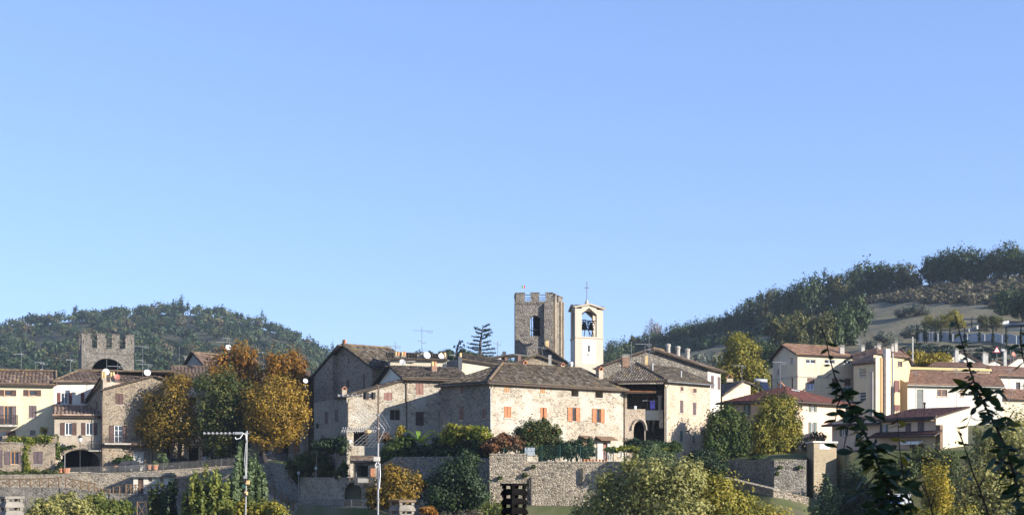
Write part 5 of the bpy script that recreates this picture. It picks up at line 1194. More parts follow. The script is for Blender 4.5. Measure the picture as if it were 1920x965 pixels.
def loggia_house():
    K, Rr, Lb, Li = xy(1246.5, 146.9), xy(1332, 152.6), xy(1163, 152.4), xy(1243, 151.8); ze = zz(715.5, 146.9); h = House("house", "peach stone house with a tile roofed loggia, right of the large cream house", V3(K, 1.3))
    f = h.face(K, Rr); f.closed(1276, 725, 1281.5, 732.5, M["sh_brown"], 1); f.closed(1300, 728, 1306, 736, M["sh_brown"], 1); f.closed(1275, 750, 1281.2, 774, M["sh_plum"], 2); f.closed(1299, 754, 1305.5, 777.5, M["sh_plum"], 2); f.closed(1275, 807, 1280, 827.5, M["sh_grey"], 2); f.closed(1298.3, 809, 1303, 829.5, M["sh_grey"], 2)
    f.build(-1.5, ze, M["stone_peach"]); h.face(Li, K).build(-1.5, ze, M["stone_dark"]); w = h.face(Lb, Li); w.plain(1219.5, 721, 1228, 729, M["frame_wood"], M["interior_shade"], mull=False); w.door(1214, 744, 1226, 769, M["sh_brown"]); w.build(-1.5, ze, M["stone_dark"])
    m = MB(); f.slab(m, f.hit(1286, 808)[0], f.hit(1292, 808)[0], zz(809.3, 149.6), zz(806.3, 149.6), .0, .03); m.build("name_plate", M["metal_dark"], h.root); f.pipe(1248.3, 720, 850, M["metal"])
    m = MB(); 
    for a, b in (((1284, 795), (1291, 785)), ((1289, 796), (1290, 789)), ((1250.5, 786), (1254.5, 781))):
        ua, za = f.hit(*a); ub, zb = f.hit(*b); m.tube([f.at(ua, za, .05), f.at(ub, zb, .05)], .03, 4)
    m.build("wall_anchor", M["metal_dark"], h.root)
    # roof
    ap = V3(xy(1193, 154.1), zz(685.5, 154.1)); bk = xy(1300, 160.6); bl_ = xy(1120, 158.6); k, r_, l_ = V3(K, ze), V3(Rr, ze), V3(Lb, ze); r = Roof(h, M["tile_lichen"], .27, .42, .065)
    lk = xy(1128, 148.2); L3 = V3(xy(1128, 148.8), ze); r.plane([L3, k, ap], [.5, 0, 0]); rr2 = Roof(h, M["tile_grey"], .27, .42, .06); rr2.plane([k, r_, V3(xy(1268, 158.6), zz(690, 158.6)), ap], [.5, .25, 0, 0]); r.plane([V3(bl_, ze), L3, ap], [.4, 0, 0]); r.ridge(k + Vector((0, 0, .08)), ap + Vector((0, 0, .08)), .12).gutter(0); r.build(); rr2.gutter(0, M["metal"]); rr2.build()
    for px, yb, yt, rr in ((1223.3, 692, 683, .10), (1277, 713, 697, .09), (1183, 684, 648, .0)):
        if rr: MB().lathe(P(px, yb, 151.1), [(rr, -.2), (rr, (yb - yt) * 145 / F), (rr * 1.5, (yb - yt) * 145 / F + .03), (rr * 1.4, (yb - yt) * 145 / F + .12)], 8).build("flue", M["metal_white"], h.root)
    h.chimney(P(1212, 684, 153.1), (.3, .3, 1.0), M["pot_yellow"], cap=None); h.chimney(P(1172.5, 689, 155.1), (.75, .6, 1.15), M["brick"], (1, .1, 0), "slab")
    # loggia block
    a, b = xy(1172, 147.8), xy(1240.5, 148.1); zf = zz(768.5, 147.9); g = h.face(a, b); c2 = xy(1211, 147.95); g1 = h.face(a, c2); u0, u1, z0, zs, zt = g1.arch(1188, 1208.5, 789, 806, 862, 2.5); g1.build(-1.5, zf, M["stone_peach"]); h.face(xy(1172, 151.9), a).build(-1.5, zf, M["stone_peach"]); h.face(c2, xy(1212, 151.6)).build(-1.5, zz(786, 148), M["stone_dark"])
    m = MB()
    m.tube([g1.at(u0 - .2 + (u1 - u0 + .4) * (.5 - .5 * math.cos(math.pi * i / 14)), zs + (zt - zs + .2) * math.sin(math.pi * i / 14), .02) for i in range(15)], .16, 4); m.build("arch_ring", M["brick_pale"], h.root)
    m = MB(); q = [a, b, xy(1242, 151.6), xy(1172, 151.8)]; m.prism(q, zf - .22, zf - .02); m.build("floor_slab", M["concrete"], h.root)
    m = MB(); hexa_wall(c2, b, zz(787, 148), zf + .0, .2, m); pa = m.build("parapet", M["beige"], h.root)
    m = MB(); hexa_wall(xy(1236, 147.9), xy(1243.5, 147.8), zz(802, 147.9), zf + .02, .5, m); m.build("corbel", M["stone_peach"], h.root)
    for i, px in enumerate((1216, 1226)):
        p = V3(xy(px, 148.2), zz(787, 148)); m = MB(); m.hexa([p + Vector((-.12, 1.2, -1.2)), p + Vector((.12, 1.2, -1.2)), p + Vector((.12, 1.4, -1.2)), p + Vector((-.12, 1.4, -1.2))], [p + Vector((-.12, 0, 0)), p + Vector((.12, 0, 0)), p + Vector((.12, 2.2, 0)), p + Vector((-.12, 2.2, 0))]); m.build("bracket", M["stone_dark"], h.root)
    p = V3(xy(1236.8, 148.05), zf); hc = zz(741, 148) - zf; m = MB(); m.box(p, (.30, .30, hc)).box(p + Vector((0, 0, hc - .12)), (.5, .42, .118)); m.build("column", M["brick_pale"], h.root)
    p = V3(xy(1173.5, 148), zf); MB().box(p, (.22, .3, hc + .2)).build("column", M["stone_peach"], h.root)
    zp = zz(739.5, 147.5); pr = Roof(h, M["tile_red"], .30, .55, .11, thick=.10); e0, e1 = V3(xy(1172.5, 147.4), zp), V3(xy(1227, 147.5), zp + .02); i0, i1 = V3(xy(1166, 151.8), zz(727, 151.6)), V3(xy(1230, 151.6), zz(727, 151.6)); pr.plane([e0, e1, i1, i0], [.2, 0, 0, .1], sep=True); pr.build()
    pr = Roof(h, M["tile_brown"], .30, .5, .08, thick=.10); pr.plane([e1 + Vector((.02, 0, .01)), V3(xy(1243.5, 147.9), zp - .05), V3(xy(1243.5, 151.6), zz(733, 151.6)), i1], [.15, 0, 0, 0]); pr.build(); h.finish()
    p = P(1223.5, 751, 147.85); t = thing("laundry", "purple cloth hanging on a line in the loggia", "laundry", P(1223.5, 768, 147.85)); m = MB(); n = 6
    for i in range(n):
        a_, b_ = -.26 + .52 * i / n, -.26 + .52 * (i + 1) / n; ya, yb = .05 * math.sin(i * 2.1), .05 * math.sin((i + 1) * 2.1); m.hexa([p + Vector((a_, ya, -.85 - .08 * math.sin(i))), p + Vector((b_, yb, -.85 - .08 * math.sin(i + 1))), p + Vector((b_, yb + .02, -.85)), p + Vector((a_, ya + .02, -.85))], [p + Vector((a_, ya * .3, 0)), p + Vector((b_, yb * .3, 0)), p + Vector((b_, yb * .3 + .02, 0)), p + Vector((a_, ya * .3 + .02, 0))])
    m.build("cloth", M["laundry"], t); MB().tube([p + Vector((-1.1, 0, .02)), p + Vector((.7, 0, .02))], .012, 4).build("line", M["cloth_white"], t)
    p = V3(xy(1191.5, 147.95), zf); t = thing("lantern", "small pale lamp standing on the loggia parapet above the arch", "lamp", p); MB().lathe(p, [(.06, 0), (.03, .05), (.03, .12)], 8).build("stem", M["metal"], t); MB().box(p + Vector((0, 0, .1)), (.24, .24, .3)).box(p + Vector((0, 0, .4)), (.28, .28, .05)).build("shade", M["cloth_white"], t)
loggia_house()

def right_houses():
    # stone gable house behind, white end wall
    A, B, C = xy(1120, 162), xy(1327, 165), xy(1351, 169.5); za, zl, zr_ = zz(657.5, 163.5), zz(693, 162), zz(692, 165); h = House("house", "grey stone gabled house with a white end wall and three round flues", V3(B, 3)); f = h.face(A, B)
    up = f.hit(1224, 660)[0] / f.L; f.build(0, [(0, zl), (up, za), (1, zr_)], M["stone_grey"]); g = h.face(B, C); g.closed(1333, 703.5, 1338.3, 728, M["sh_plum"], 1); g.closed(1345.3, 706, 1350, 730, M["sh_plum"], 1); g.build(0, zr_, M["white"]); pk = f.at(up * f.L, za); bk = Vector((4.5, 12, 0)); r = Roof(h, M["tile_brown"], .34, .45, .07)
    bk2 = V3(C - B, 0) ; r.plane([V3(A, zl) + bk2 * 1.0, V3(A, zl), pk, pk + bk2], [.3, .5, 0, .2]); r.plane([V3(B, zr_), V3(C, zr_), pk + bk2, pk], [.6, .3, 0, .5]); r.ridge(pk + Vector((0, 0, .08)), pk + bk2 + Vector((0, 0, .08)), .13); r.build(); h.face(C, A + (C - B)).build(0, [(0, zr_), (1 - up, za), (1, zl)], M["stone_grey"])
    for px, yb, yt in ((1252.7, 664, 646), (1271, 670, 650), (1289, 676, 654)):
        p = P(px, yb, 167); hh = (yb - yt) * 167 / F; o = h.part(MB().lathe(p, [(.26, -.5), (.26, hh * .8)], 10), "chimney", M["concrete"]); MB().lathe(p + Vector((0, 0, hh * .8 + .003)), [(.3, 0), (.33, .12), (.3, .3), (.12, .36)], 10).build("chimney_cap", M["concrete"], o)
    h.finish()
    # little cream house with the solar heater
    A, K, C = xy(1350, 178), xy(1354, 172.5), xy(1407, 175.5); zl = zz(743, 172.5); zp = zz(717, 175); h = House("house", "small cream gabled house peeping out above the dark red roof", V3(K, 5)); f = h.face(K, C); f.plain(1350.5, 738, 1353, 745, M["frame_wood"], mull=False) if False else None; f.build(3, [(0, zz(745, 172.5)), (.75, zp), (1, zz(722, 175.5))], M["cream"]); pk = f.at(.75 * f.L, zp); bk = Vector((-1.5, 6, 0))
    r = Roof(h, M["tile_brown"], .36, .5, .07); r.plane([V3(K, zz(745, 172.5)) + bk, V3(K, zz(745, 172.5)), pk, pk + bk], [.3, .3, 0, .2]); r.plane([V3(C, zz(722, 175.5)), V3(C, zz(722, 175.5)) + bk, pk + bk, pk], [.9, .2, 0, .3]); r.build(); h.chimney(P(1368, 716, 178), (.8, .6, .45), M["cream"], cap="gable"); h.finish()
    p = P(1432, 729, 162); t = thing("solar_heater", "rooftop solar water heater with a shiny white cylinder tank", "solar heater", p); q = [P(1424, 717, 161.2), P(1437, 717.5, 161.2), P(1443.5, 731, 160.2), P(1430, 731, 160.2)]; m = MB(); m.hexa([q[3], q[2], q[1], q[0]], [v + Vector((.05, .05, .09)) for v in (q[3], q[2], q[1], q[0])]); m.build("panel", M["solar"], t)
    MB().tube([P(1414.5, 712.5, 161.4), P(1415.5, 712.6, 161.4), P(1437.5, 714, 161.8), P(1438.5, 714, 161.8)], [.1, .24, .24, .1], 12).build("tank", M["metal_white"], t, True); m = MB()
    for a in (P(1420, 714, 161.6), P(1436, 714, 161.8), P(1430, 731, 160.5)): m.tube([a, Vector((a.x + .2, a.y + .2, zz(736, 161)))], .03, 4)
    m.build("frame", M["metal"], t)
    # pink house with the dark red hipped roof
    Lb, K, Rr = xy(1357, 156), xy(1476, 150), xy(1585, 158); ze = zz(751, 150); h = House("house", "peach house with a dark red hipped roof behind the garden trees at right", V3(K, 3)); lf = h.face(Lb, K); f = h.face(K, Rr)
    lf.opened(1394.5, 1398, 1403, 1407, 758, 778, M["sh_grey"]); lf.plain(1362, 760, 1366, 775, M["frame_wood"]) ; f.opened(1516.5, 1521, 1526.3, 1530.7, 759, 771.5, M["sh_grey"]); f.opened(1516, 1520.5, 1525.8, 1530.5, 791, 813, M["sh_grey"])
    lf.build(-1, ze, M["peach"]); f.build(-1, ze, M["peach"]); Bk = Rr + (Lb - K); r = Roof(h, M["roof_red"], .30, .5, .03); ap = V3(xy(1470, 156.2), zz(728, 156.2)); a2 = V3(xy(1472, 157.2), zz(728, 156.6)); k, l_, r_, b_ = (V3(p, ze) for p in (K, Lb, Rr, Bk)); r.plane([l_, k, ap], [.7, 0, 0]); r.plane([k, r_, ap], [.7, 0, 0]); r.plane([r_, b_, ap], [.5, 0, 0]); r.plane([b_, l_, ap], [.5, 0, 0]); r.gutter(0, M["copper"]).gutter(1, M["copper"])
    r.build(); mb = MB()
    for fc in (lf, f):
        n = int(fc.L / .9)
        for i in range(n):
            u = fc.L * (i + .5) / n; fc.slab(mb, u - .06, u + .06, ze - .22, ze - .1, -.1, .62)
    mb.build("rafters", M["timber"], h.root)
    h.face(Rr, Bk).build(-1, ze, M["peach"]); h.face(Bk, Lb).build(-1, ze, M["peach"])
    MB().lathe(P(1447, 731.5, 156), [(.1, -.2), (.1, 1.5), (.16, 1.55), (.14, 1.85)], 8).build("flue", M["metal_dark"], h.root); h.chimney(P(1464.5, 729, 158), (.6, .5, .35), M["concrete"], (1, -.4, 0), "gable"); p = P(1484, 731, 155); m = MB(); m.hexa([p, p + Vector((1, .3, -.16)), p + Vector((1, 1, 0)), p + Vector((0, 1, .1))], [p + Vector((0, 0, .12)), p + Vector((1, .3, -.04)), p + Vector((1, 1, .12)), p + Vector((0, 1, .22))]); m.build("skylight", M["metal"], h.root); h.finish()
    # big cream house
    Lb, K, J = xy(1449, 181), xy(1495.5, 174.5), xy(1602, 178.5); ze, zL = zz(666, 174.5), zz(674, 181); zp = zz(649.5, 178); h = House("apartment_house", "big cream three storey house with terracotta roofs and a stepped front at right", V3(K, 6)); g = h.face(Lb, K); f = h.face(K, J)
    g.plain(1482, 669, 1487, 683, M["frame_white"]); g.plain(1456.5, 690, 1460, 703.5, M["frame_white"], mull=False); g.plain(1455, 714, 1459, 727, M["frame_white"], mull=False); g.plain(1484, 708, 1487, 729, M["frame_wood"], mull=False)
    f.plain(1511, 673, 1529, 681, M["frame_white"], sill=False); f.plain(1546, 673.5, 1565, 681.5, M["frame_white"], sill=False); f.plain(1582.5, 674, 1596, 682, M["frame_white"], sill=False)
    for x0, x1, y0, y1 in ((1513.3, 1527, 708, 731), (1560, 1571, 709, 731), (1583.5, 1595.3, 709, 738)):
        w = f.plain(x0, y0, x1, y1, M["frame_white"], M["curtain"]); u0, u1, z0, z1 = f.rect(x0, y0, x1, y1); m = MB(); f.slab(m, u0, u1, z0 + (z1 - z0) * .55, z1, -.09, -.03); m.build("roller_blind", M["sh_brown"], w)
    mid = .47; g.build(2, [(0, zL), (mid, zp), (1, ze)], M["cream_light"]); f.build(2, ze, M["cream_light"]); bk = V3(J - K, 0)
    m = MB()
    for fc in (g, f): fc.slab(m, 0 if fc is f else -.05, fc.L, zz(706.5, 175), zz(704.5, 175), .0, .07)
    m.build("string_course", M["concrete"], h.root)
    r = Roof(h, M["tile_mod"], .32, .42, .05); pk = g.at(mid * g.L, zp); e2 = xy(1705, 181); r.plane([V3(K, ze), V3(J, ze), pk + bk, pk], [.4, 0, 0, .45]); e1 = V3(J, ze) ; tt = V3(e2, zz(668.5, 181)); r.plane([V3(Lb, zL) + bk, V3(Lb, zL), pk, pk + bk], [.5, .45, 0, 0]); r.ridge(pk + Vector((0, 0, .06)), pk + bk + Vector((0, 0, .06)), .13)
    # projecting block: shaded side 1601-1638, lit side to 1703
    a, k2, c = xy(1601, 174.2), xy(1638, 171), xy(1703, 175.2); zb = zz(683, 172.5); s1 = h.face(a, k2); s2 = h.face(k2, c)
    for y0, y1 in ((689, 706.5), (734, 751.5)): s1.plain(1611, y0, 1623.7, y1, M["frame_white"], cross=True, mull=False)
    ztp = zz(671, 174); s2.plain(1683, 677, 1692, 687.3, M["frame_wood"], cross=True); s2.closed(1676, 713, 1686.5, 734.5, M["sh_red"], 1); s2.closed(1676, 758.5, 1687, 770, M["sh_red"], 1)
    s1.build(2, zb, M["cream_light"]); s2.build(2, ztp, M["cream_yellow"]); h.face(xy(1600, 177.9), a).build(2, zb, M["cream_light"]); h.face(c, xy(1708, 184)).build(2, ztp, M["cream_yellow"])
    for x0, x1, y0, mt, o in ((1639, 1644, 672, "cream_light", .25), (1651, 1655, 672, "orange_render", .12), (1655.2, 1663.5, 655, "concrete_pale", .5), (1666, 1669, 672, "orange_render", .12)):
        m = MB(); s2.slab(m, s2.hit(x0, 700)[0], s2.hit(x1, 700)[0], 2, zz(y0, 173), .0, o); m.build("chimney_breast" if mt == "concrete_pale" else "pilaster", M[mt], h.root)
    m = MB(); s1.slab(m, s1.hit(1634.5, 700)[0], s1.hit(1637.8, 700)[0], 2, zz(697, 171.3), .0, .15); m.build("pilaster", M["grey_render"], h.root); p = s2.at(s2.hit(1670.5, 700)[0], 0, .25); MB().tube([V3(p, 3), V3(p, zz(662, 173))], .11, 8).build("flue", M["metal_white"], h.root)
    r.plane([V3(a, zb), V3(k2, zb), V3(xy(1647, 176.5), zz(665, 176.5)), V3(xy(1604, 178.5), zz(666, 178.5))], [.35, .25, 0, .25])
    ec, ek = V3(c, ztp), V3(xy(1641, 172), ztp); r.plane([ek, ec, V3(xy(1688, 182), zz(655.5, 182)), V3(xy(1646, 180), zz(656, 180))], [.4, .2, 0, 0]); r.plane([ec, V3(xy(1715, 186), ztp), V3(xy(1688, 182), zz(655.5, 182))], [.4, 0, 0]); r.build()
    for px, yb, w, hh in ((1578.5, 668, .55, 1.15), (1617.5, 664, .42, .95), (1641.5, 660, .4, .5), (1647.5, 657.5, .45, .65), (1673, 656, .34, .5), (1679.5, 656, .36, .85)): h.chimney(P(px, yb, 178.6) - Vector((0, 0, .3)), (w, .5, hh + .3), M["white"], cap="slab")
    # orange wing
    a, b = xy(1687.5, 173.2), xy(1701.5, 171.6); wq = h.face(a, b); wq.build(2, [(0, zz(712, 173)), (1, zz(720, 171.6))], M["orange_render"]); h.finish()
    # white house with long brown roof
    A, B = xy(1701.5, 174.5), xy(1879, 179); zA = zz(722.5, 175); h = House("house", "white house with a long brown tiled roof and grilled door at right", V3(A, 6)); f = h.face(A, B); dr = f.door(1719, 730, 1731.5, 768, M["sh_grey"]); u0, u1, z0, z1 = f.rect(1719, 730, 1731.5, 768); m = MB()
    for i in range(6):
        u = u0 + (u1 - u0) * (i + .5) / 6; f.slab(m, u - .015, u + .015, z0 + .2, z1 - .1, -.05, -.02)
    for i in range(8):
        z = z0 + .3 + i * (z1 - z0 - .4) / 8; f.slab(m, u0, u1, z, z + .03, -.05, -.025)
    m.build("grille", M["metal_white"], dr)
    for x0, x1, y0, y1 in ((1757, 1776, 730, 742.5), (1800.5, 1807.5, 731, 742.5), (1834.5, 1852.5, 732, 743)): f.plain(x0, y0, x1, y1, M["frame_orange"], cross=True)
    f.build(2, zA, M["white"]); h.face(B, B + Vector((1, 6))).build(2, zA, M["white"]); rA, rB = xy(1697, 180.5), xy(1866, 184.5); zr = zz(698.5, 181); r = Roof(h, M["tile_mod2"], .32, .42, .05); r.plane([V3(A, zA), V3(B, zA), V3(rB, zr), V3(rA, zr)], [.45, .3, 0, .15]); r.gutter(0, M["concrete"]); r.build(); a, b = xy(1698, 181.2), xy(1856, 184.8); g = h.face(a, b); g.plain(1765, 695, 1772, 700, M["frame_wood"], mull=False); zt = zz(693, 182); g.build(4, zt, M["beige"]); m = MB(); g.slab(m, -.1, g.L + .1, zt, zt + .33, -.3, .25); m.build("fascia", M["fascia"], h.root)
    r2 = Roof(h, M["tile_mod2"], .4, .5, .05); c, d = V3(b, zt + .35), V3(a, zt + .35); r2.plane([V3(xy(1740, 184), zt + .36), V3(xy(1856, 185.4), zt + .36), V3(xy(1838, 189), zz(681, 189)), V3(xy(1752, 188), zz(682, 188))], [0, 0, 0, 0]); r2.build(); h.finish()
    # house at far right edge
    A, B = xy(1864, 187), xy(1960, 190); zA = zz(707, 187.5); h = House("house", "white house with brown roof cut by the right photo edge", V3(A, 7)); f = h.face(A, B); f.plain(1905, 716, 1913, 730, M["sh_red"]); f.plain(1919, 718, 1926, 728, M["sh_red"]); f.build(2, zA, M["white"]); r = Roof(h, M["tile_mod"], .36, .45, .05); r.plane([V3(A, zA), V3(B, zA), V3(xy(1960, 196), zz(684, 196)), V3(xy(1852, 194), zz(688, 194))], [.4, 0, 0, .2]); r.build()
    a, b = xy(1878, 181), xy(1960, 183); zl = zz(750, 181); g = h.face(a, b); g.build(2, zl, M["beige"]); r = Roof(h, M["tile_mod"], .36, .45, .06); r.plane([V3(a, zl), V3(b, zl), V3(xy(1960, 186.5), zz(731, 186.5)), V3(xy(1878, 184.8), zz(732, 184.8))], [.4, 0, 0, .1]); r.build(); h.face(xy(1878, 187), a).build(2, zl, M["beige"]); h.finish()
    # white gabled houses farther up
    for k, (x0, x1, yl, yp, yr, Y, lab) in enumerate(((1776, 1848, 677, 661, 686, 205, "white gabled house with red edged roof behind the yellow vine"), (1851, 1884, 684, 677, 684, 212, "low white house with a row of roof tiles between two chimneys far right"), (1882, 1960, 692, 672, 668, 203, "bright white slanting gable wall at the far right"))):
        A, B = xy(x0, Y), xy(x1, Y + 2); h = House("house", lab, V3(A, 12)); f = h.face(A, B); up = .4 if k == 0 else .5 if k == 1 else .35; za, zp, zb = zz(yl, Y), zz(yp, Y), zz(yr, Y); f.build(5, [(0, za), (up, zp), (1, zb)], M["white"]); pk = f.at(up * f.L, zp); bk = Vector((.8, 7, 0)); r = Roof(h, M["roof_red"] if k == 0 else M["tile_mod"], .4, .5, .05)
        r.plane([V3(A, za) + bk, V3(A, za), pk, pk + bk], [.2, .3, 0, 0]); r.plane([V3(B, zb), V3(B, zb) + bk, pk + bk, pk], [.2, 0, 0, .3]) if zb < zp else r.plane([pk + bk, pk, V3(B, zb), V3(B, zb) + bk], [0, .3, 0, 0]); r.build()
        for px, yb, yt, w in (((1793.5, 690, 657, .5), (1845, 686, 663, .42)) if k == 0 else ((1849.5, 690, 665, .42),) if k == 1 else ((1884, 690, 659, .4),)): h.chimney(P(px, yb, Y - .8), (w, .45, (yb - yt) * Y / F), M["concrete_pale"], cap="slab")
        h.finish()
    # maroon roofed house low right
    Lb, K, Rr = xy(1560, 146), xy(1755, 136.5), xy(1815, 142); ze = zz(785.5, 137.5); h = House("house", "two storey house with maroon roofs behind the leafy branches at lower right", V3(K, 2)); f = h.face(Lb, K); g = h.face(K, Rr)
    f.opened(1650, 1655, 1661.5, 1665, 795, 811.5, M["sh_grey"], pane=M["curtain"]); f.closed(1697.5, 792.5, 1708.5, 808.5, M["sh_plum"]); f.closed(1720.5, 790, 1733, 807.5, M["sh_plum"]); f.closed(1706, 832, 1716.5, 857, M["sh_red"]); f.closed(1721.5, 832, 1733, 857, M["sh_red"]); f.opened(1575, 1579, 1586, 1590, 800, 817, M["sh_grey"]); f.closed(1672, 833, 1680, 848, M["sh_red"]); f.closed(1570, 845, 1580, 876, M["sh_red"])
    f.build(-1.5, ze, M["peach"]); zt = zz(766, 141.5); g.build(-1.5, [(0, ze + .2), (1, zt)], M["cream"]); r = Roof(h, M["roof_maroon"], .34, .5, .03); uu = f.hit(1652, 790)[0]; k0 = f.at(uu, ze); l0 = V3(Lb, ze - .45); back = V3(Rr - K, zt - ze); r.plane([k0, V3(K, ze), V3(K, ze) + back, k0 + back], [.75, .25, 0, .3]); r.plane([l0, f.at(uu - .05, ze - .45), f.at(uu - .05, ze - .45) + back * .8, l0 + back * .8], [.8, 0, 0, .9]); r.gutter(0, M["metal_dark"]); r.build()
    m = MB()
    for i in range(16):
        u = uu + (f.L - uu) * (i + .5) / 16; f.slab(m, u - .05, u + .05, ze - .2, ze - .08, -.1, .7)
    m.build("rafters", M["timber"], h.root); lr = Roof(h, M["roof_maroon"], .34, .45, .03); z1, z0 = zz(812, 138), zz(821, 137); u1 = f.hit(1645, 815)[0]; lr.plane([f.at(u1, z0, 1.3), f.at(f.L + .6, z0, 1.3), f.at(f.L + .6, z1, 0), f.at(u1, z1, 0)], [.1, .1, 0, .1]); lr.build()
    m = MB(); ua, ub = f.hit(1698, 830)[0], f.hit(1731, 830)[0]; za, zb = zz(829, 138), zz(832.5, 137.5); m.hexa([f.at(ua, zb, .9), f.at(ub, zb, .9), f.at(ub, za, 0), f.at(ua, za, 0)], [f.at(ua, zb + .3, .9), f.at(ub, zb + .3, .9), f.at(ub, za + .25, 0), f.at(ua, za + .25, 0)]); m.build("awning", M["cloth_white"], h.root)
    f.pipe(1652, 788, 815, M["metal_dark"]); 
    p = g.at(.1, -1.2, .3); MB().box(p, (.5, .5, ze + .6), (f.d.x, f.d.y, 0)).build("corner_pier", M["timber"], h.root)
    for t_, o in ((.3, .35), (.62, .4)):
        p = k0.lerp(V3(K, ze), t_ + .2) + back * (o + .25); n_ = Vector((0, 0, .08)); m = MB(); q = [p, p + V3(f.d * .9, 0), p + V3(f.d * .9, 0) + back * .12, p + back * .12]; m.hexa([v + n_ for v in q], [v + n_ * 2.2 for v in q]); m.build("skylight", M["metal_white"], h.root)
    MB().lathe(k0.lerp(V3(K, ze), .35) + back * .75, [(.1, -.2), (.1, .9), (.15, .95), (.15, 1.1)], 8).build("flue", M["metal_dark"], h.root); h.finish()
    # pale brick shaft
    L_, K, Rr = xy(1512.5, 141), xy(1526, 137), xy(1568.5, 139); zt = zz(829.5, 137.5); h = House("brick_shaft", "square pale brick tower with a flat concrete cap beside the retaining wall", V3(K, -2), "tower"); a = h.face(L_, K); b = h.face(K, Rr); a.build(-6, zt, M["shaft_brick"]); b.build(-6, zt, M["shaft_brick"]); Bk = Rr + (L_ - K); h.face(Rr, Bk).build(-6, zt, M["shaft_brick"]); h.face(Bk, L_).build(-6, zt, M["shaft_brick"])
    ctr = (L_ + K + Rr + Bk) / 4; m = MB().prism([ctr + (p - ctr) * 1.1 for p in (L_, K, Rr, Bk)], zt, zt + .16); m.build("cap_slab", M["concrete_pale"], h.root); m = MB(); b.slab(m, b.hit(1536.5, 836)[0], b.hit(1556, 836)[0], zz(841, 137.5), zz(831.5, 137.5), 0, .03); m.build("sign_panel", M["plaque"], h.root); m = MB(); b.slab(m, 0, b.L, zz(887.5, 137.5), zz(886.5, 137.5), 0, .02); m.build("string_course", M["concrete"], h.root); h.finish()
right_houses()

# ------------------------------------------------------------------ retaining walls, steps, fences of the terraces
def ret_wall(label, nodes, mat, name="retaining_wall", th=.9, cop=None, arches=(), z0=None):
    """nodes: (px, Y, ztop, zbottom) along the outer face, left to right"""
    h = House(name, label, Vector((*xy(nodes[0][0], nodes[0][1]), nodes[0][3])), "wall"); cap = MB()
    for (pa, ya, za, ba), (pb, yb, zb, bb) in zip(nodes, nodes[1:]):
        A, B = xy(pa, ya), xy(pb, yb); f = h.face(A, B)
        for ar in arches:
            if pa <= ar[0] < pb: f.arch(*ar)
        f.build(min(ba, bb), [(0, za), (1, zb)], mat); n = -f.n * th
        o = f.n * .035; cap.hexa([V3(A + o, za - .14), V3(B + o, zb - .14), V3(B + n, zb - .14), V3(A + n, za - .14)], [V3(A + o, za + .02), V3(B + o, zb + .02), V3(B + n, zb + .02), V3(A + n, za + .02)])
    A = xy(nodes[0][0], nodes[0][1]); f = h.face(A + Vector((0, 2.5)), A); f.build(nodes[0][3], nodes[0][2], mat); A = xy(nodes[-1][0], nodes[-1][1]); h.face(A, A + Vector((0, 2.5))).build(nodes[-1][3], nodes[-1][2], mat)
    cap.build("coping", cop or mat, h.root); h.finish(); return h
def edge(px, d=.45): return interp(px, E_TAB) - d
def nodes_along(pxs, tops, bottom): return [(px, edge(px), interp(px, tops), bottom) for px in pxs]
ret_wall("sunlit rough stone wall below the railing of the square at left", nodes_along((-80, 60, 120, 250, 320, 440, 470), [(-80, .0), (120, .1), (250, .35), (320, .65), (470, 1.3)], -3), M["stone_ret"])
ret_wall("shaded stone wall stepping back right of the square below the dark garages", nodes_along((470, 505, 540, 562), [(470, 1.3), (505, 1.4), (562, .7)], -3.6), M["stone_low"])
ret_wall("rough stone wall with a black arched niche below the olive bush", nodes_along((562, 582, 600, 640, 700), [(562, -.25), (700, -.25)], -3.6), M["stone_ret"], arches=((646, 678, 904, 922, 948, 1.6),))
ret_wall("short broken stone wall left of the big dark bush", nodes_along((700, 741, 830, 918), [(700, .6), (741, 1.75), (830, 1.75), (918, 1.5)], -5), M["stone_low"])
ret_wall("tall pale stone buttress block at the left end of the long retaining wall", [(918, 128.05, 1.97, -4), (988, 128.05, 1.97, -4)], M["stone_ret"], th=1.6)
ret_wall("long pale stone retaining wall below the green netting fence", [(988, 128.15, 1.24, -4), (1150, 128.15, 1.24, -4), (1348, 128.15, 1.2, -4)], M["stone_ret"])
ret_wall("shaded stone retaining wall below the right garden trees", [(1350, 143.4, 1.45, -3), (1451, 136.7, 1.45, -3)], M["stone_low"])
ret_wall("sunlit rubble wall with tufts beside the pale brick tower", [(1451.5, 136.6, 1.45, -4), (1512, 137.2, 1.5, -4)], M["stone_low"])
ret_wall("low slanting stone wall running down to the foot of the brick tower", [(1352, 137.1, -.2, -5), (1450, 130.7, -1.35, -5), (1516, 131.4, -2.1, -5)], M["stone_ret"])
ret_wall("pale stone wall below the wooden fence at the bottom left", [(-80, 160.6, -1.42, -6), (112, 160.6, -1.42, -6)], M["stone_low"])
ret_wall("stone wall descending under the brown crossed fence", [(112.5, 160.5, -1.42, -6), (205, 160.5, -2.1, -6)], M["stone_low"])
ret_wall("grey stone wall below the white hut and its fence", [(205.5, 160.4, -2.15, -7), (470, 160.4, -2.25, -7)], M["stone_low"])
ret_wall("stone wall along the bottom edge under the wire fence", [(546, 147.1, -3.0, -8), (600, 140.5, -3.05, -8), (690, 132.2, -3.1, -8)], M["stone_low"])
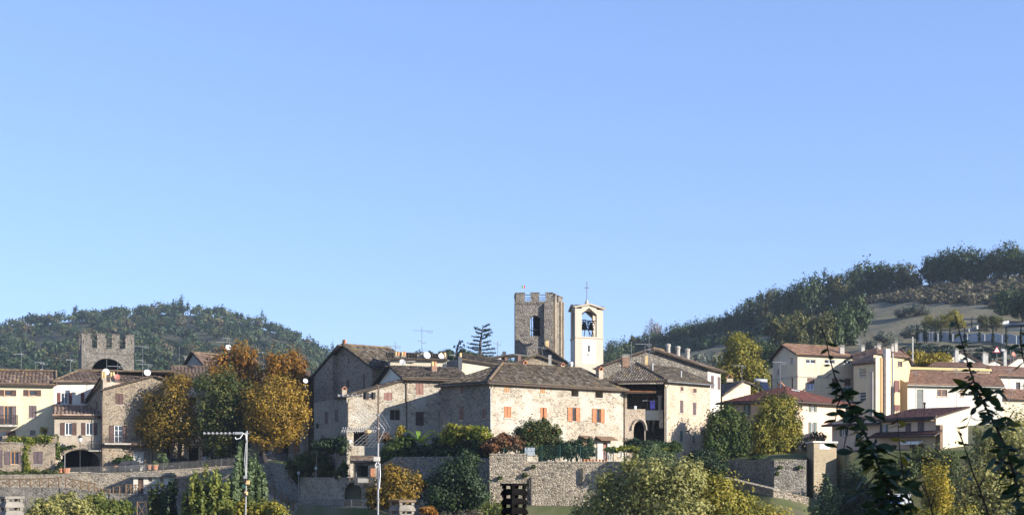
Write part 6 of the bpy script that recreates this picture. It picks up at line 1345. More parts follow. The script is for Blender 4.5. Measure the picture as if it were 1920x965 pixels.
def wall_bits():
    for px, ya, yb, lab in ((995, 896, 951, "dark drain pipe low on the long retaining wall"), (1090.5, 879, 908, "dark looped drain pipe hanging on the long retaining wall")):
        a, b = P(px, ya, 128.0), P(px, yb, 128.0); t = thing("drain_pipe", lab, "pipe", b); MB().tube([a + Vector((0, .2, 0)), a + Vector((0, -.03, -.05)), b], .11 if px < 1000 else .07, 6).build("pipe", M["metal_dark"], t)
        if px > 1000: MB().tube([a + Vector((-.12, -.03, -1.2)), a + Vector((-.12, -.03, .05)), a + Vector((0, -.03, .16)), a + Vector((.1, -.03, 0)), a + Vector((.1, -.03, -1.0))], .04, 5).build("loop", M["metal_dark"], t)
    for i, (px, py, Y, lab) in enumerate(((1000, 874, 128, "tuft of weeds near the top of the long retaining wall"), (1463, 876, 136.5, "upper left tuft on the sunlit rubble wall"), (1500, 875, 137, "upper right tuft on the sunlit rubble wall"), (1457, 887, 136.5, "lowest tuft on the sunlit rubble wall"), (937, 895, 128, "green tuft on the stone buttress block"), (985, 890, 128, "weeds in the joint right of the stone buttress block"))):
        bush("weed_tuft", lab, "weed", [bl(px, py, Y - .15, 4 + i % 3, 3 + i % 2, .2)], L["green"], 220, .08, 60 + i, twigs=False)
    # steps and their sloping wall
    base = P(515, 945, 150); t = thing("staircase", "shaded stone steps between the square wall and the wooden stair railing", "stairs", P(515, 905, 158.5)); 
    for i in range(6):
        m = MB(); p = P(497, 903 - 5 * i, 157.6 + .35 * i); m.box(p + Vector((1.1, .2, -.35)), (2.6, .5, .62)); m.build("step", M["stone_low"], t)
    m = MB(); hexa_wall(xy(470, 155), xy(545, 147.6), -8, (zz(911, 155), zz(952, 147.6)), .6, m); w = m.build("stair_wall", M["stone_ret"], None); tag(w, "sloping stone stair parapet descending right of the grey poplars", "wall")
    t = thing("railing", "rusty wooden railing going down along the sloping stair parapet", "railing", P(500, 925, 152)); tops = []
    for i, (px, y0, y1) in enumerate(((496, 902, 918), (502, 905, 924), (515, 914, 932), (527, 922, 940), (539, 931, 951))):
        Y = 152.6 - i * 1.1; a, b = P(px, y0, Y), P(px, y1, Y); MB().tube([b - Vector((0, 0, .4)), a], .085, 6).build("post", M["rail_timber"], t); tops.append(a)
    for k in (0, .5):
        MB().tube([p - Vector((0, 0, k + .06)) for p in tops], .05, 5).build("rail", M["rail_timber"], t)
    p = P(554, 957, 146.4); t = thing("gate", "small rusty wooden gate with crossed braces beside the thin grey lamp post", "gate", p)
    for dx in (-.33, .33): MB().box(p + Vector((dx, 0, 0)), (.1, .08, 1.2)).build("post", M["rail_timber"], t)
    for z in (.05, .55, 1.08): MB().box(p + Vector((0, -.02, z)), (.56, .05, .1)).build("rail", M["rail_timber"], t)
    for z in (.15, .62):
        for s in (-1, 1): MB().tube([p + Vector((-.28 * s, -.03, z)), p + Vector((.28 * s, -.03, z + .42))], .035, 4).build("brace", M["rail_timber"], t)
    # wire fence and thin lamp post on the lower ledge
    t = thing("fence", "thin grey wire mesh fence above the bottom wall, in front of the black niche", "fence", P(620, 955, 138)); pa = []
    for i in range(5):
        px = 565 + (690 - 565) * i / 4; Y = interp(px, [(546, 147.5), (600, 140.9), (690, 132.6)]); b = P(px, 957, Y); a = P(px, 935.5, Y); MB().tube([b - Vector((0, 0, .3)), a], .04, 5).build("post", M["mesh_grey"], t); pa.append((a, b))
    MB().tube([a for a, b in pa], .03, 4).build("rail", M["mesh_grey"], t); m = MB()
    for (a, b), (c, d) in zip(pa, pa[1:]):
        for k in range(14): m.tube([a.lerp(c, k / 14), b.lerp(d, k / 14)], .008, 3, False)
        for k in range(6): m.tube([a.lerp(b, k / 6), c.lerp(d, k / 6)], .008, 3, False)
    stuff(m.build("wire_mesh", M["mesh_grey"], t))
    b, a = P(560, 967, 146), P(560, 889, 146); t = thing("street_lamp", "tall thin grey lamp post on the lower ledge beside the rusty gate", "street lamp", b); MB().tube([b - Vector((0, 0, .5)), a], [.07, .045], 8).build("pole", M["metal"], t); MB().lathe(a, [(.05, 0), (.16, .06), (.13, .3), (.03, .36)], 8).build("lamp_head", M["metal_white"], t)
    # black iron street lamp on the square
    b, a = P(150, 886, 169.5), P(150, 829, 169.5); t = thing("street_lamp", "black iron lantern post in front of the dark arch on the square", "street lamp", b); MB().lathe(b, [(.16, 0), (.12, .5), (.06, .6), (.045, a.z - b.z)], 8).build("pole", M["metal_dark"], t)
    MB().lathe(a, [(.06, 0), (.2, .1), (.27, .55), (.3, .58)], 6).build("lantern", M["lamp_glass"], t); MB().lathe(a + Vector((0, 0, .58)), [(.33, 0), (.2, .2), (.05, .3), (.04, .42)], 6).build("lantern_cap", M["metal_dark"], t)
    for i, (px, py, Y, lab) in enumerate(((559.5, 803, 180.4, "black wall lantern on the orange pilaster"), (593.5, 782, 176, "upper black wall lantern at the left corner of the shaded stone house"), (595, 797, 152.2, "lower black wall lantern at the left corner of the shaded stone house"))):
        p = P(px, py, Y - .35); t = thing("wall_lantern", lab, "lantern", p); MB().lathe(p, [(.05, -.35), (.14, -.25), (.17, .1), (.04, .25)], 6).build("lantern", M["metal_dark"], t); MB().tube([p + Vector((0, 0, .2)), p + Vector((0, .1, .35)), p + Vector((0, .4, .2))], .025, 4).build("bracket", M["metal_dark"], t)
wall_bits()

def cross_fence(pts, label, h=1.0, braces=True, rails=(.98,)):
    """rustic timber fence; pts: (px, py of the foot, Y) of each post"""
    ps = [P(*p) for p in pts]; t = thing("fence", label, "fence", ps[0])
    for p in ps: MB().tube([p - Vector((0, 0, .25)), p + Vector((0, 0, h + .06))], .075, 6).build("post", M["rail_timber"], t)
    up = Vector((0, 0, 1))
    for a, b in zip(ps, ps[1:]):
        for r in rails: MB().tube([a + up * (h * r), b + up * (h * r)], .055, 5).build("rail", M["rail_timber"], t)
        if braces:
            o = Vector((0, .05, 0)); MB().tube([a + up * .08 - o, b + up * (h - .08) - o], .045, 5).build("brace", M["rail_timber"], t); MB().tube([b + up * .08 + o, a + up * (h - .08) + o], .045, 5).build("brace", M["rail_timber"], t)
cross_fence([(px, 913 - max(0, (px - 60)) * .04, 160.9) for px in (-20, -1, 18, 38, 57, 75, 92, 111)], "weathered crossed timber fence along the top of the bottom left wall")
cross_fence([(123, 912, 160.8), (137.5, 914.5, 160.8), (152, 917, 160.8), (166, 919.5, 160.8), (178.5, 922, 160.8)], "dark crossed timber fence sloping down in front of the sunlit square wall", 1.02)
cross_fence([(180, 924, 161), (192, 927, 161), (206, 928, 161)], "short low end of the sloping timber fence half hidden by bushes", .7)
cross_fence([(212, 929, 161.6), (224, 927, 161.5), (235, 924.5, 161.4)], "three railed timber handrail rising to the white hut", 1.0, False, (.98, .62, .28))
cross_fence([(236, 925, 161.2), (245, 925, 161.2), (254, 925, 161.2), (262, 925, 161.2), (278, 925.5, 161.2), (294, 925.5, 161.2), (308, 925.5, 161.2), (322, 925, 161.2)], "crossed timber fence in front of the white hut", 1.05)
cross_fence([(333, 917, 161), (350, 915, 161), (369, 911, 161)], "crossed timber fence climbing right of the white hut", 1.15)
cross_fence([(257, 972, 155), (274, 972, 155), (290, 972, 155)], "timber fence low in the bottom left in front of the grey wall", 1.9)

def square_items():
    # long railing
    pxs = list(range(127, 562, 36)); t = thing("railing", "long dark iron railing along the edge of the square", "railing", V3(xy(127, edge(127)), .1)); tp = []
    ft = [(120, 891), (185, 888), (250, 884.5), (330, 879.5), (440, 871.5), (505, 867), (562, 860)]; hh = [(120, 15), (330, 14), (562, 14)]
    for px in pxs:
        Y = edge(px, .15); b = P(px, interp(px, ft), Y); a = P(px, interp(px, ft) - interp(px, hh), Y); MB().box(b - Vector((0, 0, .2)), (.06, .06, a.z - b.z + .2)).build("post", M["metal"], t); tp.append((a, b))
    m = MB(); m2 = MB()
    for (a, b), (c, d) in zip(tp, tp[1:]):
        MB().tube([a, c], .03, 4).build("rail", M["metal_dark"], t); m2.tube([b.lerp(a, .12), d.lerp(c, .12)], .02, 4)
        for k in range(1, 16): m.tube([a.lerp(c, k / 16), b.lerp(d, k / 16)], .018, 3, False)
    m2.build("bottom_rail", M["metal_dark"], t); stuff(m.build("bars", M["metal"], t))
    # white hut
    A, B = xy(250, 163), xy(318, 163.6); z0, z1 = zz(925.5, 163), zz(893.5, 163); h = House("hut", "small white hut with a brown door under a flat concrete roof below the square", V3(A, z0), "hut"); f = h.face(A, B); f.door(258.5, 896, 269, 925, M["sh_brown"]); f.plain(278, 893.9, 285.5, 902, M["frame_wood"], sill=False, mull=False); f.plain(300, 893.9, 306, 902, M["frame_wood"], sill=False, mull=False); f.build(z0 - .4, z1, M["white"]); h.face(B, B + Vector((0, 3))).build(z0 - .4, z1, M["white"]); h.face(A + Vector((0, 3)), A).build(z0 - .4, z1, M["white"])
    m = MB().prism([A + Vector((-.1, -.5)), B + Vector((.2, -.5)), B + Vector((.2, 3)), A + Vector((-.1, 3))], z1, zz(885.5, 163)); m.build("roof_slab", M["stone_low"], h.root); h.finish()
    # pots and plants
    pots = ((114.5, 888, .42, "terracotta pot under the dark shrub left of the arch"), (124.5, 889.5, .5, "largest terracotta pot at the left end of the iron railing"), (218.5, 881, .36, "left terracotta pot of the pair behind the grey car"), (222.5, 882, .3, "right terracotta pot of the pair behind the grey car"), (280.5, 879.5, .34, "tall terracotta pot right of the garage door"), (291, 881, .4, "wide terracotta pot under the oleander shrub"))
    for px, py, r, lab in pots:
        p = P(px, py, 168.8); t = thing("flower_pot", lab, "pot", p); MB().lathe(p, [(r * .6, 0), (r * .9, r * 1.3), (r, r * 1.35), (r, r * 1.6), (r * .85, r * 1.6)], 10).build("pot", M["terracotta"], t)
    bush("shrub", "dark potted shrub left of the arch on the square", "shrub", [bl(113, 873, 169, 8, 9)], L["dark_green"], 500, .13, 31); bush("shrub", "bright green shrub behind the grey car on the square", "shrub", [bl(232, 864, 170.8, 16, 8, .6), bl(240, 858, 171, 9, 6, .5)], L["green"], 900, .13, 32)
    bush("shrub", "grey green oleander shrub right of the garage door", "shrub", [bl(305, 862, 170, 10, 11), bl(290, 870, 169.5, 8, 8)], L["poplar_grey"], 700, .15, 33); bush("climbing_plant", "green creeper in the shaded corner left of the arch", "creeper", [bl(105, 822, 170.2, 4, 9, .4), bl(108, 845, 170.2, 5, 16, .4)], L["green"], 700, .13, 34, twigs=False); bush("climbing_plant", "thin green creeper strand over the crown of the dark arch", "creeper", [bl(120, 840, 170.5, 9, 3, .3), bl(134, 836, 170.7, 9, 2.5, .3)], L["green"], 400, .11, 35, twigs=False)
    b = P(121.5, 888, 168.5); t = thing("sign_post", "thin grey post beside the terracotta pots at the railing's left end", "post", b); MB().tube([b - Vector((0, 0, .3)), P(121.5, 850, 168.5)], .05, 6).build("pole", M["metal"], t)
square_items()

def car(label, c, ang, Lc, paint, kind="hatch", W_=1.62, H=1.45):
    """c: ground point under the car's centre; ang: heading of its nose round z; lofted body with separate glass, wheels, lamps"""
    t = thing("parked_car", label, "car", c); u = Vector((math.cos(ang), math.sin(ang), 0)); w = Vector((-u.y, u.x, 0)); up = Vector((0, 0, 1)); c = Vector(c); Q = lambda a, b, z: c + u * a + w * b + up * z
    # body cross-sections from tail to nose: x, sill z, belt z, half width
    k = Lc / 3.7; sec = [(-1.83, .38, .72, .66), (-1.78, .28, .92, .74), (-1.3, .22, .98, .80), (0, .20, .96, .81), (.75, .20, .93, .80), (1.35, .22, .80, .77), (1.75, .28, .66, .68), (1.84, .36, .52, .6)]; m = MB(); vs, fs = [], []
    for x, z0, z1, hw in sec:
        hw *= W_ / 1.62
        for b, z in ((-hw * .9, z0), (-hw, z0 + .2), (-hw * .97, z1 - .08), (-hw * .86, z1), (hw * .86, z1), (hw * .97, z1 - .08), (hw, z0 + .2), (hw * .9, z0)): vs.append(Q(x * k, b, z))
    n = 8
    for i in range(len(sec) - 1): fs += [(i * n + j, i * n + (j + 1) % n, (i + 1) * n + (j + 1) % n, (i + 1) * n + j) for j in range(n)]
    fs += [tuple(range(n)), tuple(range((len(sec) - 1) * n, len(sec) * n))[::-1]]; m.mesh(vs, fs); body = m.build("body", paint, t, True)
    hb = .70 * W_ / 1.62; ht = .56 * W_ / 1.62; xs = ((-1.74, -1.52, .42, 1.02) if kind == "hatch" else (-1.35, -.95, .35, .98))
    lo = [(xs[0], .96), (xs[3], .93)]; hi = [(xs[1], H - .02), (xs[2], H)]
    g = MB(); b4 = [Q(lo[0][0] * k, -hb, lo[0][1]), Q(lo[1][0] * k, -hb, lo[1][1]), Q(lo[1][0] * k, hb, lo[1][1]), Q(lo[0][0] * k, hb, lo[0][1])]; t4 = [Q(hi[0][0] * k, -ht, hi[0][1] - .05), Q(hi[1][0] * k, -ht, hi[1][1] - .05), Q(hi[1][0] * k, ht, hi[1][1] - .05), Q(hi[0][0] * k, ht, hi[0][1] - .05)]; g.hexa(b4, t4); g.build("glass", M["glass"], t)
    r = MB(); r.hexa([p + up * .003 for p in t4], [p.lerp((t4[0] + t4[2]) / 2, .06) + up * .06 for p in t4])
    for i in range(4): r.tube([b4[i], t4[i]], .045, 4)
    for s in (0, 1):                                          # door pillars
        a = b4[0].lerp(b4[1], .52) if s == 0 else b4[3].lerp(b4[2], .52); b = t4[0].lerp(t4[1], .45) if s == 0 else t4[3].lerp(t4[2], .45); r.tube([a, b], .035, 4)
    r.build("roof", paint, t)
    for x in (-1.18, 1.16):
        for s in (-1, 1):
            p = Q(x * k, s * .70 * W_ / 1.62, .30); q = p + w * (s * .13); MB().tube([p - w * (s * .06), p, q, q + w * (s * .005)], [.29, .30, .30, .25], 14).build("tyre", M["tyre"], t); MB().tube([q + w * (s * .004), q + w * (s * .018)], [.19, .15], 12).build("rim", M["rim"], t)
    for s in (-1, 1):
        MB().hexa([Q(1.70 * k, s * .40, .52), Q(1.80 * k, s * .40, .52), Q(1.70 * k, s * .64, .54), Q(1.6 * k, s * .64, .54)], [Q(1.62 * k, s * .40, .70), Q(1.76 * k, s * .40, .66), Q(1.66 * k, s * .64, .68), Q(1.56 * k, s * .64, .70)]).build("headlight", M["lens"], t); MB().hexa([Q(-1.84 * k, s * .55, .66), Q(-1.7 * k, s * .55, .66), Q(-1.7 * k, s * .73, .66), Q(-1.8 * k, s * .73, .66)], [Q(-1.82 * k, s * .55, .9), Q(-1.7 * k, s * .55, .9), Q(-1.7 * k, s * .74, .9), Q(-1.78 * k, s * .74, .9)]).build("tail_light", M["lens_red"], t)
        p = Q(.72 * k, s * .82 * W_ / 1.62, .98); MB().box(p, (.12, .2, .13), u).build("wing_mirror", paint, t)
    MB().box(Q(1.83 * k, 0, .36), (.03, .46, .11), u).build("number_plate", M["plate"], t); MB().box(Q(1.80 * k, 0, .24), (.12, 1.3, .2), u).build("bumper", M["metal_dark"], t); MB().box(Q(1.79 * k, 0, .5), (.06, .6, .1), u).build("grille", M["metal_dark"], t)
    return t
car("dark grey car parked facing outward in front of the garage on the square", V3(xy(240.5, 169.4), zz(885.5, 169.4)), R(-97), 3.9, M["car_dark"], W_=1.72)
car("silver hatchback parked side on under the middle green tree of the square", V3(xy(407, 173.5), zz(866.5, 173.5)), R(184), 3.6, M["car_silver"])
car("dark car with a bright front lamp parked behind the right golden tree's trunk", V3(xy(500, 170.5), zz(868.5, 170.5)), R(-70), 3.6, M["car_black"])
car("black car half hidden behind the left golden tree's trunk", V3(xy(333, 173), zz(880, 173)), R(-100), 3.7, M["car_black"])

# ------------------------------------------------------------------ trees of the square and gardens
tree("lime_tree", "golden leaved tree at the left of the square's tree row", "tree", P(336, 884, 172.4), [bl(312, 788, 172.4, 54, 52, 2.4), bl(332, 745, 172.4, 40, 40), bl(345, 800, 172.4, 36, 42), bl(283, 805, 172.4, 26, 30), bl(338, 722, 172.4, 18, 18), bl(290, 765, 172.4, 28, 30)], L["gold"], 15000, .14, .34, P(338, 825, 172.4), 41)
tree("lime_tree", "dark green tree in the middle of the square's front tree row", "tree", P(415, 876, 171), [bl(420, 772, 171, 46, 66), bl(396, 735, 171, 32, 40), bl(440, 745, 171, 30, 42), bl(412, 825, 171, 44, 36), bl(448, 810, 171, 26, 40), bl(420, 705, 171, 18, 24), bl(385, 790, 171, 24, 45)], L["olive_green"], 15000, .14, .34, P(417, 830, 171), 42)
tree("lime_tree", "bright golden tree at the right of the square's front tree row", "tree", P(498, 873, 168.2), [bl(520, 770, 168.2, 54, 56), bl(492, 748, 168.2, 34, 40), bl(548, 775, 168.2, 34, 46), bl(512, 812, 168.2, 42, 30), bl(480, 785, 168.2, 24, 40), bl(535, 735, 168.2, 34, 30), bl(565, 770, 168.2, 18, 30)], L["gold_bright"], 16000, .14, .3, P(492, 822, 168.2), 43)
tree("lime_tree", "tall rust coloured tree behind the middle green tree", "tree", P(440, 870, 180.5), [bl(454, 668, 180.5, 25, 28), bl(420, 692, 180.5, 30, 34), bl(442, 715, 180.5, 40, 40), bl(474, 702, 180.5, 20, 36), bl(440, 770, 180.5, 36, 50)], L["rust"], 11000, .15, .34, P(441, 800, 180.5), 44)
tree("lime_tree", "rust and green tree at the back right of the square", "tree", P(532, 868, 178.5), [bl(535, 684, 178.5, 36, 32), bl(510, 698, 178.5, 24, 34), bl(560, 692, 178.5, 15, 36), bl(538, 715, 178.5, 36, 34), bl(535, 755, 178.5, 30, 34), bl(578, 745, 178.5, 12, 18)], L["rust"], 11000, .15, .32, P(533, 800, 178.5), 45)
def pop(px, ytop, ybot, w, Y, mat, label, seed, n=5000, leaf=.13, name="poplar_tree", extra=()):
    blobs = [bl(px, (ytop + ybot) / 2, Y, w, (ybot - ytop) / 2)] + [bl(*e[:2], Y, *e[2:]) for e in extra]
    gz = min(P(px, ybot + 6, Y).z, 0); tree(name, label, "tree", Vector((P(px, ybot, Y).x, Y, gz)), blobs, L[mat], n, leaf, .16, P(px, (ytop + ybot) / 2, Y), seed, gauss=.17, tall=1.15)
pop(384, 874, 1010, 12, 112, "poplar", "yellow green columnar poplar left of the tall white antenna mast", 51, 9000, extra=((366, 952, 10, 66), (404, 946, 11, 66), (420, 952, 9, 54), (394, 950, 14, 50), (352, 970, 9, 48), (432, 972, 7, 44)))
pop(448, 838, 1000, 8, 115, "poplar_grey", "slender grey green poplar directly left of the white antenna mast", 52, 2600)
pop(475, 850, 1010, 9, 116, "poplar_grey", "grey green poplar behind the white antenna mast", 53, 9000, extra=((487, 915, 9, 46), (462, 925, 11, 62), (450, 930, 9, 60), (436, 930, 8, 50), (496, 935, 7, 36), (474, 930, 15, 40)))
pop(322, 900, 1000, 7, 113, "dark_green", "dark narrow poplar just left of the yellow green poplar", 54, 2600, extra=((313, 950, 8, 30),))
pop(297, 912, 1010, 8, 114, "olive_green", "dark yellow tipped poplar in front of the white hut's right end", 55, 4200, extra=((287, 955, 7, 40), (308, 950, 8, 40), (316, 965, 6, 36)))
bush("shrub", "pale olive shrub beside the small grey chimney at the bottom left", "shrub", [bl(85, 963, 108, 36, 26), bl(60, 978, 108, 26, 24)], L["willow"], 4500, .11, 56)
bush("shrub", "green shrub with yellow leaves under the bottom left timber fence", "shrub", [bl(125, 948, 112, 32, 22), bl(150, 963, 111, 36, 28), bl(110, 938, 112, 18, 14)], L["willow"], 5200, .12, 57)
bush("shrub", "olive shrub half hiding the end of the sloping timber fence", "shrub", [bl(205, 961, 112, 34, 26), bl(180, 943, 113, 22, 20), bl(232, 958, 112, 16, 18)], L["poplar"], 5200, .12, 58)
bush("shrub", "yellowish shrub at the foot of the grey poplars", "shrub", [bl(500, 958, 110, 38, 22), bl(465, 960, 110, 24, 22), bl(520, 965, 109, 22, 22)], L["yellow_green"], 4000, .12, 59)
bush("shrub", "tall olive green bush on the terrace above the niche wall", "shrub", [bl(582, 868, 149.5, 36, 24), bl(556, 880, 150.5, 20, 24), bl(615, 876, 147, 22, 20), bl(598, 858, 149, 20, 16)], L["olive_green"], 7000, .13, 61)
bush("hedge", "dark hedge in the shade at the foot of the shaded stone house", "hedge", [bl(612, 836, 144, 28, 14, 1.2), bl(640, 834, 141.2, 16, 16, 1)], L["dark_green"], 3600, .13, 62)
bush("shrub", "small bright green shrub beside the little tiled shed", "shrub", [bl(645, 878, 138.8, 9, 14), bl(636, 888, 139, 9, 10)], L["green"], 1200, .12, 63)
bush("shrub", "fresh green climbing shrub hanging over the short broken wall", "shrub", [bl(745, 843, 137.4, 30, 24, 1.0), bl(733, 855, 137, 22, 20, .9), bl(765, 838, 137.6, 16, 22, .9), bl(750, 868, 136.6, 14, 14, .5)], L["green"], 7000, .13, 64)
bush("shrub", "reddish shrub left of the yellow sprig below the lit stone house", "shrub", [bl(722, 820, 138.8, 12, 9)], L["red"], 700, .12, 65)
bush("shrub", "thin yellow flowering sprig left of the banana plant", "shrub", [bl(748, 812, 138.6, 8, 15), bl(753, 804, 138.6, 8, 7)], L["yellow"], 420, .10, 66)
def banana():
    c = P(787, 828, 136.8); t = thing("banana_plant", "banana plant with broad yellow green leaves below the shaded house wall", "banana plant", c - Vector((0, 0, 1))); MB().tube([c - Vector((0, 0, 1.2)), c + Vector((0, 0, .1))], [.2, .13], 8).build("stem", M["bark_pale"], t); g = random.Random(8)
    for ang, ln, rise, wd in ((178, 1.75, .35, .26), (150, 1.5, 1.0, .30), (95, .9, 1.05, .24), (55, 1.5, 1.1, .36), (28, 1.9, .8, .40), (-5, 1.5, .2, .34), (-60, 1.0, .3, .3), (220, 1.1, .3, .3), (300, 1.0, -.2, .25), (330, 1.2, -.35, .25)):
        m = MB(); d = Vector((math.cos(R(ang)), .45 * math.sin(R(ang)) - .25, 0)).normalized(); sd = Vector((-d.y, d.x, 0)); n = 8; prev = None
        for i in range(n + 1):
            q = i / n; z = rise * math.sin(q * 1.9) * 1.0; p = c + d * (ln * q) + Vector((0, 0, z)); w_ = wd * (math.sin(math.pi * min(1, q * .93 + .07)) ** .6) * (.92 + .16 * g.random()); rw = [p + sd * w_ + Vector((0, 0, .10)), p, p - sd * w_ + Vector((0, 0, .10))]
            if prev: m.poly([prev[0], prev[1], rw[1], rw[0]], .5 * g.random() + .1 * (i % 2)); m.poly([prev[1], prev[2], rw[2], rw[1]], .4 + .5 * g.random())
            prev = rw
        m.build("leaf", L["banana"], t)
banana()
bush("grape_vine", "yellow green vine draped over a pergola left of the large cream house", "vine", [bl(850, 812, 133.6, 22, 18, 1.2), bl(880, 808, 132.6, 26, 11, 1.2), bl(903, 816, 131.6, 20, 13, 1.2), bl(838, 822, 134, 14, 14, 1)], L["vine"], 7500, .13, 67)
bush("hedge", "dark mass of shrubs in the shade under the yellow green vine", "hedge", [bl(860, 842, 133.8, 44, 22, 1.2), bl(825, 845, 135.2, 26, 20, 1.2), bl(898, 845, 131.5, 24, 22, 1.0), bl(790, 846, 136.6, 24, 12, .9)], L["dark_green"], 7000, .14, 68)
bush("shrub", "reddish brown shrub on top of the stone buttress block", "shrub", [bl(945, 831, 130.6, 30, 14, .9), bl(925, 838, 130.4, 20, 11, .8), bl(968, 836, 130.8, 16, 9, .8), bl(940, 820, 131, 12, 8, .7)], L["red"], 5000, .12, 69)
t_ = tree("fruit_tree", "dark leafy fruit tree with a few orange fruits in front of the large cream house", "tree", P(1012, 864, 131.6), [bl(1008, 815, 131.6, 32, 27, 1.3), bl(984, 814, 131.6, 24, 20, 1.1), bl(1034, 828, 131.4, 24, 24, 1.2), bl(1020, 795, 131.6, 12, 12, .8), bl(1044, 806, 131.4, 9, 13, .7), bl(995, 838, 131.2, 26, 16, 1), bl(1030, 848, 131.2, 26, 14, 1)], L["olive_green"], 15000, .10, .13, P(1012, 835, 131.6), 70)
g_ = random.Random(4)
for i in range(16):
    p = P(1008 + g_.uniform(-30, 46), 818 + g_.uniform(-16, 26), 130.2 + g_.uniform(0, .3)); MB().lathe(p, [(.02, -.07), (.07, -.03), (.07, .03), (.02, .07)], 6).build("fruit", L["orange"], t_)
bush("shrub", "rounded dark shrub on the terrace right of the fruit tree", "shrub", [bl(1068, 842, 130.6, 20, 18, 1), bl(1098, 848, 130.4, 18, 13, .9), bl(1082, 834, 131, 14, 12, .8)], L["dark_green"], 5000, .11, 71)
bush("shrub", "clipped dark round bush beside the house door on the terrace", "shrub", [bl(1107, 830, 138, 7, 10, .5)], L["dark_green"], 700, .10, 72)
bush("grape_vine", "yellowish vine over the low pergola left of the loggia house", "vine", [bl(px, 840 + (px % 3), 130.4, 17, 5.5, 1.1) for px in (1148, 1172, 1196, 1220, 1238)], L["vine"], 4800, .11, 73, twigs=False)
bush("hedge", "dark clipped hedge at the foot of the loggia arch", "hedge", [bl(1185, 830, 138.6, 18, 9, .8), bl(1212, 832, 138.6, 22, 8, .8), bl(1236, 834, 138, 14, 7, .7)], L["dark_green"], 3600, .11, 74, twigs=False)
bush("shrub", "green creeper hanging at the lower corner of the loggia house", "shrub", [bl(1262, 838, 130.2, 20, 10, .7), bl(1245, 846, 130, 20, 12, .7)], L["green"], 2600, .12, 75)
bush("shrub", "grey green feathery bush rising above the long retaining wall", "shrub", [bl(1218, 852, 126.6, 22, 22, 1.0), bl(1240, 862, 126.3, 24, 20, 1.0), bl(1205, 866, 126.2, 18, 18, .9)], L["poplar_grey"], 6000, .11, 76)
bush("shrub", "dark green rounded bush at the right end of the long retaining wall", "shrub", [bl(1318, 872, 126.4, 36, 26, 1.2), bl(1340, 890, 126, 24, 26, 1.1), bl(1300, 858, 126.8, 18, 14, .9)], L["dark_green"], 7500, .11, 77)
tree("garden_tree", "rounded green tree beside the lower corner of the loggia house", "tree", P(1358, 868, 146.5), [bl(1354, 802, 146.5, 32, 38, 1.6), bl(1384, 812, 146.5, 28, 36, 1.5), bl(1340, 832, 146, 22, 24, 1.2), bl(1365, 775, 146.5, 16, 14, .9), bl(1380, 840, 146, 26, 20, 1.2)], L["green"], 14000, .13, .16, P(1360, 830, 146.5), 78)
tree("garden_tree", "yellow green tree in front of the peach house", "tree", P(1448, 866, 147), [bl(1448, 792, 147, 36, 38, 1.6), bl(1466, 765, 147.4, 26, 22, 1.2), bl(1428, 815, 146.6, 28, 34, 1.4), bl(1488, 805, 147, 18, 30, 1.1), bl(1470, 830, 146.4, 30, 26, 1.3), bl(1440, 842, 146, 34, 16, 1.2)], L["yellow_green"], 14000, .13, .16, P(1452, 828, 147), 79, bark="bark_pale", k=12)
tree("garden_tree", "darker leafy tree top rising between the yellow green tree and the dark red roof", "tree", P(1462, 862, 149.3), [bl(1462, 768, 149.2, 34, 30, 1.2), bl(1440, 785, 149, 26, 26, 1), bl(1488, 792, 149, 16, 24, .9)], L["olive_green"], 7000, .13, .14, P(1460, 810, 149.2), 80)
bush("shrub", "low green hedge on the right garden wall", "hedge", [bl(1420, 858, 141, 18, 6, .8), bl(1345, 856, 143.5, 14, 8, .8)], L["green"], 1500, .10, 81, twigs=False)
bush("shrub", "dry brown shrub in front of the peach house right of the garden trees", "shrub", [bl(1535, 822, 147.6, 18, 12, .9), bl(1512, 832, 147, 12, 14, .9)], L["scrub"], 1500, .11, 82)
tree("ornamental_tree", "small tree with golden yellow leaves behind the antenna mast at bottom centre", "tree", P(738, 985, 124.5), [bl(742, 905, 124.5, 36, 28, 1.4), bl(712, 922, 124.5, 24, 20, 1.1), bl(766, 912, 124.5, 24, 26, 1.1), bl(735, 882, 124.5, 18, 15, .9), bl(745, 935, 124, 36, 20, 1.2), bl(700, 940, 124.5, 12, 12, .7), bl(780, 895, 124.5, 9, 10, .6)], L["gold"], 8500, .11, .1, P(740, 930, 124.5), 83, subs=30, core=.1)
bush("shrub", "huge dark green rounded bush left of the pale stone buttress", "shrub", [bl(855, 905, 125.5, 52, 52, 2.3), bl(828, 925, 125.2, 40, 42, 2), bl(885, 930, 125, 32, 44, 1.8), bl(870, 870, 126, 30, 22, 1.4)], L["dark_green"], 16000, .13, 84)
bush("fern", "orange brown fern in front of the huge dark bush", "fern", [bl(800, 956, 112, 14, 7, .5), bl(812, 964, 112, 8, 8, .4)], L["orange"], 300, .13, 85)
bush("shrub", "light green shrub at the foot of the stone buttress", "shrub", [bl(925, 955, 118, 22, 16, .8), bl(945, 968, 117, 18, 14, .8), bl(905, 962, 118, 16, 14, .8)], L["poplar"], 2600, .10, 86)
bush("shrub", "dull brown low shrubs along the bottom between fern and chimney", "shrub", [bl(880, 966, 114, 26, 12, .8), bl(840, 970, 114, 18, 10, .7)], L["scrub"], 1800, .10, 87)
tree("willow_tree", "large yellowing willow in the middle of the big thicket at bottom right", "tree", P(1255, 1060, 104), [bl(1255, 935, 104, 62, 62, 2.6), bl(1225, 895, 104, 36, 36, 1.6), bl(1290, 898, 104, 32, 36, 1.6), bl(1265, 985, 103, 80, 50, 2.6)], L["willow"], 20000, .105, .14, P(1255, 960, 104), 88, bark="bark_pale", gauss=.24, tall=1.3)
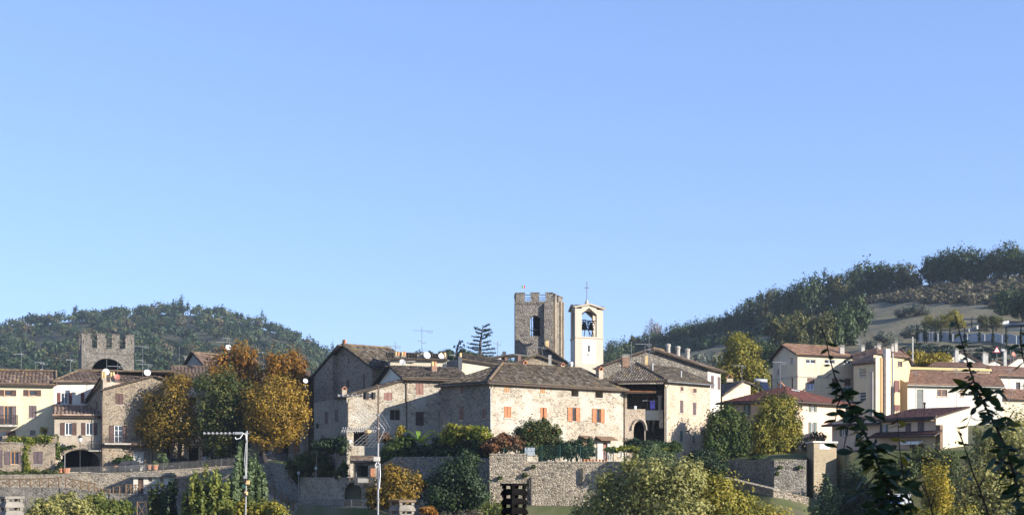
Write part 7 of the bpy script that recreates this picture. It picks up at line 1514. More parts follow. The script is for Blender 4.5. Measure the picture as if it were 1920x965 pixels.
tree("willow_tree", "pale leaved willow at the left of the big thicket, against the retaining wall", "tree", P(1155, 1060, 106), [bl(1160, 935, 106, 58, 48, 2.2), bl(1190, 895, 106, 34, 34, 1.6), bl(1115, 965, 106, 36, 36, 1.6), bl(1170, 985, 105, 76, 46, 2.4), bl(1140, 905, 106, 22, 22, 1)], L["willow"], 17000, .105, .14, P(1160, 960, 106), 89, bark="bark_pale", gauss=.24, tall=1.3)
tree("willow_tree", "yellow green willow at the right of the big thicket below the slanting wall", "tree", P(1350, 1060, 105), [bl(1345, 940, 105, 56, 44, 2.2), bl(1320, 910, 105, 30, 30, 1.4), bl(1400, 965, 105, 52, 36, 2), bl(1440, 975, 105, 36, 28, 1.6), bl(1350, 985, 104, 80, 44, 2.4)], L["yellow_green"], 17000, .105, .14, P(1350, 965, 105), 90, bark="bark_pale", gauss=.24, tall=1.3)
bush("shrub", "dark shrub standing in front of the foot of the brick tower", "shrub", [bl(1556, 945, 118, 30, 36, 1.4), bl(1535, 962, 118, 22, 26, 1.1), bl(1548, 910, 118.5, 10, 20, .7)], L["poplar_grey"], 4500, .11, 91)
tree("conifer_tree", "dark conifer behind the left leafy branch at lower right", "tree", P(1610, 1010, 119), [bl(1604, 925, 119, 30, 46, 1.6), bl(1585, 950, 119, 28, 34, 1.4), bl(1635, 940, 119, 30, 44, 1.6), bl(1612, 890, 119, 14, 22, .8), bl(1600, 980, 118, 50, 40, 2)], L["dark_green"], 11000, .12, .16, P(1608, 920, 119), 92)
bush("shrub", "dark brownish shrubs below the maroon roofed house", "shrub", [bl(1740, 858, 131, 46, 24, 1.8), bl(1700, 880, 130.5, 36, 24, 1.6), bl(1770, 885, 130, 40, 34, 1.8), bl(1680, 905, 129, 34, 26, 1.5)], L["olive_green"], 9000, .13, 93)
pop(1756, 852, 1010, 19, 108, "yellow", "slim golden yellow poplar between the two leafy branches", 94, 6500, .10, extra=((1750, 930, 24, 50), (1768, 940, 18, 45)))
tree("willow_tree", "tall pale olive willow at the right photo edge, behind the right leafy branch", "tree", P(1868, 1060, 112), [bl(1868, 880, 112, 56, 72, 2.6), bl(1905, 850, 112, 44, 74, 2.4), bl(1825, 925, 112, 40, 52, 2), bl(1850, 830, 112, 26, 30, 1.3), bl(1885, 960, 111, 80, 60, 2.6), bl(1940, 900, 112, 40, 90, 2)], L["willow"], 24000, .11, .16, P(1868, 930, 112), 95, bark="bark_pale", gauss=.24, tall=1.3, k=14)
bush("shrub", "olive shrub along the bottom right corner under the pale willow", "shrub", [bl(1800, 975, 106, 36, 26, 1.2), bl(1730, 975, 106, 36, 24, 1.2), bl(1690, 970, 107, 26, 22, 1.1)], L["yellow_green"], 4500, .11, 96)
tree("poplar_tree", "yellow green leafy poplar behind the small cream gabled house", "tree", P(1392, 760, 200), [bl(1392, 678, 200, 34, 42, 2.4), bl(1384, 645, 200, 24, 22, 1.6), bl(1414, 700, 200, 26, 32, 2), bl(1362, 695, 200, 24, 34, 2), bl(1428, 716, 200, 18, 22, 1.4), bl(1400, 655, 200, 22, 20, 1.4), bl(1350, 715, 200, 16, 22, 1.2), bl(1385, 725, 200, 44, 22, 2)], L["yellow_green"], 13000, .16, .22, P(1392, 690, 200), 97, bark="bark_pale", subs=32)
bush("grape_vine", "yellow leafy vine behind the big cream house's right end", "vine", [bl(1718, 674, 190, 18, 17, 1.4), bl(1745, 676, 190, 20, 14, 1.3), bl(1770, 674, 190, 18, 16, 1.3), bl(1704, 662, 190, 8, 7, .7)], L["yellow"], 4000, .15, 98)
def cedar(label, px, ytop, ybot, Y, seed, half, n, lean=0, sparse=False):
    g = random.Random(seed); k = Y / F; t = thing("cedar_tree", label, "tree", P(px, ybot + 25, Y)); blobs = []; m = MB(); m.tube([P(px, ybot + 25, Y), P(px, (ytop + ybot) / 2, Y), P(px + lean, ytop, Y)], [.3, .2, .05], 7); y = ytop + 3; i = 0
    while y < ybot:
        q = (y - ytop) / (ybot - ytop); ln = half * (.35 + .75 * q ** .7) * g.uniform(.7, 1.2); x0 = px + lean * (1 - q); s = 1 if i % 2 else -1
        if i == 0: s = 1
        a = g.uniform(-.7, .7); tip = Vector(P(x0 + s * ln, y - g.uniform(-2, 5), Y)) + Vector((0, a * 2, 0)); rt = Vector(P(x0, y + 2, Y)); m.tube([rt, rt.lerp(tip, .5) + Vector((0, 0, -.12)), tip], [.09, .06, .02], 5)
        for j in range(2 if sparse else 4): c = rt.lerp(tip, .3 + .7 * j / (1 if sparse else 3)); blobs.append((tuple(c), (ln * k * (.16 if sparse else .26), .55, .13 if sparse else .17)))
        y += g.uniform(2.2, 4) * (1.2 if sparse else 1); i += 1
    v, f, a = leaf_cloud(blobs, n, .12, seed, 8, .5, gauss=.3); np_obj("crown", v, f, L["cedar"], t, a); m.build("trunk", M["bark"], t)
cedar("tall dark cedar with flat tiered branches left of the battlemented bell tower", 900, 608, 682, 235, 5, 24, 2600, 6)
cedar("thin sparse cedar top left of the tall tiered cedar", 856, 636, 682, 230, 9, 14, 900, 6, True)
for i, (px, py, r) in enumerate(((806, 666, 7), (827, 664, 5), (843, 662, 8), (868, 663, 10), (884, 668, 9))): tree("broadleaf_tree", ("distant rounded tree top peeping over the roofs left of the cedars", "small distant tree top just right of the white round dish", "distant tree top left of the sparse cedar", "distant tree top between the two cedars", "distant tree top behind the tall cedar's trunk")[i], "tree", P(px, 700, 420), [bl(px, py, 420, r, r * .95), bl(px + 2, py + 8, 420, r, r)], L["oak"], 1500, .3, .3, P(px, py + 5, 420), 100 + i)

# ------------------------------------------------------------------ terrace furniture
def terrace():
    t = thing("fence", "green netting fence on posts along the top of the long retaining wall", "fence", P(990, 866, 128.7)); ps = [(945, 838, 849), (988, 836, 862), (1016, 834, 862), (1050, 834, 862), (1088, 836, 864), (1118, 838, 864), (1150, 840, 864)]; prev = None
    for px, ya, yb in ps:
        a, b = P(px, ya, 128.75), P(px, yb + 3, 128.75); MB().tube([b, a], .035, 5).build("post", M["mesh_green"], t)
        if prev:
            m = MB(); n = 10
            for k in range(n): m.tube([prev[0].lerp(a, k / n), prev[1].lerp(b, k / n)], .006, 3, False); m.tube([prev[0].lerp(a, k / n), prev[1].lerp(b, min(1, (k + 3) / n))], .006, 3, False)
            for k in range(4): m.tube([prev[0].lerp(prev[1], k / 3), a.lerp(b, k / 3)], .010, 3, False)
            stuff(m.build("netting", M["mesh_green"], t))
        prev = (a, b)
    p = P(993, 853, 128.9); t = thing("board", "pale weathered board leaning behind the netting next to the stone buttress", "board", p); MB().box(p + Vector((0, 0, 0)), (.98, .05, .72)).build("panel", M["plaque"], t); MB().box(p + Vector((-.4, .06, -.3)), (.06, .06, 1)).build("leg", M["timber"], t); MB().box(p + Vector((.4, .06, -.3)), (.06, .06, 1)).build("leg", M["timber"], t)
    for i, px in enumerate((1095, 1101, 1107, 1113, 1119, 1125, 1131, 1137)): q = P(px, 865.2, 128.5); t = thing("flower_pot", ORD[i] + " small terracotta pot from the left on top of the long retaining wall", "pot", q, "terracotta pots along the retaining wall"); MB().lathe(q, [(.08, 0), (.12, .18), (.14, .19), (.14, .24), (.1, .24)], 8).build("pot", M["terracotta"], t)
    t = thing("pergola", "thin grey pergola frame carrying the yellowish vine", "pergola", P(1140, 864, 130))
    for px in (1142, 1175, 1208, 1240):
        for Y in (129.6, 131.6): MB().tube([P(px, 866, Y), P(px, 843, Y)], .035, 5).build("post", M["metal"], t)
    for Y in (129.6, 131.6): MB().tube([P(1138, 843, Y), P(1244, 843, Y)], .03, 5).build("beam", M["metal"], t)
    p = P(1155, 862, 130.3); t = thing("table", "white garden table under the left end of the vine pergola", "table", p); MB().box(p + Vector((0, 0, .68)), (1.1, .7, .05)).build("tabletop", M["frame_white"], t)
    for dx in (-.48, .48):
        for dy in (-.28, .28): MB().box(p + Vector((dx, dy, 0)), (.05, .05, .68)).build("leg", M["frame_white"], t)
    p = P(1137, 862, 130); t = thing("garden_chair", "pale blue garden chair between the house door and the vine pergola", "chair", p); MB().box(p + Vector((0, 0, .42)), (.45, .45, .04)).build("seat", M["water_pale"], t); MB().box(p + Vector((-.2, 0, .46)), (.04, .42, .5)).build("backrest", M["water_pale"], t)
    for dx in (-.2, .2):
        for dy in (-.2, .2): MB().box(p + Vector((dx, dy, 0)), (.04, .04, .42)).build("leg", M["water_pale"], t)
    # little shed and pole
    A, B = xy(664, 135.2), xy(703, 134.2); z0, z1 = zz(903, 135), zz(869, 135); h = House("shed", "little tile roofed lean-to shed in the shade behind the antenna mast", V3(A, z0), "shed"); f = h.face(A, B); f.hole(668, 872, 690, 893, 1.0); f.build(z0 - .3, z1, M["stone_low"]); h.face(B, B + Vector((.3, 2.5))).build(z0 - .3, z1 + .3, M["stone_low"]); r = Roof(h, M["tile_brown"], .28, .4, .07); r.plane([V3(A, z1), V3(B, z1), V3(xy(707, 137), z1 + .55), V3(xy(664, 138), z1 + .55)], [.35, .2, 0, .4]); r.build()  # shade put into darker wall and base materials
    for px in (656, 663): MB().tube([P(px, 903, 134.6), P(px, 868, 134.6)], .04, 5).build("post", M["timber"], h.root)
    m = MB(); m.box(P(699, 893, 133.9), (.4, .3, .8)); m.build("door", M["terracotta"], h.root); m = MB(); m.box(P(681, 904, 134.2), (1.0, .4, .42)); m.build("base_block", M["concrete"], h.root); h.finish()
    b, a = P(592, 886, 145), P(595, 829, 145); t = thing("pole", "pale leaning wooden pole in front of the tall olive green bush", "pole", b); MB().tube([b - Vector((0, 0, .8)), a], [.07, .045], 6).build("shaft", M["bark_pale"], t); MB().lathe(P(592.5, 878, 144.9), [(.04, -.1), (.16, 0), (.1, .14), (.03, .2)], 8).build("insulator", M["dish_white"], t)
    # white and blue van at the bottom right
    p = P(1682, 952, 122); t = thing("parked_van", "white and bright blue van half hidden behind the leaves at bottom right", "van", p); m = MB(); m.hexa([p + Vector(v) for v in ((-1.1, 0, .2), (1.2, -.3, .2), (1.2, 1.5, .2), (-1.1, 1.8, .2))], [p + Vector(v) for v in ((-1.05, .1, 1.25), (1.15, -.2, 1.25), (1.15, 1.4, 1.25), (-1.05, 1.7, 1.25))]); m.build("body", M["car_white"], t); m = MB()
    for x0, x1, za, zb in ((-.95, -.35, .85, 1.05), (-.2, .3, .85, 1.05), (-.95, -.4, .5, .7), (-.2, .2, .45, .7)): m = MB(); m.hexa([p + Vector((x0, -.13 * x0 + .0 - .17, za)), p + Vector((x1, -.13 * x1 - .17, za)), p + Vector((x1, .2, za)), p + Vector((x0, .3, za))], [p + Vector((x0, -.13 * x0 - .1, zb)), p + Vector((x1, -.13 * x1 - .1, zb)), p + Vector((x1, .2, zb)), p + Vector((x0, .3, zb))]); m.build("stripe", M["car_blue"], t)
    for x in (-.7, .85): q = p + Vector((x, -.15, .2)); MB().tube([q, q + Vector((0, -.12, 0))], .28, 12).build("wheel", M["tyre"], t)
terrace()

# ------------------------------------------------------------------ aerials and dishes on the roofs
def dish(px, py, Y, r, mat, label, az=25, support=1.1):
    c = P(px, py, Y); t = thing("satellite_dish", label, "satellite dish", c - Vector((0, 0, support))); n = Vector((math.sin(R(az)) , -math.cos(R(az)), .35)).normalized(); a = n.cross(Vector((0, 0, 1))).normalized(); b = n.cross(a); R_ = r * Y / F; vs, fs = [], []; m = 5; k = 16
    for i in range(m + 1):
        q = i / m
        for j in range(k): vs.append(c + (a * math.cos(2 * math.pi * j / k) + b * math.sin(2 * math.pi * j / k)) * (R_ * q) + n * (.22 * R_ * (q * q - 1)))
    for i in range(m): fs += [(i * k + j, i * k + (j + 1) % k, (i + 1) * k + (j + 1) % k, (i + 1) * k + j) for j in range(k)]
    MB().mesh(vs, fs).build("reflector", M[mat], t, True); MB().tube([c - Vector((0, 0, R_)) , c + n * (.75 * R_) - Vector((0, 0, .25 * R_))], .025, 5).build("feed_arm", M["metal"], t); MB().tube([c - n * .12 - Vector((0, 0, support)), c - n * .12], .035, 6).build("mast", M["metal"], t); return t
for px, py, Y, r, m_, lab, s in ((79, 699, 182.5, 8, "dish_grey", "grey half sunk dish on the cream house's ridge", .5), (199, 696.5, 184, 6.3, "dish_white", "white dish in front of the gate tower's arch", 1.0), (219.5, 706, 175.4, 5.8, "dish_red", "brown faced dish beside the pale chimney pots", .8), (276.5, 698, 184, 6.2, "dish_white", "white dish on the ridge right of the gate tower", .9),
        (428.5, 650.5, 200, 5.2, "dish_white", "white dish beside the top of the tall rust coloured tree", 2.5), (573, 713.5, 172, 4.5, "dish_white", "white dish at the right edge of the rust and green tree", 1), (755, 678.5, 161.5, 6.2, "dish_grey", "grey dish in front of the long beige house", .8), (801, 665.5, 164, 6.6, "dish_white", "larger white dish on the long beige house, by the tall mast", 1), (827.5, 667, 164, 5.4, "dish_white", "smaller white dish partly behind a chimney on the long beige house", 1),
        (1776, 751, 178.2, 6, "dish_red", "upper red dish on the low roof by the white house", 1.2), (1769, 757, 177.6, 5, "dish_red", "lower red dish on the low roof by the white house", 1.0), (1901, 664, 200, 5.2, "dish_red", "red dish on the far right roofs", 1.2), (1899, 723, 183, 6, "dish_white", "white dish in front of the house at the right photo edge", 1.5)): dish(px, py, Y, r, m_, lab, support=s)
def aerial(px, yt, yb, Y, booms, label, mat="metal", r=.03):
    b, a = P(px, yb, Y), P(px, yt, Y); t = thing("tv_aerial", label, "aerial", b); MB().tube([b - Vector((0, 0, .4)), a], r, 5).build("mast", M[mat], t); k = Y / F
    for x0, x1, y, n, el in booms:
        m = MB(); p0, p1 = P(x0, y, Y - .05), P(x1, y + (x1 - x0) * .03, Y - .05); m.tube([p0, p1], .035, 4)
        for i in range(n):
            p = p0.lerp(p1, (i + .3) / n); d = Vector((.15, 1, .25)) * (el * k * (.7 + .5 * i / n)); m.tube([p - d, p + d], .022, 4)
        q = p0.lerp(p1, .75); m.tube([q, q + Vector((0, 0, -.22)), q + Vector((.5, 0, -.22)), q + Vector((.5, 0, 0))], .03, 4); m.build("antenna_array", M["metal_white"], t)
    return t
for a in ((40, 657, 699, 183, [(28, 45, 663, 5, 4)], "arrow shaped aerial at the far left above the cream house ridge"), (66.5, 681, 699, 183, [(64, 80, 679, 4, 3)], "left one of the two thin aerials near the grey half sunk dish"), (79.5, 678, 697, 184.5, [(74, 84, 680, 3, 2)], "right one of the two thin aerials near the grey half sunk dish"), (132, 669, 699, 186.5, [(124, 138, 674, 5, 4)], "arrow shaped aerial just left of the gate tower"), (200, 672, 696, 185, [], "plain thin mast in the middle of the gate tower's arch"),
        (220.5, 680, 702, 177, [(202, 231, 686, 7, 2)], "long aerial crossing the right half of the gate tower's arch"), (267.5, 648, 701, 186, [(251, 279, 649, 7, 2), (254, 270, 675, 6, 2)], "tall double aerial immediately right of the gate tower"), (278, 684, 690, 184, [(256, 286, 682.5, 6, 2)], "low long aerial above the white dish right of the gate tower"), (430, 634, 655, 201, [(406, 438, 641, 8, 2), (417, 430, 634, 5, 3)], "aerial above the tall rust coloured tree"), (336, 650, 700, 205, [(327, 337, 686, 3, 2)], "bare thin mast left of the grey gabled house"), (494, 660, 700, 190, [(484, 495, 660, 3, 2)], "small aerial between the two rust coloured trees"),
        (741, 640, 668, 165, [(720, 750, 648, 8, 2)], "wide thin aerial right of the dark gabled house's ridge"), (791, 612, 672, 165, [(775, 812, 619, 12, 2), (783, 793, 639, 5, 4)], "tallest roof aerial, behind the larger white dish"), (855, 658, 680, 163, [(843, 855, 665, 6, 4)], "white aerial beside the slate coloured chimney"), (933, 640, 668, 176, [(925, 934, 643, 5, 4)], "aerial on the open roof terrace's canopy"), (1017, 655, 685, 189, [(1001, 1024, 651, 7, 2)], "aerial on the slate roof at the tower's foot"), (1184, 640, 690, 149, [], "leaning bare mast above the lichened roof"), (1209.5, 643, 665, 159, [(1191, 1221, 644.5, 6, 2)], "long white aerial on the stone gable's ridge"), (1217, 632, 662, 161, [(1213, 1221, 655, 3, 4)], "thin dark mast behind the long white aerial"),
        (1391, 688, 720, 172, [(1374, 1396, 685, 7, 2)], "aerial in front of the yellow green poplar"), (1463, 677, 732, 155.5, [(1448, 1473, 678.5, 7, 3)], "tall aerial in front of the big cream house's left gable"), (1612, 630, 662, 181, [(1603, 1613, 637, 5, 4), (1604, 1614, 645, 5, 3)], "dark aerial on the big cream house's ridge"), (1717, 695, 766, 171, [(1709, 1719, 697, 5, 4)], "tall grey aerial in front of the white house's grilled door"), (1794, 688, 762, 171, [(1786, 1796, 692, 5, 5)], "tall grey aerial in front of the white house's middle"), (1894.5, 655, 700, 200, [(1888, 1902, 668, 4, 4)], "aerial beside the far right red dish"), (1892, 690, 760, 178, [(1886, 1896, 692, 4, 3)], "thin grey aerial in front of the house at the right photo edge")): aerial(*a)
def oddments():
    b, a = P(1711, 690, 186), P(1711, 631, 186); t = thing("utility_pole", "pale concrete utility pole right of the big cream house", "utility pole", b); MB().tube([b - Vector((0, 0, .5)), a], [.13, .09], 8).build("shaft", M["concrete_pale"], t); w = MB(); p1 = P(1590, 655, 200); w.tube([a.lerp(p1, i / 12) - Vector((0, 0, 1.2 * (i / 12) * (1 - i / 12))) for i in range(13)], .03, 4); tag(w.build("cable", M["metal"]), "thin cable sagging from the pale utility pole toward the cream house roof", "cable")
    b = P(1869, 672, 208); t = thing("warning_sign", "white triangular warning sign with red rim far right under the dark slope", "sign", b); MB().tube([b - Vector((0, 0, 2)), P(1869, 655, 208)], .05, 5).build("pole", M["metal"], t); c = P(1869, 656.5, 207.9); m = MB()
    for s, y, mt, nm in ((.62, 0, "flag_red", "rim"), (.44, -.03, "flag_white", "face")):
        tri = [c + Vector((s * x, y, s * z)) for x, z in ((-.87, -.5), (.87, -.5), (0, 1))]; MB().mesh(tri + [p + Vector((0, .03, 0)) for p in tri], [(0, 1, 2), (5, 4, 3), (0, 3, 4, 1), (1, 4, 5, 2), (2, 5, 3, 0)]).build(nm, M[mt], t)
    p = P(1880, 658, 199.5); t = thing("floodlight", "white floodlight box on the far right chimney", "floodlight", p); MB().box(p, (.55, .3, .3), (1, .2, 0)).build("housing", M["metal_white"], t); MB().tube([p + Vector((.15, .1, -.1)), p + Vector((.15, .1, .05))], .03, 5).build("bracket", M["metal"], t)
    p = P(945.5, 668, 178); t = thing("vent_cowl", "grey louvred vent box above the open roof terrace canopy", "vent", p); MB().box(p - Vector((0, 0, .6)), (.5, .4, 1.25)).build("casing", M["metal"], t)
    for i in range(4): MB().box(p + Vector((0, -.21, .1 + .13 * i)), (.42, .06, .05)).build("louvre", M["metal_dark"], t)
oddments()

# ------------------------------------------------------------------ things close to the camera
def foreground():
    # roofs just below the picture that carry the chimneys and masts
    for nm, lab, (x0, x1, y0, y1, ze, zr) in (("house", "near house whose tiled roof lies just below the photo, under the slatted chimneys", (-14, 3.5, 23, 39, -3.1, -1.75)),):
        A, B, C, D = Vector((x0, y0)), Vector((x1, y0)), Vector((x1, y1)), Vector((x0, y1)); h = House(nm, lab, V3(A, -9)); h.face(A, B).build(-9, ze, M["beige"]); h.face(B, C).build(-9, [(0, ze), (.5, zr), (1, ze)], M["beige"]); h.face(C, D).build(-9, ze, M["beige"]); h.face(D, A).build(-9, [(0, ze), (.5, zr), (1, ze)], M["beige"]); rA, rB = (A + D) / 2, (B + C) / 2; r = Roof(h, M["tile_mod"], .35, .5, .06); r.plane([V3(A, ze), V3(B, ze), V3(rB, zr), V3(rA, zr)], [.4, .3, 0, .3]); r.plane([V3(C, ze), V3(D, ze), V3(rA, zr), V3(rB, zr)], [.4, .3, 0, .3]); r.build(); h.finish()
    def flue(px, ytop, Y, ang, w, mat, label, n, step, flare=1.28, top=None):
        k = Y / F; c = P(px, ytop, Y); t = thing("chimney", label, "chimney", Vector((c.x, c.y, -2.4))); u = Vector((math.cos(R(ang)), math.sin(R(ang)), 0)); v = Vector((-u.y, u.x, 0)); Wd = w * k
        def slab(z0, z1, s0, s1, name, m_):
            q = lambda s, z: [Vector((c.x, c.y, c.z + z)) + u * (Wd * s * i) + v * (Wd * s * j) for i, j in ((-.5, -.5), (.5, -.5), (.5, .5), (-.5, .5))]; MB().hexa(q(s0, z0), q(s1, z1)).build(name, m_, t)
        slab(-4.5 * k, 0, 1.02, 1.02, "cap_slab", top or mat); z = -4.5 * k; hs = step * k
        for i in range(n):
            zt = z - hs * .32                                 # open slot with four corner feet, then a flared slab
            for a, b in ((-1, -1), (1, -1), (1, 1), (-1, 1)):
                p = Vector((c.x, c.y, c.z + zt)) + u * (a * Wd * .36) + v * (b * Wd * .36); MB().box(p - Vector((0, 0, .001)), (Wd * .16, Wd * .16, hs * .32), u).build("foot", mat, t)
            slab(zt - hs * .46, zt - .002, .98, .78, "slab", mat); slab(zt - hs * .68, zt - hs * .462, .98, .98, "slab", mat); z = zt - hs * .68
        slab(-2.4 - c.z, z, .78, .78, "shaft", mat)
    flue(964.5, 905.5, 28, 34, 38, M["concrete_soot"], "soot black slatted chimney in the bottom centre of the photo", 4, 17.5)
    flue(754, 936, 28, 38, 37, M["concrete_flue"], "grey slatted chimney with lichen on its cap at the bottom beside the small golden tree", 4, 16.5, top=M["ridge"])
    flue(22, 929.5, 27, 38, 36, M["concrete_flue"], "pale grey slatted chimney in the bottom left corner", 4, 16.5)
    def yagi(t, x0, x1, y, Y, n, kind):
        p0, p1 = P(x0, y, Y), P(x1, y, Y); k = Y / F; MB().tube([p0, p1], .012, 6).build("boom", M["metal_white"], t)
        for i in range(n):
            p = p0.lerp(p1, (i + .25) / n); d = Vector((.05, .13, .02)); 
            if kind == "disc": MB().tube([p - Vector((.016, 0, 0)), p + Vector((.016, 0, 0))], .034, 8).build("director", M["metal_white"], t)
            elif kind == "x":
                for e in (Vector((.02, .05, .055)), Vector((-.02, .05, -.055)), Vector((.015, -.02, .075))): MB().tube([p - e, p + e], .008, 4).build("director", M["metal_white"], t)
            else: MB().tube([p - Vector((.0, .06, .05)), p + Vector((.0, .06, .05))], .01, 5).build("director", M["metal_white"], t)
    Y = 34.0; b, a = P(708.5, 985, Y), P(709.5, 724, Y); t = thing("tv_aerial", "tall near aerial mast with two white yagis and a grid reflector, left of centre", "aerial", Vector((b.x, b.y, -2.4))); MB().tube([Vector((b.x, b.y, -2.5)), P(709, 830, Y)], .022, 8).build("mast", M["metal_white"], t); MB().tube([P(709, 830, Y), a, a + Vector((-.02, 0, .03)), a + Vector((-.07, 0, .035))], .02, 8).build("mast_top", M["copper"], t)
    yagi(t, 633, 708, 741.5, Y, 9, "disc"); yagi(t, 641, 708, 805.5, Y, 16, "x")
    MB().tube([P(686, 741.5, Y), P(704, 741.5, Y)], .055, 10).build("dipole_cover", M["metal_white"], t); MB().tube([P(686, 748, Y - .05), P(686.5, 735, Y - .05)], .07, 8).build("reflector_disc", M["metal_dark"], t); MB().tube([P(700, 748, Y - .05), P(700.5, 735, Y - .05)], .05, 8).build("reflector_disc", M["metal_dark"], t); MB().lathe(P(690, 809, Y), [(.03, -.06), (.09, -.02), (.09, .03), (.03, .06)], 8).build("dipole_cover", M["pot_yellow"], t)
    for s in (1, -1):                                          # the two halves of the grid reflector
        hub = (P(714, 804, Y - .3), P(714, 804, Y + .3)); tipx, tipy = (690, 776) if s > 0 else (681, 837)
        for i in range(7):
            f_ = i / 6 - .5; q0 = P(716 - 3, 804 - s * 1.5, Y + f_ * 1.0); q1 = P(tipx + (i - 3) * 2.4, tipy, Y + f_ * 1.3); MB().tube([q0 + Vector((f_ * .5, 0, 0)), q1 + Vector((f_ * .5, 0, 0))], .004, 4).build("reflector_rod", M["metal_white"], t)
        for j in range(1, 7):
            fr = j / 6; q0 = P(716 - 3, 804 - s * 1.5, Y - .5).lerp(P(tipx - 7.2, tipy, Y - .65), fr) + Vector((-.25, 0, 0)); q1 = P(716 - 3, 804 - s * 1.5, Y + .5).lerp(P(tipx + 7.2, tipy, Y + .65), fr) + Vector((.25, 0, 0)); MB().tube([q0, q1], .0025, 4).build("reflector_wire", M["metal"], t)
    for dx, y1 in ((13, 835), (12, 774)): MB().tube([P(709, 830 if y1 > 800 else 790, Y), P(721, 805, Y), ], .01, 5).build("stay", M["metal_white"], t)
    MB().box(P(706.5, 864, Y - .06), (.15, .1, .11)).build("junction_box", M["concrete_pale"], t); MB().tube([P(707, 864, Y - .06), P(703.5, 872, Y - .06), P(706, 876, Y - .06), P(712, 868, Y - .05), P(713, 890, Y - .05), P(711, 915, Y - .04)], .012, 5).build("cable", M["frame_white"], t)
    for y in (778, 803, 861, 870, 935): MB().tube([P(708.8, y - 1.5, Y), P(708.8, y + 1.5, Y)], .042, 8).build("clamp", M["metal"], t)
    Y = 33.0; b, a = P(458.5, 985, Y), P(463, 807, Y); t = thing("tv_aerial", "near white aerial mast with one long yagi pointing left, in front of the grey poplars", "aerial", Vector((b.x, b.y, -2.4))); MB().tube([Vector((b.x, b.y, -2.5)), a], .018, 8).build("mast", M["metal_white"], t); yagi(t, 381, 468, 812, Y, 11, "disc"); MB().tube([P(441, 812, Y), P(455, 812, Y)], .035, 8).build("dipole_cover", M["metal_white"], t); MB().tube([P(462, 826, Y), P(461, 814, Y - .03), P(456, 812, Y - .04), P(450, 821, Y - .04), P(443, 823, Y - .04), P(441, 819, Y - .04)], .012, 5).build("cable", M["frame_white"], t)
    for px, py, mt, s in ((464.5, 907, "pot_yellow", .08), (457, 914, "mesh_green", .07), (459, 904, "metal_dark", .09), (461.5, 927, "pot_yellow", .07), (458.5, 930, "metal_dark", .08), (460, 897, "metal_white", .07)): MB().box(P(px, py, Y - .05), (s, s, s * 1.1)).build("amplifier" if mt == "mesh_green" else "clamp", M[mt], t)
    MB().tube([P(461, 830, Y - .04), P(458.6, 860, Y - .045), P(460.8, 895, Y - .04)], .009, 5).build("cable", M["metal_white"], t)
    # leafy plum shoots close to the lens
    g = random.Random(21); meshes = []
    def leaf_mesh(seed, mat):
        q = random.Random(seed); n = 6; vs, fs = [], []; curl = q.uniform(-.35, .45); fold = q.uniform(.12, .4)
        for i in range(n + 1):
            s = i / n; w = .225 * math.sin(math.pi * min(1, s * .95 + .04)) ** .75 * (1 - .18 * s); x = s; z = curl * s * s + .05 * math.sin(5 * s + seed); vs += [(x, w, z + fold * w), (x, 0, z), (x, -w, z + fold * w * .8)]
        for i in range(n): fs += [(3 * i, 3 * i + 1, 3 * i + 4, 3 * i + 3), (3 * i + 1, 3 * i + 2, 3 * i + 5, 3 * i + 4)]
        me = bpy.data.meshes.new("leaf"); me.from_pydata(vs, [], fs); at = me.attributes.new("rnd", "FLOAT", "POINT"); at.data.foreach_set("value", [q.random()] * len(vs)); me.materials.append(mat); me.polygons.foreach_set("use_smooth", [True] * len(fs)); return me
    dark = [leaf_mesh(i, L["near"]) for i in range(9)]; yel = [leaf_mesh(20 + i, L["near_yellow"]) for i in range(3)]
    def shoot(label, pts, n_leaf, lsize, dens, seed, twigs=(), r=.012, droop=.5, yellow=.06):
        q = random.Random(seed); ps = [P(*p) for p in pts]; t = thing("leafy_branch", label, "branch", ps[-1]); ext = ps[-1] + (ps[-1] - ps[-2]).normalized() * .35; MB().tube(ps + [ext], [r * (.22 + .78 * i / len(ps)) for i in range(len(ps) + 1)], 6).build("stem", M["bark_dark"], t); lines = [ps]
        for tw in twigs: tp = [P(*p) for p in tw]; lines.append(tp); MB().tube(tp, [r * .5 * (1 - .6 * i / len(tp)) for i in range(len(tp))], 5).build("twig", M["bark_dark"], t)
        ln = [(l, sum((b - a).length for a, b in zip(l, l[1:]))) for l in lines]; org = ORG[t.name]
        for i in range(n_leaf):
            l, tot = ln[0] if q.random() < .72 or len(ln) == 1 else q.choice(ln[1:]); s = (q.random() ** dens) * tot if l is ps else q.random() * tot
            for a, b in zip(l, l[1:]):
                d = (b - a).length
                if s <= d: break
                s -= d
            p = a.lerp(b, min(1, s / d)); ob = bpy.data.objects.new("leaf", q.choice(yel if q.random() < yellow else dark)); COL.objects.link(ob); ob.parent = t; side = q.choice((-1, 1)); frac = (p.z - ps[-1].z) / max(.01, ps[0].z - ps[-1].z)
            dirn = Vector((side * q.uniform(.4, 1), q.uniform(-.7, .7), q.uniform(-1.3, .3) * (droop + .2 * (1 - frac)) + .1)).normalized(); off = Vector((q.uniform(-.02, .02), q.uniform(-.08, .08), q.uniform(-.03, .02))) * (1.6 if frac < .55 else .4)
            ob.location = p + off - org; ob.rotation_euler = (dirn.to_track_quat("X", "Z").to_matrix().to_3x3()).to_euler(); ob.rotation_euler.rotate_axis("X", q.uniform(-1.3, 1.3)); sc = lsize * q.uniform(.65, 1.25) * (.65 if frac > .7 else 1); ob.scale = (sc, sc * q.uniform(.85, 1.3), sc)
    Y = 9.0
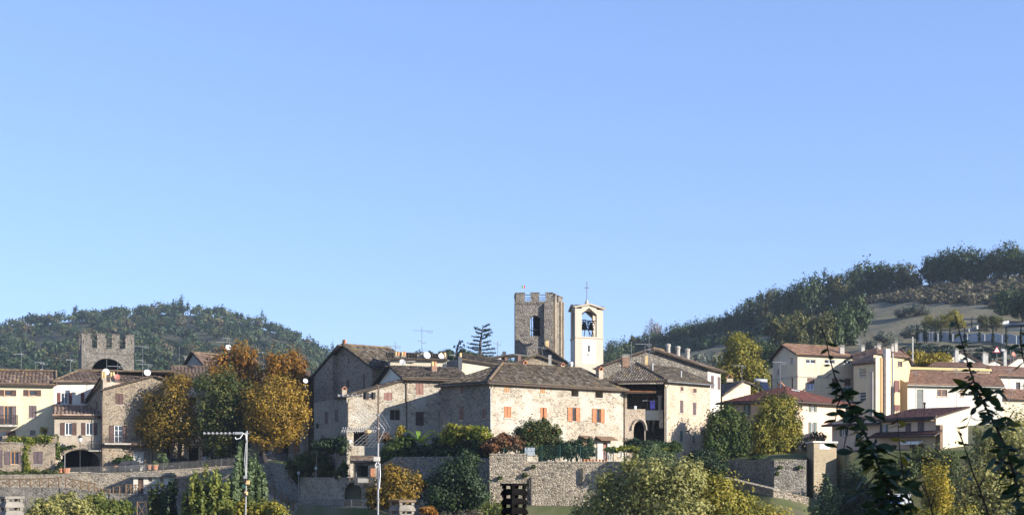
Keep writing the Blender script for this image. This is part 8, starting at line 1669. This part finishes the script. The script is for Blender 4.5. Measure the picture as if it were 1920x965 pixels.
    shoot("left leafy branch with dense dark foliage rising in front of the cream house", [(1541, 612, Y), (1549, 640, Y), (1556, 672, Y), (1565, 705, Y), (1581, 737, Y), (1606, 778, Y), (1630, 830, Y), (1650, 880, Y), (1672, 930, Y), (1684, 975, Y)], 270, .092, .5, 3, (((1606, 778, Y), (1590, 800, 8.9), (1582, 840, 8.8)), ((1581, 737, Y), (1570, 760, 9.1), (1566, 790, 9.1)), ((1630, 830, Y), (1665, 850, 9.2), (1690, 860, 9.2)), ((1650, 880, Y), (1625, 910, 8.9), (1600, 950, 8.8)), ((1650, 880, Y), (1695, 900, 9.1), (1718, 960, 9.1)), ((1606, 778, Y), (1632, 770, 9.1), (1655, 775, 9.1)), ((1672, 930, Y), (1640, 950, 8.8), (1620, 970, 8.7))), .012)
    shoot("right leafy branch with drooping dark leaves in front of the white house", [(1790, 588, Y), (1797, 615, Y), (1806, 650, Y), (1815, 682, Y), (1826, 715, Y), (1842, 752, Y), (1868, 800, Y), (1890, 850, Y), (1905, 905, Y), (1914, 975, Y)], 180, .09, .6, 5, (((1842, 752, Y), (1855, 740, 9.1), (1885, 728, 9.1)), ((1826, 715, Y), (1812, 725, 8.9), (1796, 735, 8.9)), ((1842, 752, Y), (1825, 770, 8.9), (1812, 800, 8.9)), ((1868, 800, Y), (1890, 790, 9.1), (1900, 770, 9.1)), ((1890, 850, Y), (1870, 870, 8.9), (1850, 865, 8.8))), .012)
    shoot("thin twig with few yellowing leaves between the two leafy branches, left one", [(1681, 768, 9.3), (1684, 800, 9.3), (1687, 845, 9.3), (1693, 890, 9.3), (1704, 940, 9.3), (1712, 975, 9.3)], 20, .10, .8, 8, (), .008, yellow=.3)
    shoot("bare thin twig leaning left of the right leafy branch", [(1797, 802, 9.2), (1808, 835, 9.2), (1822, 880, 9.2), (1836, 915, 9.2), (1852, 960, 9.2), (1860, 985, 9.2)], 9, .07, .5, 9, (((1808, 835, 9.2), (1800, 815, 9.2), (1795, 806, 9.2)), ((1836, 915, 9.2), (1845, 895, 9.2), (1849, 880, 9.2))), .010)
    shoot("short bare twig low at the bottom near the golden poplar", [(1733, 900, 9.1), (1738, 925, 9.1), (1746, 950, 9.1), (1752, 985, 9.1)], 6, .085, .3, 10, (((1738, 925, 9.1), (1730, 912, 9.1), (1728, 905, 9.1)), ((1746, 950, 9.1), (1752, 925, 9.1))), .009)
    shoot("branch tip with a few leaves poking in at the right photo edge", [(1916, 608, 9), (1912, 632, 9), (1917, 665, 9), (1926, 700, 9), (1935, 760, 9), (1940, 820, 9)], 16, .095, 1.0, 12, (), .010)
    # a house added unseen to shade the shoots; it stands outside the picture to the right
    A, B, C, D = Vector((12, -6)), Vector((22, -6)), Vector((22, 9.2)), Vector((12, 9.2)); h = House("house", "added unseen cream house just outside the photo that shades the near branches", V3(A, -9)); z = 7.5
    for a, b in ((A, B), (B, C), (C, D), (D, A)): h.face(a, b).build(-9, z, M["cream"])
    r = Roof(h, M["tile_mod"], .35, .5, .06); m1, m2 = (A + D) / 2 + Vector((3, 0)), (B + C) / 2 - Vector((3, 0)); zr = z + 1.6; a, b, c, d = (V3(p, z) for p in (A, B, C, D)); r.plane([a, b, V3(m2, zr), V3(m1, zr)], [.4, 0, 0, 0]); r.plane([b, c, V3(m2, zr)], [.4, 0, 0]); r.plane([c, d, V3(m1, zr), V3(m2, zr)], [.4, 0, 0, 0]); r.plane([d, a, V3(m1, zr)], [.4, 0, 0]); r.build(); h.finish()
foreground()

# ------------------------------------------------------------------ the air between
def haze():
    m = bpy.data.materials.new("haze"); m.use_nodes = True; t = m.node_tree; t.nodes.remove(t.nodes["Principled BSDF"]); v = t.nodes.new("ShaderNodeVolumePrincipled"); v.inputs["Color"].default_value = (.72, .85, 1, 1); v.inputs["Density"].default_value = HAZE; v.inputs["Anisotropy"].default_value = .2
    t.links.new(v.outputs[0], t.nodes["Material Output"].inputs["Volume"])
    o = MB().hexa([Vector(p) for p in ((-6300, -80, -10.3), (6300, -80, -10.3), (6300, 6200, -10.3), (-6300, 6200, -10.3))], [Vector(p) for p in ((-6300, -80, 136), (6300, -80, 136), (6300, 6200, 136), (-6300, 6200, 136))]).build("haze", m); stuff(o)
HAZE = .00012
haze()
